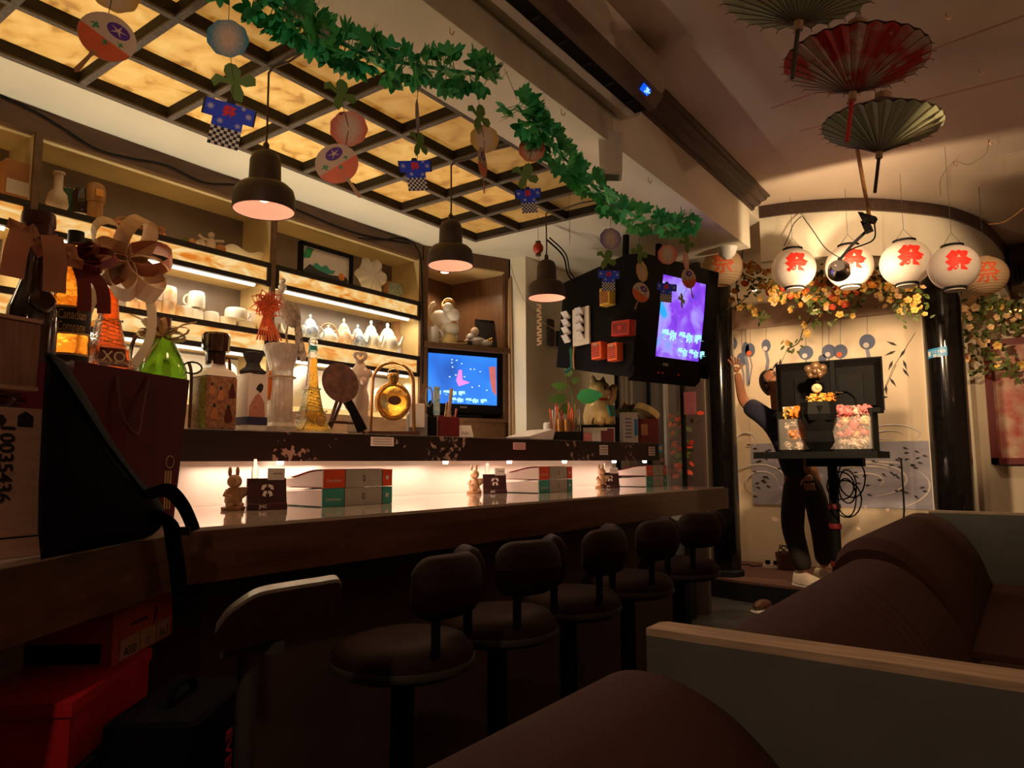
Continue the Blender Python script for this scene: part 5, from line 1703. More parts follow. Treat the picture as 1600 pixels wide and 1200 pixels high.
for nm, b in (('bezel', bez(0, sx0, z0 + .03, z1)), ('bezel', bez(sx1, FW, z0 + .03, z1)), ('bezel', bez(sx0, sx1, sz1, z1)), ('bezel', bez(sx0, sx1, z0 + .03, sz0))):
    b.build(nm, 'black_gloss' if False else 'black_plastic', tv)
MB().prism([(0, 0), (.03, -.03), (.03, .05), (0, .05)], FW, (0, -.03, z0 + .01), (0, 1, 0), (0, 0, 1)).build('control_strip', 'black_plastic', tv)
MB().bb((FW * .42, -.024, sz0 - .045), (FW * .50, -.02, sz0 - .03)).build('badge', 'steel', tv)
MB().grid(lambda u, v: (sx0 + sw * u, -.006 - .012 * (1 - (2 * u - 1) ** 2) * (1 - (2 * v - 1) ** 2), sz0 + shh * v), 12, 10).build('screen', 'screen_purple', tv, 180)
cp = MB()
cp.text('愛你 愛你 喔', shh * .13, (sx0 + sw * .45, -.022, sz0 + shh * .28), (1, 0, 0), (0, 0, 1), bold=.03, fit=sw * .78)
cp.text('愛你 愛你 喔', shh * .11, (sx0 + sw * .64, -.020, sz0 + shh * .09), (1, 0, 0), (0, 0, 1), bold=.03, fit=sw * .54)
cp.build('caption', 'screen_text', tv)
for s in (.25, .75):
    MB().cyl((FW * s, .22, z1 - .09), (FW * s, .22 + .16 * (2.30 - TZ - z1), 2.285 - TZ), .018, n=8).build('ceiling_mount', 'black_matt', tv)
for dx in (.16, .22, .46):
    MB().sph((FW * dx + .1, -.033, z0 + .035), .006, n=6, m=4).build('indicator', 'red_ink', tv)
# toys and letter rack stuck to the television's left side
sideO = tA; sideD = (Matrix.Rotation(math.atan2(fd.y, fd.x), 3, 'Z') @ Vector((.03, .50, 0))).normalized()
sA, sB = tA + sideD * .05, tA + sideD * .5
side_ang = math.atan2(sideD.y, sideD.x)


def on_side(px, py, out=0.0):
    p = hit(px, py, sA, sB)
    n = Vector((sideD.y, -sideD.x, 0))
    if n.y > 0:
        n = -n
    return p + n * out


def radio(px, py, wpx, hpx, mt, lab, rot=0.0, horiz=False):
    p = on_side(px, py, .030)
    k = mpx(p)
    w, h = wpx * k * 1.15, hpx * k
    t = thing('toy_radio', lab, 'toy', p, side_ang + PI, ry=rot, group='small toy radios on the television side')
    MB().rbox((0, 0, 0), (w, .05, h), .006).build('case', mt, t, 30)
    g = MB()
    for i in range(7):
        g.bb((-w * .38, -.0275, -h * .36 + i * h * .1), (w * .38, -.0252, -h * .36 + i * h * .1 + h * .05))
    g.build('speaker_grille', 'red_dark', t)
    if horiz:
        MB().bb((-w * .12, -.029, -h * .14), (w * .12, -.025, h * .14)).build('badge', mt, t)
    else:
        MB().bb((-w * .22, -.029, h * .28), (w * .22, -.025, h * .42)).build('dial', 'pale_wood', t)
    return t


radio(943, 549, 20, 27, 'orange', 'upright orange toy radio on the television side, left of its twin')
radio(968, 551, 19, 28, 'orange', 'upright orange toy radio on the television side, nearest the screen')
radio(981, 514, 36, 24, 'red', 'red toy radio mounted sideways on the television side', horiz=True, rot=.08)
radio(956, 465, 20, 28, 'yellow', 'yellow toy radio high on the television side behind the happi coat')
p = on_side(912, 512, .01)
lr = thing('key_rack', 'cream plastic rack with eight clips on the television side', 'rack', p, side_ang + PI)
k = mpx(p)
MB().bb((-.07, -.012, -.10), (.07, 0, .11)).build('plate', 'plastic_cream', lr)
MB().bb((-.03, -.015, -.045), (.03, -.011, .085)).build('window', 'black_matt', lr)
for s in (-1, 1):
    for r in range(4):
        MB().prism([(0, 0), (.03, .03), (.034, .03), (.006, -.012)], .05, (s * .06 - .025, -.012, .075 - r * .045), (0, -1, 0), (0, 0, 1)).build('clip', 'plastic_cream', lr)
MB().tube([(-.05, -.02, -.10), (-.052, -.025, -.16), (-.05, -.022, -.23)], .006, 5).build('cord', 'orange_wood', lr)
p = on_side(899, 560, .02)
gc = thing('bottle_opener', 'green clip hanging at the television corner', 'opener', p, side_ang)
MB().prism([(0, 0), (.02, .01), (.03, .11), (.015, .13), (.0, .1)], .014, (0, 0, -.06), (1, 0, 0), (0, 0, 1)).build('handle', 'green_dark', gc)
MB().box((.03, 0, -.06), (.08, .012, .014), Matrix.Rotation(.3, 3, 'Y')).build('jaw', 'green_dark', gc)

# glass partition behind the counter end
gp = thing('glass_partition', 'dark glazed partition with metal strips under the hanging television', 'partition', (-2.41, 4.62, 0))
for i in range(5):
    MB().bb((i * .125 - .004, -.02, 0), (i * .125 + .016, .02, 2.329)).build('metal_strip', 'steel' if i % 2 else 'black_matt', gp)
for i in range(4):
    MB().bb((i * .125 + .016, -.003, .1), ((i + 1) * .125 - .004, .003, 2.32)).build('glass_pane', 'pane', gp)
MB().bb((-.004, .0, 0), (.5, .018, .12)).build('sill', 'black_matt', gp)
struct(MB().bb((-3.02, 5.0, 0), (-1.91, 5.05, 2.555)).build('wall_corner', 'wall_brown'))
hp = thing('hanging_plant', 'red and green artificial plant hanging behind the glass partition', 'plant', (-2.02, 4.80, 1.33))
rnd = random.Random(8)
lm = MB()
for i in range(70):
    d = Vector((rnd.uniform(-1, 1), rnd.uniform(-1, 1), rnd.uniform(-1, .6))).normalized()
    p0 = Vector((rnd.gauss(0, .05), rnd.gauss(0, .03), rnd.uniform(-.35, .12)))
    lm.mat(0 if i % 2 else 1).prism(leaf_shape(.06, .03), .001, p0, d, d.orthogonal())
lm.build('leaves', ['petal_red', 'leaf_olive'], hp)
MB().tube([(0, 0, .1), (0, 0, .9)], .003, 4).build('string', 'black_matt', hp)
MB().cyl((0, 0, -.62), (0, 0, -.42), .06, .075, n=14).build('pot', 'red_dark', hp, 40)
MB().bb((-.10, -.06, -.66), (.10, .06, -.62)).build('white_stand', 'white', hp)
MB().bb((-.08, -.05, -1.33), (.08, .05, -.66)).build('plinth', 'black_matt', hp)
pk = thing('pink_tag', 'pink hanging price tag beside the left column', 'tag', P(1078, 630, y=4.58))
MB().rbox((0, 0, 0), (.085, .006, .155), .002).build('card', 'pink_card', pk)
MB().tube([(0, 0, .075), (0, 0, .30), (0, .02, 2.33 - pk.location.z)], .0015, 4).build('string', 'twig', pk)


# ================================================================ things on the bar ledge
ZL = 1.1935
dL = (LB - LA).normalized(); nL = Vector((dL.y, -dL.x, 0))          # along the ledge, toward the room
dK = (LA - LC0).normalized(); nK = Vector((dK.y, -dK.x, 0))
ANG = math.atan2(dL.y, dL.x)


class Spot:
    """a place on the ledge under picture column px, 'back' metres behind its front edge"""
    def __init__(s, px, back=0.11, left=False):
        n = nK if left else nL
        s.A, s.B = ((LC0 - n * back), (LA - n * back)) if left else ((LA - n * back), (LB - n * back))
        s.px = px
        p = hit(px, 690, s.A, s.B)
        s.p = Vector((p.x, p.y, ZL))
        s.k = mpx(s.p)

    def h(s, py):
        return hit(s.px, py, s.A, s.B).z - ZL


def face(p):
    """turn that faces the camera (local -Y toward the eye)"""
    return math.atan2(-p.x, p.y)


def flat_text(string, size, O, U, V, name, mt, parent, bold=0.0, fit=None):
    return MB().text(string, size, O, U, V, bold=bold, fit=fit).build(name, mt, parent)


# porcelain decanter
s = Spot(331); H = s.h(574)
t = thing('porcelain_decanter', 'square porcelain decanter with red lattice print and a big dark cap', 'bottle', s.p, face(s.p) + .5)
w = 52 * s.k
MB().rbox((0, 0, H * .42), (w, w, H * .84), .012).build('body', 'decanter_print', t, 30)
MB().lathe([(w * .70, H * .84), (w * .55, H * .93), (w * .34, H * .99), (w * .30, H * 1.10)], 4, M=Matrix.Rotation(PI / 4, 3, 'Z')).build('shoulder', 'porcelain', t, 20)
z0, z1 = H * 1.05, s.h(520)
MB().lathe([(15 * s.k, z0), (15 * s.k, z0 + (z1 - z0) * .45)], 20).build('neck', 'glass_dark', t, 40)
MB().lathe([(20 * s.k, z0 + (z1 - z0) * .40), (20.5 * s.k, z1 - .008), (18 * s.k, z1)], 24, rn=lambda a: 1 + .03 * math.cos(12 * a)).build('cap', 'glass_dark', t, 30)
MB().tube(arc([(w * .28, 0, z0 + .02), (w * .42, 0, z0 + .03), (w * .48, 0, z0 - .02), (w * .44, 0, z0 - .05)]), .006, 6).build('handle', 'brass', t, 40)
for dx, z_, sc_ in ((-.24, .16, .9), (.20, .12, 1.0), (-.06, .46, .8), (.30, .50, .85), (-.34, .54, .7)):
    o_ = Vector((dx * w, -w / 2 - .0006, z_ * H))
    fg = MB().prism([(-.11 * sc_, 0), (.11 * sc_, 0), (.13 * sc_, .12 * sc_), (.05 * sc_, .26 * sc_), (-.06 * sc_, .25 * sc_), (-.12 * sc_, .10 * sc_)], .0010, o_, (w, 0, 0), (0, 0, H * .8), True).build('painted_robe', 'terracotta' if dx < 0 else 'cap_maroon', t)
    MB().prism([(.05 * sc_ * math.cos(g), .29 * sc_ + .05 * sc_ * math.sin(g)) for g in [2 * PI * q / 8 for q in range(8)]], .0012, o_, (w, 0, 0), (0, 0, H * .8)).build('painted_hair', 'ink', fg)
# white square bottle with tied cloth cap
s = Spot(391); H = s.h(585)
t = thing('white_bottle', 'white square bottle with a painted woman and a tied dark cloth cap', 'bottle', s.p, face(s.p) + .55)
w = 42 * s.k
MB().rbox((0, 0, H / 2), (w * .82, w * .82, H), .004).build('body', 'porcelain', t, 30)
MB().bb((-w * .415, -w * .415, H * .10), (w * .415, w * .415, H * .24)).build('blue_band', 'indigo', t)
f = -w * .413
MB().prism([(-.36, .24), (.30, .24), (.26, .5), (.10, .62), (.0, .66), (-.16, .58), (-.34, .42)], .0012, (0, f, 0), (w, 0, 0), (0, 0, H), True).build('painted_kimono', 'kimono', t)
MB().prism([(-.10, .72), (-.02, .80), (.10, .84), (.2, .80), (.18, .72), (.08, .66), (.0, .7)], .0013, (0, f, 0), (w, 0, 0), (0, 0, H), True).build('painted_hair', 'ink', t)
MB().lathe([(w * .46, H), (w * .50, H * 1.05), (w * .30, H * 1.12), (w * .24, H * 1.20), (w * .36, H * 1.32), (w * .40, H * 1.38), (w * .2, H * 1.40)], 16, rn=lambda a: 1 + .10 * math.cos(6 * a)).build('cloth_cap', 'cloth_dark', t, 40)
# cut-glass pedestal with bird and tassel
s = Spot(436, .12); H = s.h(538)
t = thing('crane_bottle', 'fluted glass column bottle topped by a feathered crane with an orange tassel', 'bottle', s.p, face(s.p))
R = 22 * s.k
MB().lathe([(R * 1.15, 0), (R * 1.15, .02), (R * .92, .035), (R * .84, .08), (R * .82, H * .72), (R * .95, H * .80), (R * 1.08, H * .86), (R * 1.18, H * .97), (R * 1.1, H)], 36, rn=lambda a: 1 + .025 * math.cos(18 * a)).build('fluted_column', 'glass_milk', t, 30)
MB().lathe([(R * .98, H * .86), (R * 1.22, H * .93), (R * 1.20, H * .99)], 24, rn=lambda a: 1 + .05 * math.cos(12 * a)).build('collar', 'glass_milk', t, 30)
MB().sph((-R * .70, -R * .35, H * .52), R * .5, (.7, .5, 2.2), 14, 8).build('liquor_bulb', 'amber_solid', t, 60)
MB().tube([(R * 1.0 * math.cos(a), R * 1.0 * math.sin(a), H * .62) for a in [2 * PI * i / 20 for i in range(20)]], .0035, 5, True).build('gold_cord', 'raffia', t)
zb = s.h(490)
MB().sph((R * .45, 0, zb), R * .85, (.75, .6, 1.25), 16, 10, Matrix.Rotation(-.5, 3, 'Y')).build('crane_body', 'feather', t, 60)
wg = MB()
rnd = random.Random(2)
for i in range(60):
    u = i / 60
    b = Vector((R * (.7 + .7 * u), -R * .25 * math.cos(i * 2.4), zb + R * (.9 - 3.6 * u)))
    L = R * rnd.uniform(.7, 1.2)
    d = Vector((rnd.uniform(-.1, .45), rnd.uniform(-.5, .2), -1)).normalized()
    wg.prism(leaf_shape(L, L * .3), .001, b, d, d.cross(Vector((0, 1, .1))).normalized())
wg.build('wing_feathers', 'feather', t)
zh = s.h(447)
MB().tube(arc([(R * .1, 0, zb + R * .6), (-R * .35, 0, zb + R * 1.3), (-R * .1, 0, zh - R * .2)]), [R * .32] * 8 + [R * .22] * 9, 8).sph((-R * .1, 0, zh), R * .30).sph((-R * .1, 0, zh + R * .45), R * .22).build('crane_head', 'porcelain', t, 60)
for dx in (-.25, .35):
    MB().tube([(R * dx, 0, zb - R * .7), (R * (dx - .1), 0, (zb - R * .7 + H) / 2), (R * dx, 0, H)], R * .09, 6).build('leg', 'feather', t)
ts = Vector((-26 * s.k * .9, -R * .9, s.h(482)))
for i in range(26):
    a = 2 * PI * i / 26
    L = R * rnd.uniform(.85, 1.25)
    e = Vector((math.cos(a), rnd.uniform(-.5, .2), math.sin(a))).normalized()
    pp = Vector((-e.z, 0, e.x)) * L * .28
    MB().tube([ts, ts + e * L * .6 + pp, ts + e * L, ts + e * L * .6 - pp, ts], .0028, 4).build('tassel_loop', 'tassel', t)
for i in range(9):
    MB().tube(arc([ts, ts + Vector(((i - 4) * .004, -.004, -R * 1.0)), ts + Vector(((i - 4) * .011 + .01, -.006, -R * 2.5))], 4), .003, 4).build('tassel_strand', 'tassel', t)


# tower bottles
def tower(s, Hpx, lab, wpx, mats, rz, big=False, riser=0.0):
    H = s.h(Hpx) - riser
    k = s.k
    t = thing('tower_bottle', lab, 'bottle', s.p + Vector((0, 0, riser)), face(s.p) + rz)
    w = wpx * k
    Q = Matrix.Rotation(PI / 4, 3, 'Z')
    prof = [(w * 1.00, 0), (w * .98, H * .04), (w * .80, H * .10), (w * .72, H * .16), (w * .70, H * .22), (w * .60, H * .225), (w * .46, H * .36), (w * .38, H * .46), (w * .40, H * .465), (w * .33, H * .48), (w * .26, H * .66), (w * .22, H * .86), (w * .24, H * .875), (w * .22, H * .89), (w * .20, H * .93)]
    MB().lathe(prof, 4, M=Q).build('glass_body', 'glass_cut', t, 15)
    fill = [(r * .90, z) for r, z in prof if z <= H * (.70 if big else .80)]
    fill[0] = (w * .93, .006)
    fill.append((fill[-1][0] * .97, H * (.74 if big else .80)))
    MB().lathe(fill, 4, M=Q).build('liquor', mats, t, 15)
    if not big:
        MB().sph((0, 0, H * .965), H * .052, n=16, m=10).build('ball_stopper', 'glass', t, 60)
        MB().lathe([(w * .2, H * .88), (w * .2, H * .93)], 12).build('stopper_ring', 'teal', t)
        MB().lathe([(w * .26, 0), (w * .26, .002)], 18, (w * .10, -w * .74, H * .11), Matrix.Rotation(PI / 2 - .3, 3, 'X')).build('seal', 'gold', t)
    bd = MB()
    for z, r in ((H * .225, w * .53), (H * .465, w * .30), (H * .04, w * .72)):
        for sx in (-1, 1):
            bd.box((0, sx * r, z), (2 * r, .004, .006)).box((sx * r, 0, z), (.004, 2 * r, .006))
    for q in range(4):
        M = Matrix.Rotation(q * PI / 2, 3, 'Z')
        for j in range(6):
            za, zb_ = H * (.25 + j * .035), H * (.25 + (j + 1) * .035)
            ra, rb = w * (.41 - j * .024), w * (.41 - (j + 1) * .024)
            for sg in (-1, 1):
                bd.tube([M @ Vector((sg * ra * .9, -ra * 1.03, za)), M @ Vector((-sg * rb * .9, -rb * 1.03, zb_))], .0013, 3)
    bd.build('lattice_ribs', 'glass', t)['kind'] = 'stuff'
    return t, H, w


s = Spot(485, .10)
tower(s, 530, 'small tower-shaped glass bottle of golden liquor with a round stopper', 33, 'liquor_gold', .45)
# folding fan on stand
s = Spot(540, .09)
t = thing('fan_on_stand', 'dark round hand fan resting on a folding wooden stand', 'fan', s.p, face(s.p) + .35)
k = s.k
MB().tube([(-34 * k, -.02, 0), (-8 * k, .01, s.h(608))], .007, 6).tube([(26 * k, -.03, 0), (-22 * k, .0, s.h(602))], .007, 6).build('stand_legs', 'dark_wood', t)
MB().tube([(-22 * k, .05, 0), (0 * k, .015, s.h(612))], .007, 6).build('rear_leg', 'dark_wood', t)
MB().tube([(-30 * k, -.02, s.h(660)), (22 * k, -.028, s.h(662))], .006, 6).build('cross_bar', 'dark_wood', t)
Mf = Matrix.Rotation(-.42, 3, 'Y') @ Matrix.Rotation(-.15, 3, 'X')
fc = Vector((-15 * k, -.03, s.h(600)))
MB().prism([(28 * k * math.cos(a), 32 * k * math.sin(a)) for a in [2 * PI * i / 28 for i in range(28)]], .006, fc, Mf @ Vector((1, 0, 0)), Mf @ Vector((0, 0, 1))).build('fan_leaf', 'fan_dark', t)
d = Mf @ Vector((0, 0, -1))
MB().prism([(-5 * k, 0), (5 * k, 0), (8 * k, 58 * k), (-8 * k, 58 * k)], .01, fc + d * 24 * k + Vector((0, -.004, 0)), Mf @ Vector((1, 0, 0)), d).build('fan_handle', 'black_plastic', t)
# torso bottle
s = Spot(560, .15); H = s.h(592)
t = thing('torso_bottle', 'cream ceramic torso-shaped bottle with a heart stopper', 'bottle', s.p, face(s.p) - .1)
k = s.k
z = lambda py: s.h(py)
prof = [(15 * k, 0), (15 * k, z(652)), (14 * k, z(648)), (13.5 * k, z(640)), (14 * k, z(625)), (14 * k, z(618)), (11 * k, z(608)), (12.5 * k, z(598)), (15 * k, z(588)), (16 * k, z(580)), (10 * k, z(574)), (7 * k, z(570)), (6.5 * k, z(566))]
MB().lathe(prof, 24, M=Matrix.Diagonal(Vector((1.05, .75, 1)))).sph((-6 * k, -9 * k, z(596)), 6.5 * k).sph((7 * k, -9 * k, z(596)), 6.5 * k).build('torso', 'ceramic_cream', t, 60)
MB().box((0, 0, z(663)), (34 * k, 26 * k, z(655))).build('plinth', 'ceramic_cream', t)
for sx in (-1, 1):
    MB().sph((sx * 15 * k, 0, z(583)), 5 * k, (1, .9, 1.4)).build('arm_stump', 'ceramic_cream', t, 60)
hp_ = [(16 * math.sin(a) ** 3, 13 * math.cos(a) - 5 * math.cos(2 * a) - 2 * math.cos(3 * a) - math.cos(4 * a)) for a in [2 * PI * i / 32 for i in range(32)]]
MB().tube([(x * .55 * k, 0, z(558) + y * .55 * k) for x, y in hp_], 3.2 * k, 8, True).build('heart_stopper', 'ceramic_cream', t, 60)
MB().cyl((0, 0, z(568)), (0, 0, z(563)), 6 * k, n=14).build('neck_ring', 'pale_wood', t)
# hoop with hanging flask
s = Spot(613, .11); k = s.k
t = thing('hanging_flask', 'round amber flask in gold filigree hanging from a bronze hoop stand', 'bottle', s.p, face(s.p) + .15)
rr = 32 * k
zc = s.h(597)
pts = [(-rr * 1.07, 0, .012)] + [(-rr * math.cos(a), 0, zc + rr * math.sin(a) * .95) for a in [PI * i / 20 for i in range(21)]] + [(rr * 1.07, 0, .012)]
MB().tube(pts, .0075, 8).build('hoop', 'brass', t, 60)
MB().box((0, 0, .008), (rr * 2.5, .10, .016)).build('base', 'dark_wood', t)
zf = s.h(627)
Mq = Matrix.Rotation(PI / 2, 3, 'X') @ Matrix.Diagonal(Vector((1, 1.1, .62)))
MB().sph((0, 0, zf), 24 * k, n=28, m=16, M=Mq).build('flask', 'liquor_gold', t, 60)
MB().tube([(24 * k * math.cos(a), 0, zf + 26 * k * math.sin(a)) for a in [2 * PI * i / 36 for i in range(36)]], .013, 8, True).build('filigree_rim', 'gold', t, 60)
MB().lathe([(6 * k, zf + 24 * k), (7 * k, zf + 30 * k), (9 * k, zf + 36 * k), (8.5 * k, zf + 43 * k), (5 * k, zf + 45 * k)], 16).build('cap', 'gold', t, 30)
MB().tube([(9 * k * math.cos(a), 0, zf + 42 * k + 10 * k * math.sin(a)) for a in [2 * PI * i / 20 for i in range(20)]], .002, 5, True).build('hanging_ring', 'brass', t)
MB().lathe([(9 * k, 0), (9 * k, .003)], 20, (0, -17 * k, zf), Matrix.Rotation(PI / 2, 3, 'X') @ Matrix.Diagonal(Vector((1.15, .8, 1)))).build('seal', 'dark_wood', t)
# dispenser, holder, pencil box
s = Spot(651, .09); k = s.k
t = thing('tag_dispenser', 'white plastic desk holder with a tongue-shaped tab', 'holder', s.p, face(s.p) + .2)
MB().rbox((0, 0, s.h(633) * .35), (30 * k, .06, s.h(633) * .7), .004).build('grey_base', 'mid_grey', t)
MB().rbox((-2 * k, -.012, s.h(650)), (24 * k, .05, s.h(618) - s.h(655)), .006).build('white_body', 'white', t)
MB().prism([(-4.5 * k, s.h(640)), (4.5 * k, s.h(640)), (4.5 * k, s.h(660)), (2 * k, s.h(664)), (-2 * k, s.h(664)), (-4.5 * k, s.h(660))], .006, (-1 * k, -.033, 0), (1, 0, 0), (0, 0, 1)).build('tab', 'white', t)
s = Spot(672, .08); k = s.k
t = thing('scissors_cup', 'black pen cup with grey scissors beside the red pencil box', 'pen cup', s.p, face(s.p) + .1)
MB().rbox((0, 0, s.h(651) / 2), (19 * k, .05, s.h(651)), .004).build('cup', 'black_plastic', t)
MB().tube([(-2 * k + 5 * k * math.cos(a), 0, s.h(620) + 15 * k * math.sin(a)) for a in [2 * PI * i / 20 for i in range(20)]], .004, 6, True).build('scissor_handle', 'mid_grey', t)
MB().box((0, 0, s.h(640)), (.014, .006, .08)).build('scissor_blade', 'black_plastic', t)
MB().box((10 * k, .006, s.h(626)), (10 * k, .004, s.h(605) - s.h(650))).build('ruler', 'plate_teal', t)
s = Spot(698, .07); k = s.k
t = thing('pencil_box', 'dark red square pencil box stuffed with pens', 'pen cup', s.p, face(s.p) + .35)
H = s.h(652)
for a, b in (((-17 * k, -.03, 0), (17 * k, -.026, H)), ((-17 * k, .026, 0), (17 * k, .03, H * 1.12)), ((-17 * k, -.03, 0), (-15.5 * k, .03, H * 1.05)), ((15.5 * k, -.03, 0), (17 * k, .03, H)), ((-17 * k, -.03, 0), (17 * k, .03, .004))):
    MB().bb(a, b).build('panel', 'red_dark', t)
rnd = random.Random(6)
for i, (dx, py, mt, ln) in enumerate(((-12, 630, 'green_dark', -.1), (-9, 628, 'brass', .2), (-4, 607, 'pale_wood', .25), (2, 640, 'white', .0), (6, 641, 'mid_grey', .1), (9, 640, 'white', -.05), (12, 638, 'petal_pink', .22), (0, 645, 'plate_teal', .1))):
    zt = s.h(py)
    MB().cyl((dx * k * .8, rnd.uniform(-.018, .018), .006), (dx * k * .8 + ln * zt * .6, rnd.uniform(-.015, .015), zt), .0045 if i != 2 else .008, n=8).build('pen', mt, t)
s = Spot(727, .06); k = s.k
t = tag(MB().prism([(-14 * k, 0), (13 * k, 0), (9 * k, s.h(664)), (-12 * k, s.h(664))], .002, (0, 0, 0), (1, 0, 0), (0, .25, .97)).build('handwritten_card', 'paper'), 'small handwritten cream card leaning right of the pencil box', 'card')
t.location = s.p; t.rotation_euler = (0, 0, face(s.p))
sc_ = MB()
for r in range(3):
    sc_.text('ABOX', .007, (0, -.004 + .002 * r, .012 + r * .012), (1, 0, 0), (0, .25, .97), th=.003)
MB().text('A&I', .016, (0, .002, .02), (1, 0, 0), (0, .25, .97), th=.003).build('handwriting', 'grey_ink', t)

# far half of the ledge
s = Spot(828, .10); k = s.k
t = thing('paper_tray', 'white angled paper tray on the ledge behind the pillar', 'tray', s.p, ANG - PI / 2)
MB().prism([(-.08, 0), (.09, 0), (.11, .05), (.09, .055), (-.10, .012)], .16, (-.08, 0, 0), (0, 1, 0), (0, 0, 1)).build('body', 'white', t)
s = Spot(882, .12); k = s.k
t = thing('pen_tray', 'black tray holding glass cups of pens and paint sticks', 'tray', s.p, face(s.p))
MB().bb((-26 * k, -.06, 0), (26 * k, .06, s.h(675))).build('tray', 'black_matt', t)
hb = s.h(675)
for i, (dx, col) in enumerate(((-16, 'glass'), (-6, 'brass'), (5, 'brass'), (15, 'glass'))):
    MB().lathe([(7 * k, hb), (7.5 * k, s.h(655)), (7 * k, s.h(655)), (6.5 * k, hb + .004)], 14, (dx * k, 0, 0)).build('cup', col, t, 40)
    for j in range(4):
        MB().cyl((dx * k + (j - 1.5) * .004, 0, hb + .004), (dx * k + (j - 1.5) * .016, rnd.uniform(-.02, .02), s.h(rnd.uniform(628, 648))), .004, n=6).build('pen', rnd.choice(('white', 'red', 'orange', 'pale_wood', 'mid_grey')), t)
MB().lathe([(6 * k, hb), (6 * k, s.h(662)), (4 * k, s.h(660))], 14, (-27 * k, 0, 0)).build('white_pot', 'white', t, 40)
s = Spot(897, .17); k = s.k
t = thing('pothos_plant', 'pothos cutting with pale green leaves in a slim glass', 'plant', s.p, face(s.p))
MB().lathe([(9 * k, 0), (9.5 * k, s.h(640)), (9 * k, s.h(640)), (8.5 * k, .01)], 16).build('glass_vase', 'glass', t, 40)
stem = arc([(0, 0, .02), (0, 0, s.h(640)), (-3 * k, -.01, s.h(612)), (-10 * k, -.02, s.h(595)), (-12 * k, -.02, s.h(583))])
MB().tube(stem, .004, 6).build('stem', 'paper_green', t)
for px_, py_, a, L in ((-12, 590, 100, 22), (-24, 606, 160, 26), (-26, 622, 190, 30), (-12, 632, 240, 28), (12, 622, 10, 42), (-4, 600, 60, 16)):
    c0 = Vector((px_ * k * .4, -.02, s.h(py_)))
    d = Vector((math.cos(math.radians(a)), -.2, math.sin(math.radians(a)) * .5)).normalized()
    LL = L * k
    MB().prism([(0, 0), (LL * .2, LL * .3), (LL * .55, LL * .33), (LL * .85, LL * .16), (LL, 0), (LL * .8, -LL * .18), (LL * .5, -LL * .32), (LL * .18, -LL * .28)], .0012, c0, d, Vector((0, -.6, .8)).cross(d).cross(d) * -1 if False else d.cross(Vector((.2, .8, .6))).normalized()).build('leaf', 'paper_green' if a != 10 else 'leaf', t)
# basket stand with the lucky cat
s = Spot(936, .13); k = s.k
t = thing('snack_basket', 'dark wire basket stand full of small boxes under the gold cat', 'basket', s.p, face(s.p))
hb = s.h(664)
MB().bb((-27 * k, -.07, hb - .012), (27 * k, .07, hb - .002)).build('top_board', 'black_matt', t)
for sx in (-1, 1):
    MB().bb((sx * 26 * k - .004, -.07, 0), (sx * 26 * k + .004, .07, hb)).build('side', 'black_matt', t)
MB().tube([(10 * k * math.cos(a), -.075, hb + 14 * k * math.sin(a)) for a in [PI * i / 14 for i in range(15)]], .004, 6).build('handle', 'black_matt', t)
for i, (dx, mt, w_, h_) in enumerate(((-18, 'petal_pink', 12, .6), (-4, 'paper', 14, .55), (8, 'red_dark', 10, .75), (18, 'red_dark', 10, .9))):
    MB().bb((dx * k - w_ * k / 2, -.06, 0), (dx * k + w_ * k / 2, .04, (hb - .015) * h_)).build('small_box', mt, t)
cat_ = thing('lucky_cat', 'gold lucky cat figurine sitting on the dark basket, facing right', 'figurine', s.p + Vector((0, 0, hb)), face(s.p) + .95)
hz = s.h(588) - hb
C = hz
MB().lathe([(C * .28, 0), (C * .30, .05 * C), (C * .31, C * .2), (C * .27, C * .38), (C * .19, C * .5), (C * .14, C * .56)], 24, M=Matrix.Diagonal(Vector((.92, 1.08, 1)))).sph((0, -C * .2, C * .12), C * .15).sph((-C * .17, -C * .18, C * .07), C * .10).sph((C * .17, -C * .18, C * .07), C * .10).build('body', 'gold_paint', cat_, 60)
MB().sph((0, -C * .03, C * .70), C * .235, (1.08, .95, .92), 20, 12).build('head', 'gold_paint', cat_, 60)
for sx in (-1, 1):
    MB().lathe([(C * .085, 0), (C * .05, C * .09), (0, C * .16)], 10, (sx * C * .15, 0, C * .86), Matrix.Rotation(sx * .25, 3, 'Y')).build('ear', 'gold_paint', cat_, 50)
    MB().lathe([(C * .05, 0), (0, C * .10)], 8, (sx * C * .15, -C * .035, C * .875), Matrix.Rotation(sx * .25, 3, 'Y')).build('inner_ear', 'red_dark', cat_)
    MB().sph((sx * C * .09, -C * .235, C * .73), C * .035, (1, .5, 1.2), 10, 6).build('eye', 'ink', cat_, 60)
MB().sph((0, -C * .25, C * .66), C * .06, (1.2, .7, .8), 10, 6).build('muzzle', 'gold_paint', cat_, 60)
MB().tube([(C * .17 * math.cos(a), C * .17 * math.sin(a) - C * .02, C * .51) for a in [2 * PI * i / 20 for i in range(20)]], C * .025, 6, True).build('collar', 'red', cat_)
MB().tube(arc([(C * .24, -C * .05, C * .42), (C * .31, -C * .14, C * .55), (C * .29, -C * .18, C * .72)]), C * .07, 10).sph((C * .29, -C * .18, C * .76), C * .085).build('raised_paw', 'gold_paint', cat_, 60)
MB().prism([(-.09 * C, -.1 * C), (.09 * C, -.1 * C), (.12 * C, .12 * C), (-.12 * C, .12 * C)], .012, (0, -C * .30, C * .26), (1, 0, 0), (0, .2, 1)).build('bib', 'teal', cat_)
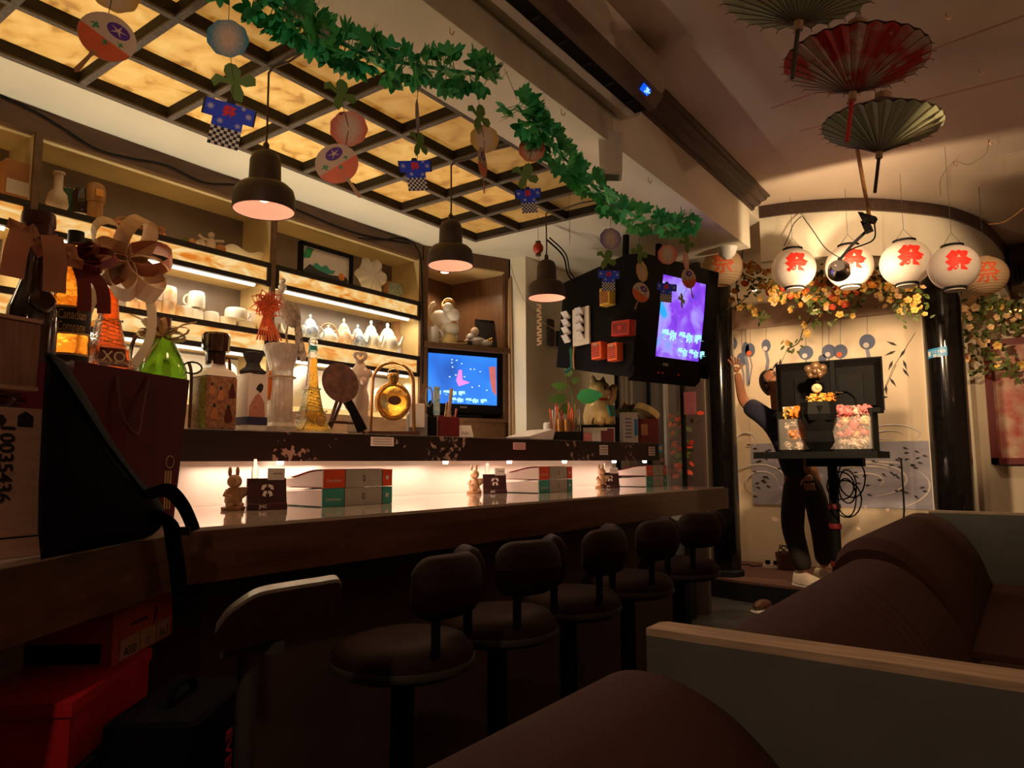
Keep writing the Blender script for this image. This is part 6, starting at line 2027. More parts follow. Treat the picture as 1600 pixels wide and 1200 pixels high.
# packages at the ledge end
s = Spot(983, .09); k = s.k
t = thing('printed_carton', 'white and blue printed carton standing near the ledge end', 'carton', s.p, face(s.p) + .3)
MB().rbox((0, 0, s.h(645) / 2), (25 * k, .06, s.h(645)), .002).build('box', 'paper', t)
for r in range(6):
    MB().box((-3 * k, -.031, s.h(683) + r * .022), (10 * k, .001, .008)).build('print_block', 'print_slate', t)
MB().box((9 * k, -.031, s.h(668)), (5 * k, .001, .10)).build('blue_strip', 'blue_sticker', t)
s = Spot(1012, .12); k = s.k
t = thing('gift_carton', 'dark red gift carton at the end of the ledge under a drum', 'carton', s.p, face(s.p) + .1)
MB().rbox((0, 0, s.h(655) / 2), (32 * k, .12, s.h(655)), .003).build('box', 'red_dark', t)
MB().box((-6 * k, -.061, s.h(672)), (10 * k, .001, .07)).build('print_panel', 'terracotta', t)
dr = thing('hand_drum', 'small round hand drum lying tilted on the red carton', 'drum', s.p + Vector((0, 0, s.h(655) + .045)), face(s.p), ry=.5, rx=-.25)
MB().lathe([(20 * k, -.02), (20 * k, .02), (18.5 * k, .022), (18.5 * k, -.018)], 28).build('hoop', 'gold_paint', dr, 30)
MB().lathe([(18.4 * k, -.004), (18.4 * k, .0)], 28).build('skin', 'orange_wood', dr)
s = Spot(978, .2); k = s.k
t = thing('dried_bouquet', 'bunch of dried dark green and red leaves behind the carton', 'plant', s.p, 0)
MB().lathe([(.03, 0), (.035, s.h(660)), (.03, s.h(660))], 12).build('vase', 'red_dark', t, 40)
lm = MB()
for i in range(60):
    d = Vector((rnd.uniform(-1, 1), rnd.uniform(-1, 1), rnd.uniform(-.2, 1))).normalized()
    lm.mat(0 if i % 4 else 1).prism(leaf_shape(.07, .025), .001, (rnd.gauss(0, .012), rnd.gauss(0, .012), s.h(655) + rnd.uniform(0, .05)), d, d.orthogonal())
lm.build('foliage', ['leaf_olive', 'red_dark'], t)['kind'] = 'stuff'

# ================================================================ bottles on the near part of the ledge
s = Spot(158, .10, True)
RS = s.h(586)
rs = thing('display_block', 'low dark block lifting the large tower bottle above the bag', 'block', s.p, face(s.p) + .35)
MB().rbox((0, 0, RS / 2), (.17, .17, RS - .0005), .006).build('block', 'shelf_black', rs)
MB().bb((-.08, -.08, RS - .004), (.08, .08, RS - .0003)).build('felt_top', 'red_dark', rs)
t, H, w = tower(s, 398, 'large tower-shaped brandy bottle tied with a cream gauze bow', 52, 'liquor_red', .35, True, RS)
bow = Vector((.02, -.03, s.h(402) - RS))
rnd = random.Random(9)
k = s.k
for i, (a, L) in enumerate(((20, 58), (75, 62), (130, 58), (170, 50), (215, 62), (265, 52), (310, 60), (345, 54))):
    d = Vector((math.cos(math.radians(a)), -.35, math.sin(math.radians(a)) * .85)).normalized()
    side = Vector((-d.z, .5 * (-1) ** i, d.x)).normalized()
    LL = L * k * 1.25
    loop = [bow + d * (LL * .5 * (1 - math.cos(g))) + side * (LL * .33 * math.sin(g)) for g in [2 * PI * q / 16 for q in range(17)]]
    MB().ribbon(loop, .066, up=d.cross(side)).build('bow_loop', 'ribbon_cream' if i % 4 else 'ribbon_rose', t)
for dx in (-1.15, 1.25):
    MB().ribbon(arc([bow, bow + Vector((dx * .06, -.01, -.10)), bow + Vector((dx * .075, .02, -.22)), bow + Vector((dx * .03, .03, -.33))]), .03, up=(1, .2, 0)).build('ribbon_tail', 'gauze', t)
wx = MB()
wx.prism([(-.42, .06), (.42, .06), (.36, .22), (-.36, .22)], .002, (0, -w * .63, 0), (w, 0, 0), (0, .10, H)).build('label_plate', 'red_dark', t)
MB().text('XO', .030, (0, -w * .645 + .012, H * .15), (1, 0, 0), (0, .05, 1), th=.004).build('label_text', 'gold_ink', t)
MB().text('FRENCH BRANDY', .009, (0, -w * .645 + .007, H * .10), (1, 0, 0), (0, .05, 1), th=.004).build('label_text', 'gold_ink', t)
# whisky bottle
s = Spot(98, .12, True); k = s.k; H = s.h(372)
t = thing('whisky_bottle', 'amber whisky bottle with a black label and dark red ribbon', 'bottle', s.p, face(s.p) + .12)
R = 28 * k
MB().lathe([(R, 0), (R * 1.02, .01), (R * 1.02, s.h(465)), (R * .9, s.h(450)), (R * .45, s.h(425)), (R * .36, s.h(410)), (R * .36, H)], 28, M=Matrix.Diagonal(Vector((1, .7, 1)))).build('glass_body', 'liquor', t, 40)
z0, z1 = s.h(520), s.h(478)


def lab_s(u, v, z0, z1, q=1.03):
    a = -PI / 2 + (u - .5) * 2.3
    return (R * q * math.cos(a), R * q * .7 * math.sin(a), z0 + (z1 - z0) * v)


MB().grid(lambda u, v: lab_s(u, v, z0, z1), 16, 1).build('label', 'label_black', t)
MB().grid(lambda u, v: lab_s(u, v, .02, s.h(553)), 16, 1).build('lower_label', 'label_black', t)
for zz in (z0, z1, s.h(553)):
    MB().grid(lambda u, v: lab_s(u, v, zz - .003, zz + .003, 1.035), 16, 1).build('label_border', 'gold_ink', t)
lt = MB()
for st_r, zc_, hgt in (('Canadian', s.h(490), .026), ('Company', s.h(509), .026), ('Blended Canadian', s.h(566), .012), ('WHISKY', s.h(580), .010)):
    vs_, fs_ = glyphs(st_r, .004)
    x0 = min(v[0] for v in vs_); x1 = max(v[0] for v in vs_); hh_ = max(v[1] for v in vs_)
    for_w = .60
    lt.add([lab_s(.5 + ((v[0] - x0) / (x1 - x0) - .5) * for_w, 0, zc_ + (v[1] / hh_ - .5) * hgt, 0, 1.045) for v in vs_], fs_)
lt.build('label_text', 'gold_ink', t)['kind'] = 'stuff'
MB().lathe([(R * .42, H), (R * .42, H + .035)], 16).build('cap', 'label_black', t, 40)
zc = s.h(400)
for i, (a, L) in enumerate(((15, 58), (60, 40), (150, 34), (200, 36), (330, 40))):
    d = Vector((math.cos(math.radians(a)), -.4, math.sin(math.radians(a)) * .6)).normalized()
    side = Vector((-d.z, .4, d.x)).normalized()
    LL = L * k
    MB().ribbon([Vector((0, -R * .5, zc)) + d * (LL * .5 * (1 - math.cos(g))) + side * (LL * .26 * math.sin(g)) for g in [2 * PI * q / 14 for q in range(15)]], .036, up=d.cross(side)).build('bow_loop', 'ribbon_red', t)
for dx in (.02, .06):
    MB().ribbon(arc([Vector((0, -R * .5, zc)), Vector((dx, -R * .9, s.h(440))), Vector((dx * 1.2, -R * .95, s.h(485)))]), .034, up=(1, 0, .1)).build('ribbon_tail', 'ribbon_red', t)
# dark wine bottle with seal and rose ribbon
s = Spot(36, .10, True); k = s.k; H = s.h(335)
t = thing('sealed_wine_bottle', 'dark bottle with a maroon cap, wax seal and rose ribbon at the left', 'bottle', s.p, face(s.p) + .1)
R = 36 * k
MB().lathe([(R, 0), (R, s.h(510)), (R * .95, s.h(480)), (R * .75, s.h(460)), (R * .55, s.h(435)), (R * .5, s.h(400)), (R * .5, s.h(385))], 28).build('glass_body', 'glass_dark', t, 40)
MB().lathe([(R * .56, s.h(388)), (R * .60, s.h(345)), (R * .68, s.h(342)), (R * .68, H), (R * .64, s.h(322))], 24).build('cap', 'cap_maroon', t, 30)
MB().lathe([(R * .52, -.006), (R * .52, .004), (R * .46, .009)], 26, (R * .25, -R * .82, s.h(470)), Matrix.Rotation(PI / 2 - .35, 3, 'X')).build('wax_seal', 'glass_dark', t, 40)
zc = s.h(362)
rf = [Vector((R * (-1.0 + .11 * i), -R * (.55 + .12 * (i % 2)), zc + .02 * math.sin(i * 1.1) - .002 * i)) for i in range(24)]
MB().ribbon(rf, .040, up=(0, .1, 1)).build('ruffled_ribbon', 'ribbon_rose', t)
for sx, dz in ((-.8, 440), (.55, 455)):
    MB().ribbon(arc([Vector((R * sx * .8, -R * .75, zc)), Vector((R * sx * 1.05, -R * 1.05, s.h(400))), Vector((R * sx * 1.15, -R * 1.1, s.h(dz)))]), .05, up=(1, .1, 0)).build('ribbon_tail', 'ribbon_rose', t)
# green bottle with raffia bow in a metal cradle
s = Spot(246, .10, True); k = s.k
t = thing('green_bottle', 'round green bottle with a raffia bow in a metal cradle', 'bottle', s.p, face(s.p))
R = 37 * k
MB().lathe([(R * .75, 0), (R * 1.0, s.h(650)), (R * 1.08, s.h(610)), (R * 1.0, s.h(575)), (R * .75, s.h(550)), (R * .45, s.h(530)), (R * .32, s.h(520)), (R * .3, s.h(505))], 28).build('glass_body', 'glass_green', t, 50)
MB().lathe([(R * .31, s.h(512)), (R * .31, s.h(493))], 20).build('cork_cap', 'cap_maroon', t, 40)
zc = s.h(524)
for i in range(11):
    a = math.radians(-25 + 23 * i)
    d = Vector((math.cos(a), -.35, math.sin(a) * .28)).normalized()
    side = Vector((-d.z, .1, 1)).normalized()
    LL = rnd.uniform(28, 44) * k
    MB().ribbon([Vector((0, -R * .3, zc)) + d * (LL * .5 * (1 - math.cos(g))) + side * (LL * .2 * math.sin(g)) for g in [2 * PI * q / 10 for q in range(11)]], .016, up=d.cross(side)).build('raffia_loop', 'raffia', t)
for e in (Vector((-.10, -.03, .06)), Vector((.10, -.03, .05)), Vector((-.05, -.05, -.1))):
    MB().tube([Vector((0, -R * .3, zc)), Vector((0, -R * .3, zc)) + e * .6 + Vector((0, 0, .01)), Vector((0, -R * .3, zc)) + e], .003, 4).build('raffia_end', 'raffia', t)
MB().tube(arc([(-R * 1.25, 0, 0), (-R * 1.2, 0, s.h(560)), (-R * .95, 0, s.h(522)), (-R * .5, .02, s.h(520))]), .007, 6).tube(arc([(R * 1.2, .02, 0), (R * 1.2, .02, s.h(585)), (R * 1.05, .02, s.h(560))]), .006, 6).build('cradle', 'dark_wood', t, 40)
for sx in (-1, 1):
    MB().tube([(sx * R * 1.2 + .03 * math.cos(g), -.02, s.h(572) + .02 * math.sin(g)) for g in [2 * PI * q / 12 for q in range(13)]], .003, 4).build('scroll', 'black_matt', t)


# ================================================================ crockery and curios on the back bar
class Shf:
    """place on a shelf board: picture column px, board height z, plane x"""
    def __init__(s, px, z, x=-2.86):
        s.x = x; s.px = px; s.z = z
        p = P(px, 600, x=x)
        s.p = Vector((x, p.y, z + 0.0005))
        s.k = mpx(s.p)

    def h(s, py):
        return P(s.px, py, x=s.x).z - s.z


S1, S2, S3 = 1.989, 1.674, 1.335


def cup(px, z, rpx, hpx, lab, mt='porcelain', flip=False, hang=None, x=-2.86, up=0.0, handle=True, facet=None):
    s = Shf(px, z, x); k = s.k
    t = thing('teacup' if not flip else 'mug', lab, 'cup', s.p + Vector((0, 0, up)), face(s.p) + (hang or 0), group='cups on the back bar shelves')
    r, h = rpx * k, hpx * k
    prof = [(r * .72, 0), (r * .85, h * .06), (r * 1.0, h * .5), (r * 1.03, h), (r * .96, h), (r * .92, h * .5), (r * .6, h * .1)]
    if flip:
        prof = [(r * 1.0, 0), (r * 1.0, h * .3), (r * .97, h * .75), (r * .86, h * .95), (r * .7, h)]
    MB().lathe(prof, facet or 20).build('bowl', mt, t, 40 if not facet else 15)
    if handle:
        MB().tube([(r * .95 + h * .28 * math.sin(PI * i / 10), 0, h * .5 - h * .32 * math.cos(PI * i / 10)) for i in range(11)], max(h * .06, .004), 7).build('handle', mt, t, 60)
    return t


CUPS = [(200, 9, 20, 'cup seen behind the bow ribbon on the middle shelf', 'porcelain_print', False), (217, 11, 22, 'small printed cup at the left of the stacked cups', 'porcelain_print', False), (232, 13, 24, 'printed cup under the plain white stacked cup', 'porcelain_print', False), (254, 14, 25, 'printed cup under the faceted cup', 'porcelain_print', False), (269, 12, 22, 'printed cup right of the stacked pair', 'porcelain_print', False)]
for px, r, h, lab, mt, fl in CUPS:
    cup(px, S2, r, h, lab, mt, fl, .4)
k_ = Shf(232, S2).k
cup(233, S2, 13, 24, 'plain white cup upside down on top of another cup', 'porcelain', True, .5, up=25 * k_, handle=False)
cup(254, S2, 15, 26, 'faceted white cup with fruit print on top of a cup', 'porcelain_print', True, .5, up=25.5 * k_, handle=False, facet=8)
cup(285, S2, 12, 24, 'white mug upside down under a taller mug', 'porcelain', True, 2.6)
cup(299, S2, 13, 22, 'white textured mug upside down in the middle of the shelf', 'porcelain', True, 2.6, handle=False)
cup(301, S2, 13, 26, 'tall white mug balanced on top of two mugs', 'porcelain', True, 2.8, up=24.5 * Shf(300, S2).k)
cup(325, S2, 13, 22, 'white textured mug upside down at the right of the mugs', 'porcelain', True, 2.6, handle=False)
cup(348, S2, 16, 16, 'cream sauce bowl with dark ring print', 'porcelain', False, 0, handle=False)
cup(364, S2, 17, 18, 'round cream cup with ring print on the saucers', 'porcelain', True, 0, up=16.5 * Shf(360, S2).k)
cup(383, S2, 13, 15, 'cream bowl with ring print at the end of the mugs', 'porcelain', False, 0, handle=False)
wh = Shf(395, S2)
t = tag(MB().bb((-.045, -.02, 0), (.045, .02, .10)).build('napkin_block', 'paper'), 'white paper napkin block behind the round bowls', 'napkins')
t.location = wh.p + Vector((-.05, 0, 0))


def teapot(px, rpx, hpx, lab, mt, spout=-1, handle='side', knob=True, z=S2):
    s = Shf(px, z); k = s.k
    t = thing('teapot', lab, 'teapot', s.p, face(s.p) + .15, group='teapots on the middle shelf')
    r, h = rpx * k, hpx * k
    MB().lathe([(r * .7, 0), (r * .9, h * .06), (r * 1.0, h * .22), (r * .98, h * .40), (r * .78, h * .58), (r * .62, h * .62)], 24).build('body', mt, t, 40)
    MB().lathe([(r * .66, h * .61), (r * .60, h * .68), (r * .38, h * .80), (r * .12, h * .85), (r * .10, h * .88), (r * .17, h * .94), (r * .10, h * 1.0)], 20).build('lid', mt, t, 50)
    MB().tube([(spout * r * .9, 0, h * .22), (spout * r * 1.25, 0, h * .36), (spout * r * 1.45, 0, h * .60)], [r * .20, r * .14, r * .09], 8).build('spout', mt, t, 60)
    if handle == 'side':
        MB().tube([(-spout * (r * .9 + r * .55 * math.sin(PI * i / 10)), 0, h * .34 - h * .22 * math.cos(PI * i / 10)) for i in range(11)], r * .09, 7).build('handle', mt, t, 60)
    else:
        MB().tube([(r * 1.0 * math.cos(PI * i / 14), 0, h * .45 + h * .62 * math.sin(PI * i / 14)) for i in range(15)], r * .09, 7).build('bail_handle', 'pale_wood', t, 60)
    return t


teapot(456, 13, 40, 'white cream jug at the left end of the teapots', 'porcelain', -1)
teapot(482, 15, 44, 'white teapot with a small blue flower, second in the row', 'porcelain_blue', -1)
teapot(511, 15, 32, 'low white teapot under an arched bamboo handle', 'porcelain', -1, 'bail')
teapot(535, 13, 46, 'lidded jar teapot with a tan band and dark heart print', 'porcelain_print', 1)
teapot(557, 13, 40, 'blue speckled teapot with white handle in the row', 'porcelain_blue', 1)
teapot(578, 14, 50, 'tall white coffee pot with a ring knob', 'porcelain', 1)
teapot(604, 17, 50, 'big white teapot with an oval crest beside the plate', 'porcelain', 1)
s = Shf(637, S2, -2.90)
t = thing('blue_plate', 'round pale blue patterned plate leaning at the shelf end', 'plate', s.p + Vector((0, 0, 26 * s.k)), face(s.p) - .3)
MB().lathe([(24 * s.k, .006), (22 * s.k, .003), (14 * s.k, 0), (13 * s.k, .003), (23 * s.k, .010)], 32, M=Matrix.Rotation(PI / 2 - .15, 3, 'X')).build('dish', 'plate_teal', t, 40)
for px, xx, lab, hp_ in ((618, -2.93, 'painted wooden paddle board leaning beside the blue plate', 62), (592, -2.97, 'dark paddle board leaning at the back between teapots', 56)):
    s = Shf(px, S2, xx); k = s.k
    t = thing('paddle_board', lab, 'board', s.p, face(s.p) - .2, rx=-.08)
    MB().prism([(-10 * k, 0), (10 * k, 0), (11 * k, 30 * k), (4 * k, 42 * k), (4 * k, hp_ * k), (-4 * k, hp_ * k), (-4 * k, 42 * k), (-11 * k, 30 * k)], .008, (0, 0, 0), (1, 0, 0), (0, 0, 1), True).build('board', 'orange_wood' if px > 600 else 'dark_wood', t)
    if px > 600:
        MB().prism([(-8 * k, 3 * k), (8 * k, 3 * k), (8 * k, 26 * k), (-8 * k, 26 * k)], .001, (0, -.0085, 0), (1, 0, 0), (0, 0, 1)).build('painted_panel', 'porcelain_blue', t)
# top shelf
s = Shf(502, S1, -2.84); k = s.k
t = thing('landscape_picture', 'black-framed picture of green mountains with a cut-paper border on the top shelf', 'picture', s.p, PI / 2, rx=0)
w, h = .33, s.h(387) + .02
h = .17
for a, b in (((-w / 2, -.03, 0), (-w / 2 + .014, 0, h)), ((w / 2 - .014, -.03, 0), (w / 2, 0, h)), ((-w / 2, -.03, 0), (w / 2, 0, .014)), ((-w / 2, -.03, h - .014), (w / 2, 0, h))):
    MB().bb(a, b).build('frame_rail', 'black_matt', t)
MB().bb((-w / 2 + .01, -.012, .01), (w / 2 - .01, -.004, h - .01)).build('sheet', 'paper', t)
MB().prism([(-.10, .05), (-.06, .085), (-.03, .07), (.0, .085), (.03, .065), (.06, .07), (.05, .05), (.0, .04)], .001, (0, -.013, 0), (1, 0, 0), (0, 0, 1), True).build('green_ridge', 'teal', t)
MB().prism([(-.15, .02), (-.10, .07), (-.06, .05), (.02, .04), (.13, .05), (.15, .03), (.12, .018)], .001, (0, -.0135, 0), (1, 0, 0), (0, 0, 1), True).build('dark_hill', 'dark_grey', t)
MB().prism([(-.15, .09), (-.12, .15), (-.08, .15), (-.10, .10)], .001, (0, -.0135, 0), (1, 0, 0), (0, 0, 1), True).build('tree', 'green', t)
MB().prism([(.10 + .02 * math.cos(a), .045 + .02 * math.sin(a)) for a in [2 * PI * i / 10 for i in range(10)]], .001, (0, -.0145, 0), (1, 0, 0), (0, 0, 1)).build('orange_flower', 'petal_orange', t)
t.rotation_euler = (0, 0, PI / 2)
s = Shf(577, S1, -2.86); k = s.k
t = thing('shell_dish', 'large white fluted shell ornament on the top shelf', 'ornament', s.p, PI / 2 - .25)
ol = [(math.cos(a) * (1 + .12 * math.cos(6 * a)), math.sin(a) * (1 + .12 * math.cos(6 * a))) for a in [2 * PI * i / 48 for i in range(48)]]
Rr = 30 * k


def shellf(u, v):
    a = 2 * PI * u
    q = (1 + .13 * math.cos(6 * a)) * v
    return (Rr * .85 * q * math.cos(a), -.035 * (1 - v * v) + .006 * math.cos(12 * a) * v, Rr * 1.0 + Rr * .95 * q * math.sin(a))


MB().grid(shellf, 60, 8, cu=True).build('shell', 'porcelain', t, 60)
MB().bb((-.05, -.02, 0), (.05, .03, .012)).build('foot', 'porcelain', t)
s = Shf(612, S1, -2.88); k = s.k
t = thing('woven_box', 'small rounded box with green zigzag pattern beside the shell', 'box', s.p, PI / 2 - .2)
MB().rbox((0, 0, 14 * k), (26 * k, .07, 28 * k), .010).build('body', 'woven_green', t, 40)
MB().rbox((0, 0, 14 * k), (28 * k, .055, 31 * k), .012).build('leather_edge', 'terracotta', t, 40)
s = Shf(368, S1, -2.87); k = s.k
t = thing('wavy_dish', 'white wavy-edged dish at the end of the left bay', 'dish', s.p, PI / 2)


def wavy(u, v):
    a = 2 * PI * u
    q = .02 + 26 * k * v
    return (q * 1.3 * math.cos(a), q * .7 * math.sin(a), .004 + .045 * v * v + .012 * math.sin(5 * a) * v)


MB().grid(wavy, 48, 6, cu=True).build('dish', 'porcelain', t, 60)
MB().lathe([(.03, 0), (.03, .006)], 16).build('foot', 'porcelain', t)
s = Shf(320, S1, -2.84); k = s.k
t = thing('boy_figurine', 'ceramic boy figurine with outstretched arms on the top shelf', 'figurine', s.p, PI / 2 - .3)
u = 36 * k
MB().lathe([(u * .20, 0), (u * .24, u * .1), (u * .22, u * .35), (u * .17, u * .55), (u * .10, u * .66)], 16).build('body', 'ceramic_cream', t, 50)
MB().sph((0, 0, u * .80), u * .15).build('head', 'ceramic_cream', t, 60)
MB().sph((0, .004, u * .85), u * .145, (1, 1, .8)).build('hair', 'pale_wood', t, 60)
for sx in (-1, 1):
    MB().tube([(sx * u * .12, 0, u * .58), (sx * u * .35, -.005, u * .60), (sx * u * .52, -.005, u * .62 + (sx < 0) * u * .12)], u * .06, 7).build('arm', 'ceramic_cream', t, 60)
    MB().tube([(sx * u * .1, -.01, u * .12), (sx * u * .16, -.03, u * .04)], u * .08, 7).build('leg', 'ceramic_cream', t, 60)
for px, r_, lab, mt in ((278, 6, 'small green ball beside the boy figurine', 'leaf_olive'), (289, 7, 'brown ball in the basket beside the boy figurine', 'orange_wood'), (303, 8, 'peach ceramic ball left of the boy figurine', 'ceramic_cream'), (336, 8, 'orange ceramic ball right of the boy figurine', 'terracotta'), (296, 6, 'white ball at the front of the ball group', 'porcelain')):
    s = Shf(px, S1, -2.82)
    r = r_ * s.k
    b = thing('ceramic_ball', lab, 'ball', s.p, 0, 'ceramic balls on the top shelf')
    MB().sph((0, 0, r), r, n=14, m=10).build('ball', mt, b, 60)
    MB().lathe([(r * .3, 0), (r * .3, r * .2)], 10).build('foot_ring', mt, b)
s = Shf(205, S1, -2.82); k = s.k
t = thing('nest_basket', 'low woven orange basket of wire and straw on the top shelf', 'basket', s.p, PI / 2)
for i in range(9):
    a0 = i * .7
    MB().tube([((.09 + .006 * (i % 3)) * math.cos(a0 + 2 * PI * j / 20), .045 * math.sin(a0 + 2 * PI * j / 20), .006 + i * .004 + .008 * math.sin(a0 + 3 * 2 * PI * j / 20)) for j in range(20)], .0035, 4, True).build('coil', 'tassel' if i % 2 else 'pale_wood', t)
s = Shf(131, S1, -2.82); k = s.k
t = thing('wooden_kokeshi', 'turned wooden bottle-shaped kokeshi on the top shelf', 'figurine', s.p, PI / 2)
H = s.h(281)
MB().lathe([(11 * k, 0), (11.5 * k, H * .35), (11 * k, H * .58)], 20).build('lower_body', 'orange_wood', t, 40)
MB().lathe([(13 * k, H * .50), (14 * k, H * .60), (14 * k, H * .82), (11 * k, H * .96), (6 * k, H)], 20).build('cap', 'orange_wood', t, 40)
MB().bb((-6 * k, -14.4 * k, H * .62), (6 * k, -10 * k, H * .80)).build('notch', 'brass', t)
s = Shf(108, S1, -2.85); k = s.k
t = thing('dark_canister', 'squat dark lidded canister left of the wooden kokeshi', 'canister', s.p, PI / 2)
MB().lathe([(12 * k, 0), (12 * k, .02), (12.5 * k, .022), (12.5 * k, s.h(300)), (9 * k, s.h(291))], 20).build('body', 'glass_dark', t, 40)
MB().lathe([(12.8 * k, .016), (12.8 * k, .026)], 20).build('band', 'porcelain', t)
s = Shf(70, S1, -2.82); k = s.k
t = thing('cream_vase', 'cream gourd vase at the far left of the top shelf', 'vase', s.p, PI / 2)
MB().lathe([(11 * k, 0), (16 * k, 14 * k), (13 * k, 30 * k), (7 * k, 38 * k), (6.5 * k, s.h(266)), (8 * k, s.h(264))], 22).build('body', 'ceramic_cream', t, 50)
MB().lathe([(8.6 * k, s.h(266)), (8.6 * k, s.h(263))], 18).build('lip', 'ceramic_cream', t)
s = Shf(92, S1, -2.93); k = s.k
t = thing('dark_plate', 'dark green plate with a beaded rim standing behind the vase', 'plate', s.p + Vector((0, 0, 30 * k)), PI / 2)
MB().lathe([(30 * k, .004), (26 * k, 0), (18 * k, -.004), (17 * k, 0), (29 * k, .008)], 30, M=Matrix.Rotation(PI / 2 - .1, 3, 'X')).build('dish', 'green_dark', t, 40)
for i in range(30):
    a = 2 * PI * i / 30
    MB().sph((30 * k * math.cos(a), .0, 30 * k * math.sin(a)), .003, n=6, m=4).build('bead', 'porcelain', t)
s = Shf(5, S1, -2.82); k = s.k
t = thing('spice_carton', 'orange and cream carton on the top shelf at the photo edge', 'carton', s.p, PI / 2)
MB().bb((-.05, -.03, 0), (.05, .03, .14)).build('box', 'terracotta', t)
MB().bb((-.045, -.032, .02), (.045, -.03, .07)).build('label', 'paper', t)
# lower level under the shelves
LOW = [(300, 'white saucer stack behind the porcelain decanter', 18, 20), (352, 'bowl-shaped white lampshade pot behind the square bottle', 20, 60), (470, 'white jug behind the small tower bottle', 22, 64), (600, 'stack of white bowls behind the hanging flask', 24, 40), (560, 'white bowl behind the torso bottle', 20, 30), (640, 'white lidded jar behind the white holder', 18, 50), (225, 'white dish behind the green bottle', 22, 30)]
for px, lab, r_, h_ in LOW:
    s = Shf(px, S3, -2.86); k = s.k
    t = thing('white_pot', lab, 'pot', s.p, 0, group='white crockery on the back bar worktop')
    r, h = r_ * k, h_ * k
    MB().lathe([(r * .6, 0), (r, h * .3), (r * 1.02, h * .6), (r * .8, h * .9), (r * .7, h)], 22).build('pot', 'porcelain', t, 50)
    MB().lathe([(r * .72, h * 1.0), (r * .5, h * 1.06), (r * .1, h * 1.1)], 18).build('lid', 'porcelain', t, 50)

# ================================================================ corner cabinet contents
A3, B3 = Vector((SX, 2.945, 0)), Vector((-2.535, 3.465, 0))
nC = Vector((dv.y, -dv.x, 0)).normalized()      # toward the room
cang = math.atan2(dv.y, dv.x)
tv2 = thing('cabinet_television', 'small black television with a blue karaoke screen in the corner cabinet', 'television', (A3.x - nC.x * .03, A3.y - nC.y * .03, 1.336), cang)


def cz(px, py):
    return hit(px, py, A3 - nC * .03, B3 - nC * .03)


inv = tv2.matrix_basis.inverted()
c_ = [inv @ cz(*p) for p in ((668, 629), (774, 634), (777, 558), (668, 552))]
x0, x1 = max(c_[0].x, .034), min(max(c_[1].x, c_[2].x), LC - .045)
z0, z1 = (c_[0].z + c_[1].z) / 2, (c_[2].z + c_[3].z) / 2
MB().bb((.031, 0.012, .02), (LC - .031, .09, z1 + .02)).build('housing', 'black_plastic', tv2)
for a, b in (((.031, -.004, .03), (x0, .012, z1 + .02)), ((x1, -.004, .03), (LC - .031, .012, z1 + .02)), ((x0, -.004, z1), (x1, .012, z1 + .02)), ((x0, -.004, .03), (x1, .012, z0))):
    MB().bb(a, b).build('bezel', 'black_plastic', tv2)
MB().bb((x0, .006, z0), (x1, .011, z1)).build('screen', 'screen_blue', tv2)
MB().bb((.18, -.02, 0), (LC - .18, .10, .02)).build('foot', 'black_matt', tv2)
MB().bb((LC * .44, -.006, z0 - .022), (LC * .52, -.003, z0 - .012)).build('badge', 'steel', tv2)
w = x1 - x0; hS = z1 - z0
cp = MB()
cp.text('你 愛你 喔', hS * .10, (x0 + w * .33, .004, z0 + hS * .22), (1, 0, 0), (0, 0, 1), bold=.03, fit=w * .48)
cp.text('愛你 愛你 喔', hS * .10, (x0 + w * .60, .004, z0 + hS * .08), (1, 0, 0), (0, 0, 1), bold=.03, fit=w * .58)
cp.build('caption', 'screen_text', tv2)
im = MB()
im.prism([(.40, .48), (.44, .70), (.48, .70), (.49, .50), (.60, .45), (.44, .36)], .001, (x0, .005, z0), (w, 0, 0), (0, 0, hS), True)
im.build('picture_singer', 'screen_pink', tv2)
MB().prism([(.88, .80), (.98, .82), (.99, .2), (.93, .3), (.90, .5)], .001, (x0, .005, z0), (w, 0, 0), (0, 0, hS), True).build('picture_flowers', 'screen_red', tv2)
rnd = random.Random(12)
sp_ = MB()
for i in range(14):
    a, b = rnd.uniform(.3, .95), rnd.uniform(.3, .95)
    sp_.prism([(a + .012 * math.cos(g), b + .014 * math.sin(g)) for g in [2 * PI * j / 6 for j in range(6)]], .001, (x0, .005, z0), (w, 0, 0), (0, 0, hS))
sp_.build('picture_sparkles', 'screen_white', tv2)['kind'] = 'stuff'


class Cab:
    def __init__(s, px, back=.10):
        s.A, s.B, s.px = A3 - nC * back, B3 - nC * back, px
        p = hit(px, 530, s.A, s.B)
        s.p = Vector((p.x, p.y, 1.7655)); s.k = mpx(s.p)

    def h(s, py):
        return hit(s.px, py, s.A, s.B).z - 1.7655


s = Cab(694, .09); k = s.k
t = thing('lion_statue', 'white guardian lion statue with a curly gold mane in the corner cabinet', 'statue', s.p, face(s.p))
MB().bb((-22 * k, -.03, 0), (22 * k, .03, .015)).build('base', 'black_matt', t)
MB().sph((0, 0, s.h(500)), 20 * k, (1.15, .7, .75), 16, 10, Matrix.Rotation(.3, 3, 'Y')).sph((12 * k, -.01, s.h(494)), 13 * k).sph((8 * k, -.01, s.h(515)), 16 * k, (1, .8, .9)).build('body', 'porcelain', t, 60)
MB().sph((6 * k, -.015, s.h(482)), 9 * k, (1, 1, 1.0)).sph((8 * k, -.03, s.h(486)), 5 * k).build('head', 'porcelain', t, 60)
mn = MB()
for i in range(22):
    a = 2 * PI * i / 22
    mn.sph((6 * k + 10 * k * math.cos(a) * .9, -.004 - .01 * math.sin(2 * a), s.h(479) + 9 * k * math.sin(a) + 2 * k), 3.2 * k, n=6, m=4)
mn.build('mane', 'gold', t, 60)
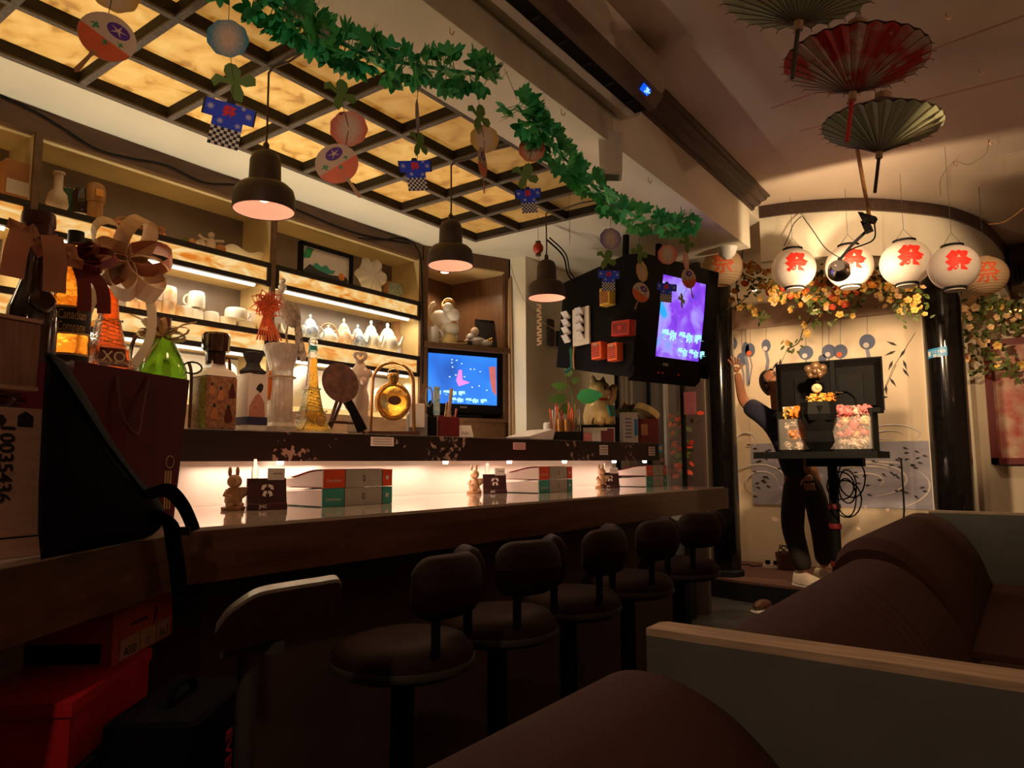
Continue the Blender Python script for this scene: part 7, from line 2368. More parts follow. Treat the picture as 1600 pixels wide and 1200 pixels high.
for dx, dz in ((-14, 520), (-4, 520), (10, 524), (18, 520)):
    MB().tube([(dx * k, 0, s.h(503)), (dx * k, -.01, s.h(515)), (dx * k - .004, -.012, .015)], 4.5 * k, 7).build('leg', 'porcelain', t, 60)
MB().tube(arc([(-18 * k, 0, s.h(500)), (-24 * k, 0, s.h(488)), (-20 * k, 0, s.h(478)), (-14 * k, 0, s.h(474))]), 4 * k, 7).build('tail', 'porcelain', t, 60)
MB().sph((6 * k, -.035, s.h(505)), 9 * k, (1.5, .3, .5)).build('red_sash', 'terracotta', t, 60)
s = Cab(700, .05); k = s.k
t = thing('yellow_bowl', 'upturned pale yellow bowl in front of the lion statue', 'bowl', s.p, 0)
MB().lathe([(15 * k, 0), (15 * k, 6 * k), (11 * k, 14 * k), (5 * k, 18 * k), (2 * k, 18.5 * k)], 20).build('bowl', 'bowl_yellow', t, 50)
MB().lathe([(15.4 * k, 0), (15.4 * k, 1.2 * k)], 20).build('rim', 'bowl_yellow', t)
s = Cab(676, .05); k = s.k
t = thing('white_mug', 'plain white mug at the left of the corner cabinet', 'mug', s.p, face(s.p))
MB().lathe([(10 * k, 0), (10.5 * k, 26 * k), (9.5 * k, 26 * k), (9 * k, .005)], 20).build('body', 'porcelain', t, 40)
MB().tube([(10 * k + 6 * k * math.sin(PI * i / 8), 0, 13 * k - 8 * k * math.cos(PI * i / 8)) for i in range(9)], 2 * k, 6).build('handle', 'porcelain', t, 60)
s = Cab(742, .06); k = s.k
t = thing('laughing_buddha', 'reclining white laughing figure statue with gold beads', 'statue', s.p, face(s.p))
MB().sph((2 * k, 0, 9 * k), 10 * k, (1.6, 1, .9), 16, 10).sph((-6 * k, -.004, 15 * k), 8 * k).sph((16 * k, -.01, 6 * k), 6 * k, (1.8, 1, 1)).build('robe', 'statue_grey', t, 60)
MB().sph((0, -.004, 25 * k), 7 * k, (1, .95, 1.1)).sph((0, -.018, 23 * k), 2.4 * k).build('head', 'ceramic_cream', t, 60)
MB().tube([(-6 * k, -.01, 15 * k), (-14 * k, -.015, 9 * k), (-10 * k, -.02, 4 * k)], 3.5 * k, 7).build('arm', 'ceramic_cream', t, 60)
for i in range(6):
    MB().sph((20 * k + (i % 3) * 3 * k, -.015, 6 * k + i * 1.6 * k), 2.2 * k, n=6, m=4).build('gold_bead', 'gold', t, 60)
s = Cab(764, .10); k = s.k
t = thing('photo_frame', 'black standing photo frame at the right of the corner cabinet', 'frame', s.p, face(s.p) + .45, rx=-.12)
MB().bb((-22 * k, -.012, 0), (22 * k, 0, s.h(500))).build('frame', 'black_gloss', t)
MB().bb((-17 * k, -.014, .02), (17 * k, -.012, s.h(500) - .02)).build('picture', 'dark_grey', t)
s = Cab(714, .025); k = s.k
t = thing('name_plate', 'small black plaque with gold lettering on the cabinet shelf', 'plaque', s.p, face(s.p))
MB().bb((-24 * k, -.012, 0), (24 * k, .004, .022)).build('plate', 'black_matt', t)
MB().text('GOOD LUCK', .010, (0, -.013, .011), (1, 0, 0), (0, 0, 1), bold=.01).build('gold_mark', 'gold_ink', t) if False else MB().bb((-16 * k, -.0135, .006), (16 * k, -.012, .016)).build('gold_mark', 'gold_ink', t)

# ================================================================ things on the counter
ZC = 0.938


def binder(loc, rz, main, lab, curl=0.0):
    """thick song book lying flat, spine toward the room, fore-edge to the back"""
    t = thing('song_book', lab, 'book', loc, rz, group='karaoke song books on the counter')
    L, D, T = .30, .20, .058
    # local x along spine (L), local -y = spine side
    MB().bb((-L / 2, -D / 2, 0), (L / 2, -D / 2 + .005, T)).build('spine', 'spine_grey', t)
    MB().bb((-L / 2, -D / 2 - .0012, 0), (-L / 2 + .088, -D / 2, T)).build('spine_end', main, t)
    MB().bb((L / 2 - .045, -D / 2 - .0012, 0), (L / 2, -D / 2, T)).build('spine_end', main, t)
    MB().bb((-L / 2 + .088, -D / 2 - .0014, 0), (-L / 2 + .0905, -D / 2, T)).build('spine_line', 'ink', t)
    MB().bb((L / 2 - .0475, -D / 2 - .0014, 0), (L / 2 - .045, -D / 2, T)).build('spine_line', 'ink', t)
    MB().text('0', .022, (.02, -D / 2 - .0005, T / 2), (1, 0, 0), (0, 0, 1), th=.001, bold=-.005).build('spine_number', 'ink', t)
    MB().text('Clearhouse', .010, (-L / 2 + .042, -D / 2 - .0016, T * .42), (1, 0, 0), (0, 0, 1), th=.001, fit=.06).build('spine_title', 'paper', t)
    MB().bb((L / 2 - .03, -D / 2 - .0018, T * .4), (L / 2 - .018, -D / 2 - .001, T * .62)).build('spine_mark', 'paper', t)
    for zz, up in ((0, 0), (1, 1)):
        def cov(u, v):
            y = -D / 2 + D * v
            z = .0015 if not up else T - curl * T * .62 * math.sin(PI / 2 * max(v - .1, 0) / .9) ** 2
            return (-L / 2 + L * u, y, z)
        def cov2(u, v):
            q = cov(u, v); return (q[0], q[1], q[2] + (.0025 if up else -.0015))
        m = MB().grid(cov, 1, 10).grid(cov2, 1, 10)
        m.build('cover', main, t)

    def pg(u, v):
        y = -D / 2 + .006 + (D - .008) * u
        zt = T - .003 - curl * T * .62 * math.sin(PI / 2 * max((y + D / 2) / D - .1, 0) / .9) ** 2
        return y, .003 + (zt - .003) * v
    m = MB()
    for sx in (-L / 2 + .004, L / 2 - .004):
        m.grid(lambda u, v: (sx, *pg(u, v)), 10, 4)
    m.grid(lambda u, v: (-L / 2 + .004 + (L - .008) * u, *pg(1, v)), 2, 4)
    m.build('page_block', 'page', t)
    return t


BK = [((503, 793), (612, 786), ('teal', 'orange_book'), 'nearest'), ((842, 771), (897, 767), ('teal', 'orange_book'), 'middle'), ((1010, 761), (1046, 757), ('teal', 'orange_book'), 'farthest')]
for i, (pa, pb, cols, nm) in enumerate(BK):
    a, b = P(*pa, z=ZC), P(*pb, z=ZC)
    d = (b - a); d.z = 0
    ang = [PI / 2 - .02, PI / 2 + .02, PI / 2 + .03][i]
    dd = Vector((math.cos(ang), math.sin(ang), 0)); nn = Vector((-dd.y, dd.x, 0))   # nn: away from the room
    c = a + dd * .15 + nn * .10
    low = binder((c.x, c.y, ZC), ang, 'teal', 'bottom teal song book of the %s stack on the counter' % nm, .25)
    top = binder((c.x, c.y, ZC + .060), ang + .01, 'orange_book', 'top orange song book of the %s stack on the counter' % nm, .75)
    if i:
        for ch in top.children:
            if ch.name.startswith('cover'):
                ch.data.materials[0] = MAT['pink']


def bunny(px, py, lab, h):
    p = P(px, py, z=ZC)
    t = thing('rabbit_figurine', lab, 'figurine', (p.x, p.y, ZC), face(p) + .4, group='small rabbit figurines on the counter')
    u = h
    MB().lathe([(u * .26, 0), (u * .27, u * .07), (u * .24, u * .09)], 18).build('base', 'orange_wood', t, 40)
    MB().lathe([(u * .14, u * .08), (u * .20, u * .2), (u * .18, u * .38), (u * .12, u * .52)], 16).build('body', 'figurine_tan', t, 50)
    MB().sph((0, -.004, u * .66), u * .17, (1, .95, .95)).sph((0, -u * .15, u * .62), u * .07).build('head', 'figurine_tan', t, 60)
    for sx in (-1, 1):
        MB().sph((sx * u * .09, .004, u * .88), u * .06, (.8, .6, 2.0)).build('ear', 'figurine_tan', t, 60)
        MB().tube([(sx * u * .15, 0, u * .45), (sx * u * .24, -.01, u * .36), (sx * u * .12, -.02, u * .30)], u * .05, 7).build('arm', 'figurine_tan', t, 60)
        MB().sph((sx * u * .12, -.012, u * .12), u * .09, (1, 1.4, .8)).build('foot', 'figurine_tan', t, 60)
        MB().sph((sx * u * .06, -u * .16, u * .70), u * .018, n=6, m=4).build('eye', 'ink', t)
    MB().lathe([(u * .15, 0), (u * .20, u * .16), (u * .18, u * .16), (u * .13, .004)], 14, (u * .22, -.004, u * .36)).build('basket', 'pale_wood', t, 40)


bunny(364, 797, 'rabbit figurine with a basket left of the nearest card holder', .13)
bunny(741, 771, 'pair-like rabbit figurine beside the middle card holder', .13)
bunny(940, 762, 'rabbit figurine beside the farthest card holder', .13)


def holder(px, py, lab, w, far):
    p = P(px, py, z=ZC)
    t = thing('card_holder', lab, 'card holder', (p.x, p.y, ZC), face(p) + .12, group='dark card holders on the counter')
    h = w * .82
    MB().prism([(-.03, 0), (.03, 0), (.028, h), (.012, h), (-.014, h * .22), (-.03, h * .18)], w, (-w / 2, 0, 0), (0, 1, 0), (0, 0, 1)).build('body', 'holder_maroon', t)
    U_, V_ = Vector((1, 0, 0)), Vector((0, .33, .94)).normalized()
    MB().text('JHC', h * .14, (-w * .12, -.031, h * .10), (1, 0, 0), (0, 0, 1), bold=.03, th=.002).build('maker_mark', 'paper', t)
    em = MB()
    c0 = Vector((0, -.008, h * .62)); 
    for sx in (-1, 1):
        em.prism([(sx * a * h, b * h) for a, b in ((.03, .20), (.16, .16), (.20, .02), (.10, .02), (.08, .10), (.03, .10))][::sx], .002, c0 + Vector((0, -.006, 0)), U_, V_, True)
        em.prism([(sx * a * h, b * h) for a, b in ((.02, -.02), (.12, -.04), (.16, -.18), (.05, -.22), (.06, -.12), (.02, -.12))][::sx], .002, c0 + Vector((0, -.006, 0)), U_, V_, True)
    em.build('emblem', 'paper', t)
    cd = MB()
    MB().bb((w * .02, .010, h * .5), (w * .46, .013, h * 1.32)).build('card_stack', 'paper', t)
    MB().bb((w * .16, .009, h * 1.12), (w * .40, .010, h * 1.17)).build('card_print', 'grey_ink', t)
    MB().lathe([(.010, h * .4), (.010, h * 1.25), (.006, h * 1.55), (.005, h * 1.62)], 12, (-w * .30, .018, 0)).build('oil_bottle', 'glass', t, 40)
    return t


holder(416, 796, 'nearest maroon card holder with white emblem, left of the first books', .115, 0)
holder(773, 771, 'middle maroon card holder, left of the second stack of books', .105, 1)
holder(953, 762, 'farthest maroon card holder, left of the last books', .10, 1)

# ================================================================ boxes, bags at the near end of the bar
# carton with number
a, b = P(62, 866, z=ZC), P(-40, 878, z=ZC)
bx_ang = math.atan2((a - b).y, (a - b).x)
t = thing('number_carton', 'pale wood-grain carton printed 10035436 standing on the near counter', 'box', (a.x, a.y, ZC), bx_ang)
n_ = Vector((-math.sin(bx_ang), math.cos(bx_ang), 0))
hgt = hit(75, 640, a, b).z - ZC
MB().bb((-.34, 0, .03), (0, .22, hgt)).build('box', 'cardboard', t)
MB().bb((-.34, -.004, 0), (.0, .22, .028)).build('lid_edge', 'cardboard', t)
MB().bb((-.34, -.001, .028), (.001, .22, .031)).build('seam', 'ink', t)
MB().text('10035436', .022, (-.062, -.0005, hgt * .62), (0, 0, -1), (1, 0, 0), th=.001, bold=.012).build('printed_number', 'ink', t)
em = MB()
for i, dx in enumerate((-.075, -.10, -.13)):
    em.prism([(dx + .010 * math.cos(g), hgt - .02 + .009 * math.sin(g)) for g in [2 * PI * j / 6 for j in range(6)]], .001, (0, -.0002, 0), (1, 0, 0), (0, 0, 1))
em.prism([(-.048, hgt - .028), (-.026, hgt - .028), (-.026, hgt - .012), (-.037, hgt - .005), (-.048, hgt - .012)], .001, (0, -.0002, 0), (1, 0, 0), (0, 0, 1))
em.build('printed_symbols', 'ink', t)
bl = hit(56, 612, a + n_ * .03, b + n_ * .03)
pk_ = thing('plastic_pouch', 'crumpled dark red plastic pouch squeezed between the two boxes', 'pouch', Vector((a.x, a.y, ZC + hgt)) + n_ * .10 - (a - b).normalized() * .12, bx_ang)


def pouch(u, v):
    g = 2 * PI * u
    return ((.13 + .008 * math.sin(5 * g)) * math.cos(g) * math.sin(PI * v), .08 * math.sin(g) * math.sin(PI * v), .0155 - .015 * math.cos(PI * v))


MB().grid(pouch, 24, 8, cu=True).build('pouch', 'pouch_red', pk_, 60)
MB().box((.09, -.02, .016), (.05, .05, .006)).build('fold', 'pouch_red', pk_)
t = thing('wooden_box', 'reddish wood box on top of the pouch at the left edge', 'box', Vector((a.x, a.y, ZC + hgt + .0315)) - (a - b).normalized() * .02, bx_ang)
h2 = hit(50, 500, a, b).z - (ZC + hgt + .0315)
MB().bb((-.30, .005, 0), (0, .20, h2)).build('box', 'box_wood', t)
for zz in (0, h2):
    MB().bb((-.30, .003, zz - .003), (.002, .20, zz + .003)).build('edge', 'cardboard', t)
# maroon paper bag
q0, q1 = P(128, 840, z=ZC), P(276, 828, z=ZC)
pb0 = Vector((-1.80, .74, 0)); pb1 = Vector((-1.93, .98, 0))
A_, B_ = Vector((-1.565, .70, 0)), Vector((-1.69, 1.03, 0))
A_ = hit(112, 700, Vector((-1.56, .70, 0)), Vector((-1.72, 1.06, 0))); B_ = hit(285, 700, Vector((-1.56, .70, 0)), Vector((-1.72, 1.06, 0)))
bd_ = Vector((B_.x - A_.x, B_.y - A_.y, 0)); bl_ = bd_.length
t = thing('paper_bag', 'glossy dark maroon paper shopping bag standing on the counter', 'bag', (A_.x, A_.y, ZC), math.atan2(bd_.y, bd_.x))
top = hit(200, 578, A_, B_).z - ZC
dep = .12
for nm, vs_ in (('front_panel', [(0.02, 0, 0), (bl_ - .02, 0, 0), (bl_ + .01, -.004, top), (-.01, -.004, top)]), ('rear_panel', [(0.02, dep, 0), (bl_ - .02, dep, 0), (bl_ + .01, dep + .004, top), (-.01, dep + .004, top)])):
    v4 = [Vector(v) for v in vs_]
    MB().add(v4 + [v + Vector((0, .0015, 0)) for v in v4], [(0, 1, 2, 3), (7, 6, 5, 4), (0, 4, 5, 1), (1, 5, 6, 2), (2, 6, 7, 3), (3, 7, 4, 0)]).build(nm, 'bag_maroon', t)
for x, xt, fold in ((.02, -.01, .03), (bl_ - .02, bl_ + .01, -.03)):
    v6 = [Vector(v) for v in ((x, 0, 0), (x + fold * .3, dep / 2, 0), (x, dep, 0), (xt, dep + .004, top), (xt + fold, dep / 2, top), (xt, -.004, top))]
    MB().add(v6, [(0, 1, 4, 5), (1, 2, 3, 4)]).build('side_gusset', 'bag_maroon', t)
MB().bb((.02, 0, 0), (bl_ - .02, dep, .002)).build('base', 'bag_maroon', t)
for y in (-.006, dep + .006):
    MB().tube(arc([(bl_ * .30, y, top - .02), (bl_ * .32, y - .012, top - .10), (bl_ * .44, y - .018, top - .14), (bl_ * .50, y - .012, top - .08), (bl_ * .58, y, top - .015)]), .004, 6).build('cord_handle', 'cap_maroon', t)
MB().tube([(bl_ - .045 + .014 * math.cos(g), -.0025, top * .42 + .014 * math.sin(g)) for g in [2 * PI * j / 20 for j in range(20)]], .0012, 4, True).build('gold_emblem', 'gold_ink', t)
for r in range(3):
    MB().bb((bl_ - .060 + r * .009, -.0028, top * .10), (bl_ - .056 + r * .009, -.001, top * .36)).build('gold_print', 'gold_ink', t)
# black rucksack leaning on the bag
rk = [(66, 640), (75, 555), (100, 575), (150, 660), (200, 735), (240, 778), (252, 800), (250, 822), (225, 840), (130, 858), (64, 870)]
A5, B5 = Vector((-1.20, .47, 0)), Vector((-1.52, .93, 0))
bp = thing('black_rucksack', 'black cloth rucksack slumped against the maroon bag', 'bag', (*hit(160, 800, A5, B5).xy, ZC), 0)
o = Vector(bp.location)
ctr = hit(140, 760, A5, B5) - o
ring = [hit(px, py, A5, B5) - o for px, py in rk]
ring = [v + (Vector((0, 0, .001 - v.z)) if v.z < .012 else Vector((0, 0, 0))) for v in ring]
away = Vector((-.83, .55, 0))
sm = arc([tuple(v) for v in ring] + [tuple(ring[0])], 4)[:-1]
cc = Vector((0, 0, 0))
for v in sm:
    cc += v / len(sm)
m = MB()
N_ = len(sm)
rows = []
for lv, sc_ in ((0.0, .55), (.015, .86), (.05, 1.0), (.10, 1.0), (.14, .88), (.155, .6)):
    rows.append([cc + (v - cc) * sc_ + away * (lv - .05) + Vector((0, 0, max(0, -(cc + (v - cc) * sc_).z + .001))) for v in sm])
vs_ = [v for r in rows for v in r]
fs_ = [(j * N_ + i, j * N_ + (i + 1) % N_, (j + 1) * N_ + (i + 1) % N_, (j + 1) * N_ + i) for j in range(len(rows) - 1) for i in range(N_)]
fs_ += [tuple(range(N_)), tuple(range(5 * N_, 6 * N_))]
m.add(vs_, fs_).build('pack', 'bag_black', bp, 60)
pz = [hit(px, py, A5, B5) - o - away * .045 for px, py in ((85, 560), (125, 620), (170, 690), (215, 750), (235, 775))]
MB().tube(arc([tuple(v) for v in pz]), .004, 5).build('piping', 'bag_black', bp)
st1 = [hit(px, py, A5, B5) - o - away * .03 for px, py in ((225, 775), (262, 765), (285, 785), (300, 815), (303, 828))]
MB().ribbon(arc([tuple(v) for v in st1]), .028, up=(0.3, .2, 1)).build('shoulder_strap', 'bag_black', bp)
st2 = [hit(px, py, A5, B5) - o - away * .04 for px, py in ((240, 795), (268, 815), (275, 850), (282, 900), (286, 960))]
MB().ribbon(arc([tuple(v) for v in st2]), .034, up=(1, .6, .1)).build('hanging_strap', 'bag_black', bp)
bk = hit(285, 827, A5, B5) - o - away * .04
MB().box(bk, (.035, .012, .016), Matrix.Rotation(.9, 3, 'Z')).build('buckle', 'black_plastic', bp)

# shoe boxes stacked under the near counter
def stack_box(name, lab, cat, pa, pb, xa, xb, z0, z1, dep, mt):
    a, b = P(*pa, x=xa), P(*pb, x=xb)
    d = Vector((b.x - a.x, b.y - a.y, 0))
    t = thing(name, lab, cat, (a.x, a.y, z0), math.atan2(d.y, d.x))
    return t, d.length, z1 - z0


t, w, h = stack_box('shoe_box', 'dull red shoe box with an A333 size label under the near counter', 'box', (176, 990), (270, 962), -1.42, -1.58, .700, .8165, .26, 'shoe_red')
MB().bb((0, 0, 0), (w, .16, h)).build('box', 'shoe_red', t)
MB().bb((-.002, -.003, h * .96), (w + .002, .16, h)).build('lid', 'shoe_red', t)
MB().bb((w * .10, -.0025, .004), (w * .93, -.001, h * .36)).build('size_label', 'cardboard', t)
for q in (.40, .68):
    MB().bb((w * q, -.003, .004), (w * q + .0012, -.002, h * .36)).build('label_rule', 'ink', t)
MB().text('A333', h * .15, (w * .25, -.0025, h * .14), (1, 0, 0), (0, 0, 1), th=.001, bold=.02).build('size_print', 'ink', t)
MB().text('36.5', h * .16, (w * .81, -.0025, h * .16), (1, 0, 0), (0, 0, 1), th=.001).build('size_print', 'ink', t)
MB().text('白', h * .15, (w * .53, -.0025, h * .15), (1, 0, 0), (0, 0, 1), th=.001).build('size_print', 'ink', t)
MB().prism([(.0, .03), (.012, .05), (.005, .05), (.018, .078), (.026, .078), (.014, .058), (.022, .058), (.006, .03)], .001, (w * .62, -.0005, h * .12), (.8, 0, 0), (0, 0, .8), True).build('bolt_mark', 'ink', t)
MB().bb((w * .26, -.002, h * .52), (w * .52, -.001, h * .57)).build('maker_line', 'ink', t)
MB().bb((-.001, .02, .006), (.0, .16, h * .36)).build('side_tape', 'bag_black', t)
t2, w, h = stack_box('red_box', 'plain bright red box below the labelled shoe box', 'box', (110, 1110), (232, 1050), -1.27, -1.50, .590, .6995, .2, 'box_red')
MB().bb((0, 0, 0), (w, .18, h * .82)).build('box', 'box_red', t2)
MB().bb((-.004, -.004, h * .80), (w + .004, .184, h)).build('lid', 'box_red', t2)
t3, w, h = stack_box('storage_crate', 'dark crate carrying the red boxes below the counter', 'crate', (100, 1180), (228, 1110), -1.26, -1.49, 0, .589, .2, 'bag_black')
MB().bb((0, -.01, 0), (w + .02, .24, h - .03)).build('box', 'bag_black', t3)
MB().bb((-.004, -.014, h - .03), (w + .024, .244, h)).build('rim', 'black_matt', t3)
ea = P(330, 1150, x=-1.13); eb = P(392, 1150, x=-1.25)
ev = thing('sports_bag', 'black upright sports bag with red letters on its edge', 'bag', ((ea.x + eb.x) / 2, (ea.y + eb.y) / 2, 0), math.atan2(eb.y - ea.y, eb.x - ea.x))
we = (Vector((eb.x - ea.x, eb.y - ea.y))).length
MB().rbox((-.03, .08, .335), (we + .06, .15, .67), .02).build('bag', 'bag_black', ev, 40)
MB().text('EVER', .030, (-.014, .002, .565), (0, 0, -1), (1, 0, 0), th=.001, bold=.02).build('red_letters', 'red_dull', ev)
MB().tube([(-.03 + .05 * math.cos(g), .08, .67 + .03 * math.sin(g)) for g in [PI * j / 12 for j in range(13)]], .008, 6).build('carry_handle', 'bag_black', ev)
bpn = thing('counter_end_panel', 'brown wooden panel under the near end of the counter', 'panel', (-.99, .22, 0), math.atan2(-.45, .3))
MB().bb((-.12, -.01, 0), (.45, .01, .816)).build('panel', 'counter_wood', bpn)
MB().bb((-.12, -.016, 0), (.45, .016, .08)).build('kick_board', 'wall_dark', bpn)


# ================================================================ bar stools
def stool():
    t = thing('bar_stool', 'stool', 'stool', (0, 0, 0), 0, 'bar stools along the counter')
    MB().lathe([(.15, .59), (.17, .605), (.17, .635), (.15, .66), (.10, .668)], 28).build('seat', 'stool_vinyl', t, 50)
    MB().lathe([(.172, .602), (.175, .61), (.172, .62)], 28).build('seat_trim', 'dark_grey', t, 50)
    MB().cyl((0, 0, .03), (0, 0, .59), .028, n=14).build('post', 'black_matt', t, 40)
    MB().lathe([(.18, 0), (.17, .02), (.06, .035), (.03, .06)], 24).build('base', 'black_matt', t, 40)
    for u0, u1 in ((0, .60), (.625, 1.0)):
        def bk(u, v):
            a = -1.05 + 2.1 * (u0 + (u1 - u0) * u)
            g = 2 * PI * v
            e = abs(2 * u - 1) ** 6
            rr = .165 + .038 * math.cos(g) * (1 - .6 * e)
            return (rr * math.cos(a), rr * math.sin(a), .80 + .072 * math.sin(g) * (1 - .5 * e))
        m = MB().grid(bk, 18, 12)
        for u in (0, 1):
            m.add([bk(u, j / 12) for j in range(12)], [tuple(range(12))])
        m.build('back_pad', 'stool_vinyl', t, 60)
    for s_ in (-1, 1):
        MB().tube([(.12 * math.cos(s_ * .7), .12 * math.sin(s_ * .7), .61), (.165 * math.cos(s_ * .7), .165 * math.sin(s_ * .7), .66), (.165 * math.cos(s_ * .7), .165 * math.sin(s_ * .7), .75)], .012, 6).build('back_support', 'black_matt', t)
    return t


st0 = stool()
SP = [(705, .35, 'first dark red bar stool with a padded back, next to the metal-edged one'), (845, .1, 'second dark bar stool with a padded back from the near end'), (950, .3, 'third dark bar stool, at the middle of the counter'), (1037, .15, 'fourth dark bar stool along the counter'), (1112, -.1, 'last dark bar stool, at the far end of the counter')]
for i, (px, rz, lab) in enumerate(SP):
    o_ = st0 if i == 0 else copy_tree(st0)
    q_ = P(px, 860, x=-1.10)
    o_.location = (-1.25, q_.y, 0)
    o_.rotation_euler = (0, 0, rz)
    o_['label'] = lab
ns = thing('metal_stool', 'nearest stool, its padded back topped by a shiny metal edge', 'stool', (-1.10, .86, 0), 0)
oN = Vector((-1.10, .86, 0))
tp_ = [P(*q, x=-1.03) - oN for q in ((336, 985), (352, 962), (375, 943), (405, 926), (450, 917), (500, 909), (528, 905), (534, 912))]
tp_ = arc([tuple(v) for v in tp_], 4)
m = MB()
for i in range(len(tp_) - 1):
    a, b = tp_[i], tp_[i + 1]
    m.add([a, b, b + Vector((-.045, .03, 0)), a + Vector((-.045, .03, 0)), a - Vector((0, 0, .006)), b - Vector((0, 0, .006)), b + Vector((-.045, .03, -.006)), a + Vector((-.045, .03, -.006))], [(0, 1, 2, 3), (4, 7, 6, 5), (0, 4, 5, 1), (1, 5, 6, 2), (2, 6, 7, 3), (3, 7, 4, 0)])
m.build('metal_edge', 'steel', ns)
m = MB()
for i in range(len(tp_) - 1):
    a, b = tp_[i] - Vector((0, 0, .006)), tp_[i + 1] - Vector((0, 0, .006))
    la, lb = Vector((a.x, a.y, min(a.z, .80))) - Vector((0, 0, .0)), Vector((b.x, b.y, min(b.z, .80)))
    da = max(.004, (tp_[i].z - .795)); db = max(.004, (tp_[i + 1].z - .795))
    m.add([a, b, b + Vector((-.04, .027, 0)), a + Vector((-.04, .027, 0)), a - Vector((0, 0, da)), b - Vector((0, 0, db)), b + Vector((-.04, .027, -db)), a + Vector((-.04, .027, -da))], [(0, 1, 2, 3), (4, 7, 6, 5), (0, 4, 5, 1), (1, 5, 6, 2), (2, 6, 7, 3), (3, 7, 4, 0)])
m.build('back_pad', 'stool_vinyl', ns)
pq = P(388, 1000, x=-1.07) - oN
MB().cyl((pq.x, pq.y, .03), (pq.x, pq.y, .79), .016, n=14).build('post', 'dark_grey', ns, 40)
MB().lathe([(.16, 0), (.15, .02), (.05, .04)], 24, (pq.x, pq.y, 0)).build('base', 'black_matt', ns, 40)
MB().box((pq.x + .0, pq.y + .01, .775), (.10, .04, .02), Matrix.Rotation(.9, 3, 'Z')).build('bracket', 'dark_grey', ns)

# ================================================================ booths
def divider(y, th, x0, lab, zt=.80):
    t = thing('booth_divider', lab, 'partition', (x0, y, 0), group='painted booth dividers')
    MB().bb((0, 0, 0), (2.0, th, zt - .012)).build('panel', 'divider_paint', t)
    MB().prism([(0, 0), (2.0, 0), (2.0, th), (0.012, th), (0, th - .012)], .012, (0, 0, zt - .012)).build('top_edge', 'divider_edge', t)
    return t


divider(1.135, .068, -.545, 'grey painted booth divider with a worn wooden top, nearest the camera')
divider(4.66, .06, -.485, 'grey painted booth divider below the right column, far booth')


def sofa(y0, y1, xr, zr, lab, w=.42, end_drop=.0, sag=.02):
    """backrest with a rounded ridge running along Y; sitters face +X"""
    t = thing('booth_sofa', lab, 'sofa', (xr, y0, 0), group='brown booth sofas')
    L = y1 - y0
    prof = [(-.13, .0), (-.14, .30), (-.135, zr - .12), (-.11, zr - .045), (-.06, zr - .008), (0, zr), (.06, zr - .012), (.13, zr - .055), (.20, zr - .13), (.25, zr - .22), (.285, zr - .34), (.30, .32)]
    pts = arc([(a, b, 0) for a, b in prof], 4)

    def f(u, v):
        q = pts[int(round(u * (len(pts) - 1)))]
        e = min(v, 1 - v) * L
        r = 1 - max(0, 1 - e / .06) ** 2 * .045
        return (q.x * (1 if e > .03 else .985), v * L, q.y * r if q.y > .3 else q.y)
    m = MB().grid(f, len(pts) - 1, 24)
    for v in (0, 1):
        m.add([f(i / (len(pts) - 1), v) for i in range(len(pts))], [tuple(range(len(pts)))])
    m.build('backrest', 'sofa', t, 60)
    MB().rbox((.52, L / 2, .36), (.48, L - .02, .14), .04).build('seat_cushion', 'sofa', t, 40)
    MB().bb((.0, .01, 0), (.74, L - .01, .29)).build('plinth', 'wall_dark', t)
    sw = MB()
    for k in range(3):
        yy = L * (.55 + .05 * k)
        sw.tube([(pts[i].x + .001, yy - (i - 24) * .004, pts[i].y + .001) for i in range(24, 36)], .0016, 4)
    sw.build('seam', 'wall_dark', t)
    return t


sofa(-.55, 1.13, -.50, .752, 'brown ribbed-cloth sofa back in the foreground, before the near divider')
sofa(1.21, 2.88, -.47, .735, 'brown sofa back just beyond the near divider')
sofa(2.93, 4.65, -.50, .79, 'farther brown sofa back that stands higher, against the far divider')
ch = P(1605, 800, y=5.5)
cr = thing('side_chair', 'brown round-backed chair just visible above the far divider', 'chair', (ch.x + .1, 5.5, 0), PI)
MB().prism([(.22 * math.cos(g), .16 * math.sin(g)) for g in [2 * PI * j / 24 for j in range(24)]], .05, (0, 0, .60), (1, 0, 0), (0, 0, 1)).build('backrest', 'orange_wood', cr)
MB().rbox((0, -.22, .44), (.42, .42, .06), .05).build('seat', 'sofa', cr)
for sx in (-1, 1):
    MB().tube([(sx * .17, -.02, 0), (sx * .17, 0, .6)], .015, 6).build('leg', 'dark_wood', cr)
    MB().tube([(sx * .17, -.40, 0), (sx * .17, -.38, .42)], .015, 6).build('leg', 'dark_wood', cr)
# shoes left on the floor before the stage
p = P(1252, 944, z=0.0)
for dx, lab in ((-.28, 'dark shoe lying on the floor before the stage'), (-.10, 'second dark shoe, with a pale sole, before the stage')):
    t = thing('loose_shoe', lab, 'shoe', (p.x + dx + .12, p.y + dx * .3 - .35, 0), .6 + dx * 3)
    MB().sph((0, 0, .045), .05, (.85, 2.2, .8), 14, 8).build('upper', 'dark_wood' if dx < -.2 else 'dark_grey', t, 60)
    MB().rbox((0, 0, .009), (.085, .23, .018), .035, n=4).build('sole', 'paper', t)

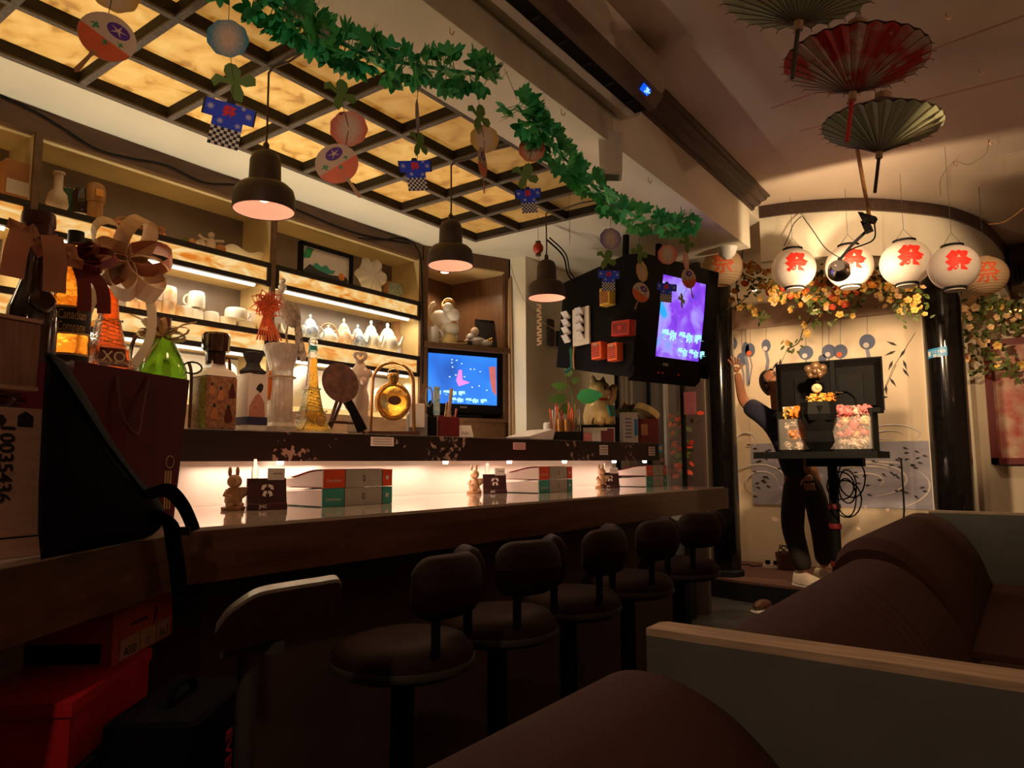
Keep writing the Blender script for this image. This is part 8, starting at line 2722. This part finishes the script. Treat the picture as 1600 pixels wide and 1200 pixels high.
# ================================================================ small hanging and wall things by the pillar
p = P(841, 388, x=-1.95)
t = thing('red_lantern_ornament', 'tiny red ball lantern hanging above the farthest pendant', 'ornament', p)
MB().sph((0, 0, 0), .027, (1, 1, 1.1)).build('ball', 'red_ball', t, 60)
MB().lathe([(.014, .028), (.014, .036)], 12).lathe([(.014, -.040), (.014, -.030)], 12).build('cap', 'dark_wood', t)
MB().tube([(0, 0, .03), (0, 0, 2.33 - p.z)], .0012, 4).build('string', 'twig', t)
p = P(843, 508, x=-2.30)
t = thing('coin_strip', 'hanging strip of woven bamboo charms below the farthest pendant', 'ornament', p)
for i in range(14):
    MB().box((0, 0, .12 - i * .018), (.035, .006, .012), Matrix.Rotation(.3 * (-1) ** i, 3, 'Y')).build('charm', 'pale_wood', t)
MB().tube([(0, 0, .12), (0, 0, 2.329 - p.z)], .0015, 4).build('string', 'twig', t)
for (px, py, hh_, lab) in ((858, 520, .17, 'grey intercom handset on the pillar wall'), (872, 530, .10, 'small dark switch box on the pillar wall')):
    p = P(px, py, x=-2.414)
    t = thing('wall_intercom' if px == 858 else 'switch_box', lab, 'intercom' if px == 858 else 'switch', p, PI / 2)
    MB().rbox((0, -.012, 0), (.06, .022, hh_), .008).build('case', 'dark_grey', t)
    MB().bb((-.02, -.026, hh_ * .1), (.02, -.022, hh_ * .4)).build('panel', 'black_gloss', t)
# cables along the shelf fascia and down the cabinet
fx = SX + .006
w1 = [P(px, py, x=fx) for px, py in ((-20, 140), (50, 172), (90, 195), (150, 232), (200, 246), (260, 258), (320, 285), (385, 292), (470, 330), (560, 365), (640, 380))]
tag(MB().tube(arc([tuple(v) for v in w1]), .004, 6).build('fascia_cable', 'black_matt'), 'black cable drooping along the shelf fascia under the ceiling', 'cable')
w2 = [P(px, py, x=SX + .012) for px, py in ((560, 372), (600, 374), (630, 372), (650, 385), (658, 410), (660, 470), (661, 560), (660, 600))]
tag(MB().tube(arc([tuple(v) for v in w2]), .004, 6).build('post_cable', 'black_matt'), 'thin black cable running down the post between shelf and cabinet', 'cable')
pc = [Vector((-2.528, 3.462, z)) for z in (1.1, 1.5, 1.9, 2.2)]
tag(MB().tube(arc([tuple(v + Vector((.003 * (i % 2), -.004, 0))) for i, v in enumerate(pc)]), .008, 6).tube([(-2.50, 3.462, 1.1), (-2.51, 3.46, 1.7), (-2.52, 3.462, 2.21)], .006, 6).build('pillar_cables', 'pale_wood'), 'pair of tan cables running down beside the white pillar', 'cable')
w3 = [P(798, 414, x=-2.45), P(806, 440, x=-2.44), P(820, 470, x=-2.42), P(850, 505, x=-2.38), P(885, 520, x=-2.2)]
tag(MB().tube(arc([tuple(v) for v in w3]), .0018, 4).build('thin_wire', 'pale_wood'), 'thin beige wire sagging across the white pillar', 'wire')
w4 = [P(855, 375, x=-2.0), P(880, 400, x=-2.0), P(888, 430, x=-2.0), P(905, 445, x=-2.05), P(930, 455, x=-2.05)]
tag(MB().tube(arc([tuple(v) for v in w4]), .005, 6).tube(arc([tuple(v + Vector((.015, 0, .01))) for v in w4]), .004, 6).build('television_cables', 'black_matt'), 'pair of black cables looping from the lattice to the hanging television', 'cable')
w5 = [P(1240, 338, y=4.40), P(1230, 350, y=4.36), P(1212, 380, y=4.3), P(1195, 398, y=4.3), P(1160, 420, y=4.3)]
w5 = [P(1252, 338, y=4.38), P(1240, 350, y=4.36), P(1232, 370, y=4.33), P(1225, 385, y=4.3)]
tag(MB().tube(arc([tuple(v) for v in w5]), .003, 5).build('lantern_cable', 'dark_grey'), 'grey wire from the canopy trim to the leftmost white lantern', 'wire')
w6 = [P(1254, 338, y=4.38), P(1270, 360, y=4.30), P(1290, 388, y=4.15), P(1316, 405, y=3.92)]
tag(MB().tube(arc([tuple(v) for v in w6]), .003, 5).build('lamp_cable', 'dark_grey'), 'grey wire from the canopy trim to the clip lamp', 'wire')
w7 = [P(1545, 350, y=5.0), P(1570, 346, y=4.9), P(1600, 325, y=4.7)]
tag(MB().tube(arc([tuple(v) for v in w7]), .003, 5).build('canopy_cable', 'brass'), 'brass-coloured wire running off the canopy at the right', 'wire')
w8 = [Vector((-1.40, 4.5, 2.558)), P(1160, 425, y=4.5), P(1178, 445, y=4.5), P(1160, 470, y=4.6), P(1130, 490, y=4.7), P(1105, 495, y=4.6)]
tag(MB().tube(arc([tuple(v) for v in w8]), .003, 5).build('sagging_cable', 'black_matt'), 'black wire sagging in front of the left column', 'wire')
# fixtures of the added fill lamps, all out of view
bl_ = thing('added_fill_spot', 'added black spotlight out of view on the right, filling the stage', 'spotlight', (0.40, 1.9, 2.45))
Mw = (Vector((-1.05, 6.0, 1.75)) - Vector((0.40, 1.9, 2.45))).to_track_quat('Z', 'Y').to_matrix()
MB().shell([(.05, -.16), (.06, -.12), (.065, .02)], 20).build('can', 'black_matt', bl_)
bl_.children[0].matrix_local = Mw.to_4x4()
MB().cyl((0, 0, .05), (0, 0, .198), .012, n=8).build('arm', 'black_matt', bl_)
wk = thing('ledge_fill_tube', 'added fill light hidden behind the bar ledge', 'tube light', (-2.53, 1.75, 1.03))
MB().bb((-.04, -1.35, -.03), (.04, 1.35, 0)).build('housing', 'white', wk)
MB().bb((-.03, -1.35, -.2), (.03, 1.35, -.03)).build('bracket', 'white', wk)
for _y, _n in ((0.6, 'nearer'), (2.6, 'farther')):
    so = thing('added_sconce', '%s added uplight sconce, unseen on the right hand wall' % _n, 'sconce', (2.05, _y, 1.66), group='added wall sconces')
    MB().shell([(.03, -.08), (.08, .0), (.10, .10)], 20).build('bowl', 'pale_wood', so, 50)
    MB().bb((.06, -.03, -.08), (.149, .03, .02)).build('bracket', 'black_matt', so)
bo = thing('rear_fill_lamp', 'added shaded fill lamp behind the camera', 'lamp', (-.25, -.75, 2.22))
MB().shell([(.16, -.02), (.11, .14), (.02, .15)], 24).build('shade', 'lantern_cream', bo, 50)
MB().cyl((0, 0, .15), (0, 0, .448), .005, n=6).build('cord', 'black_matt', bo)
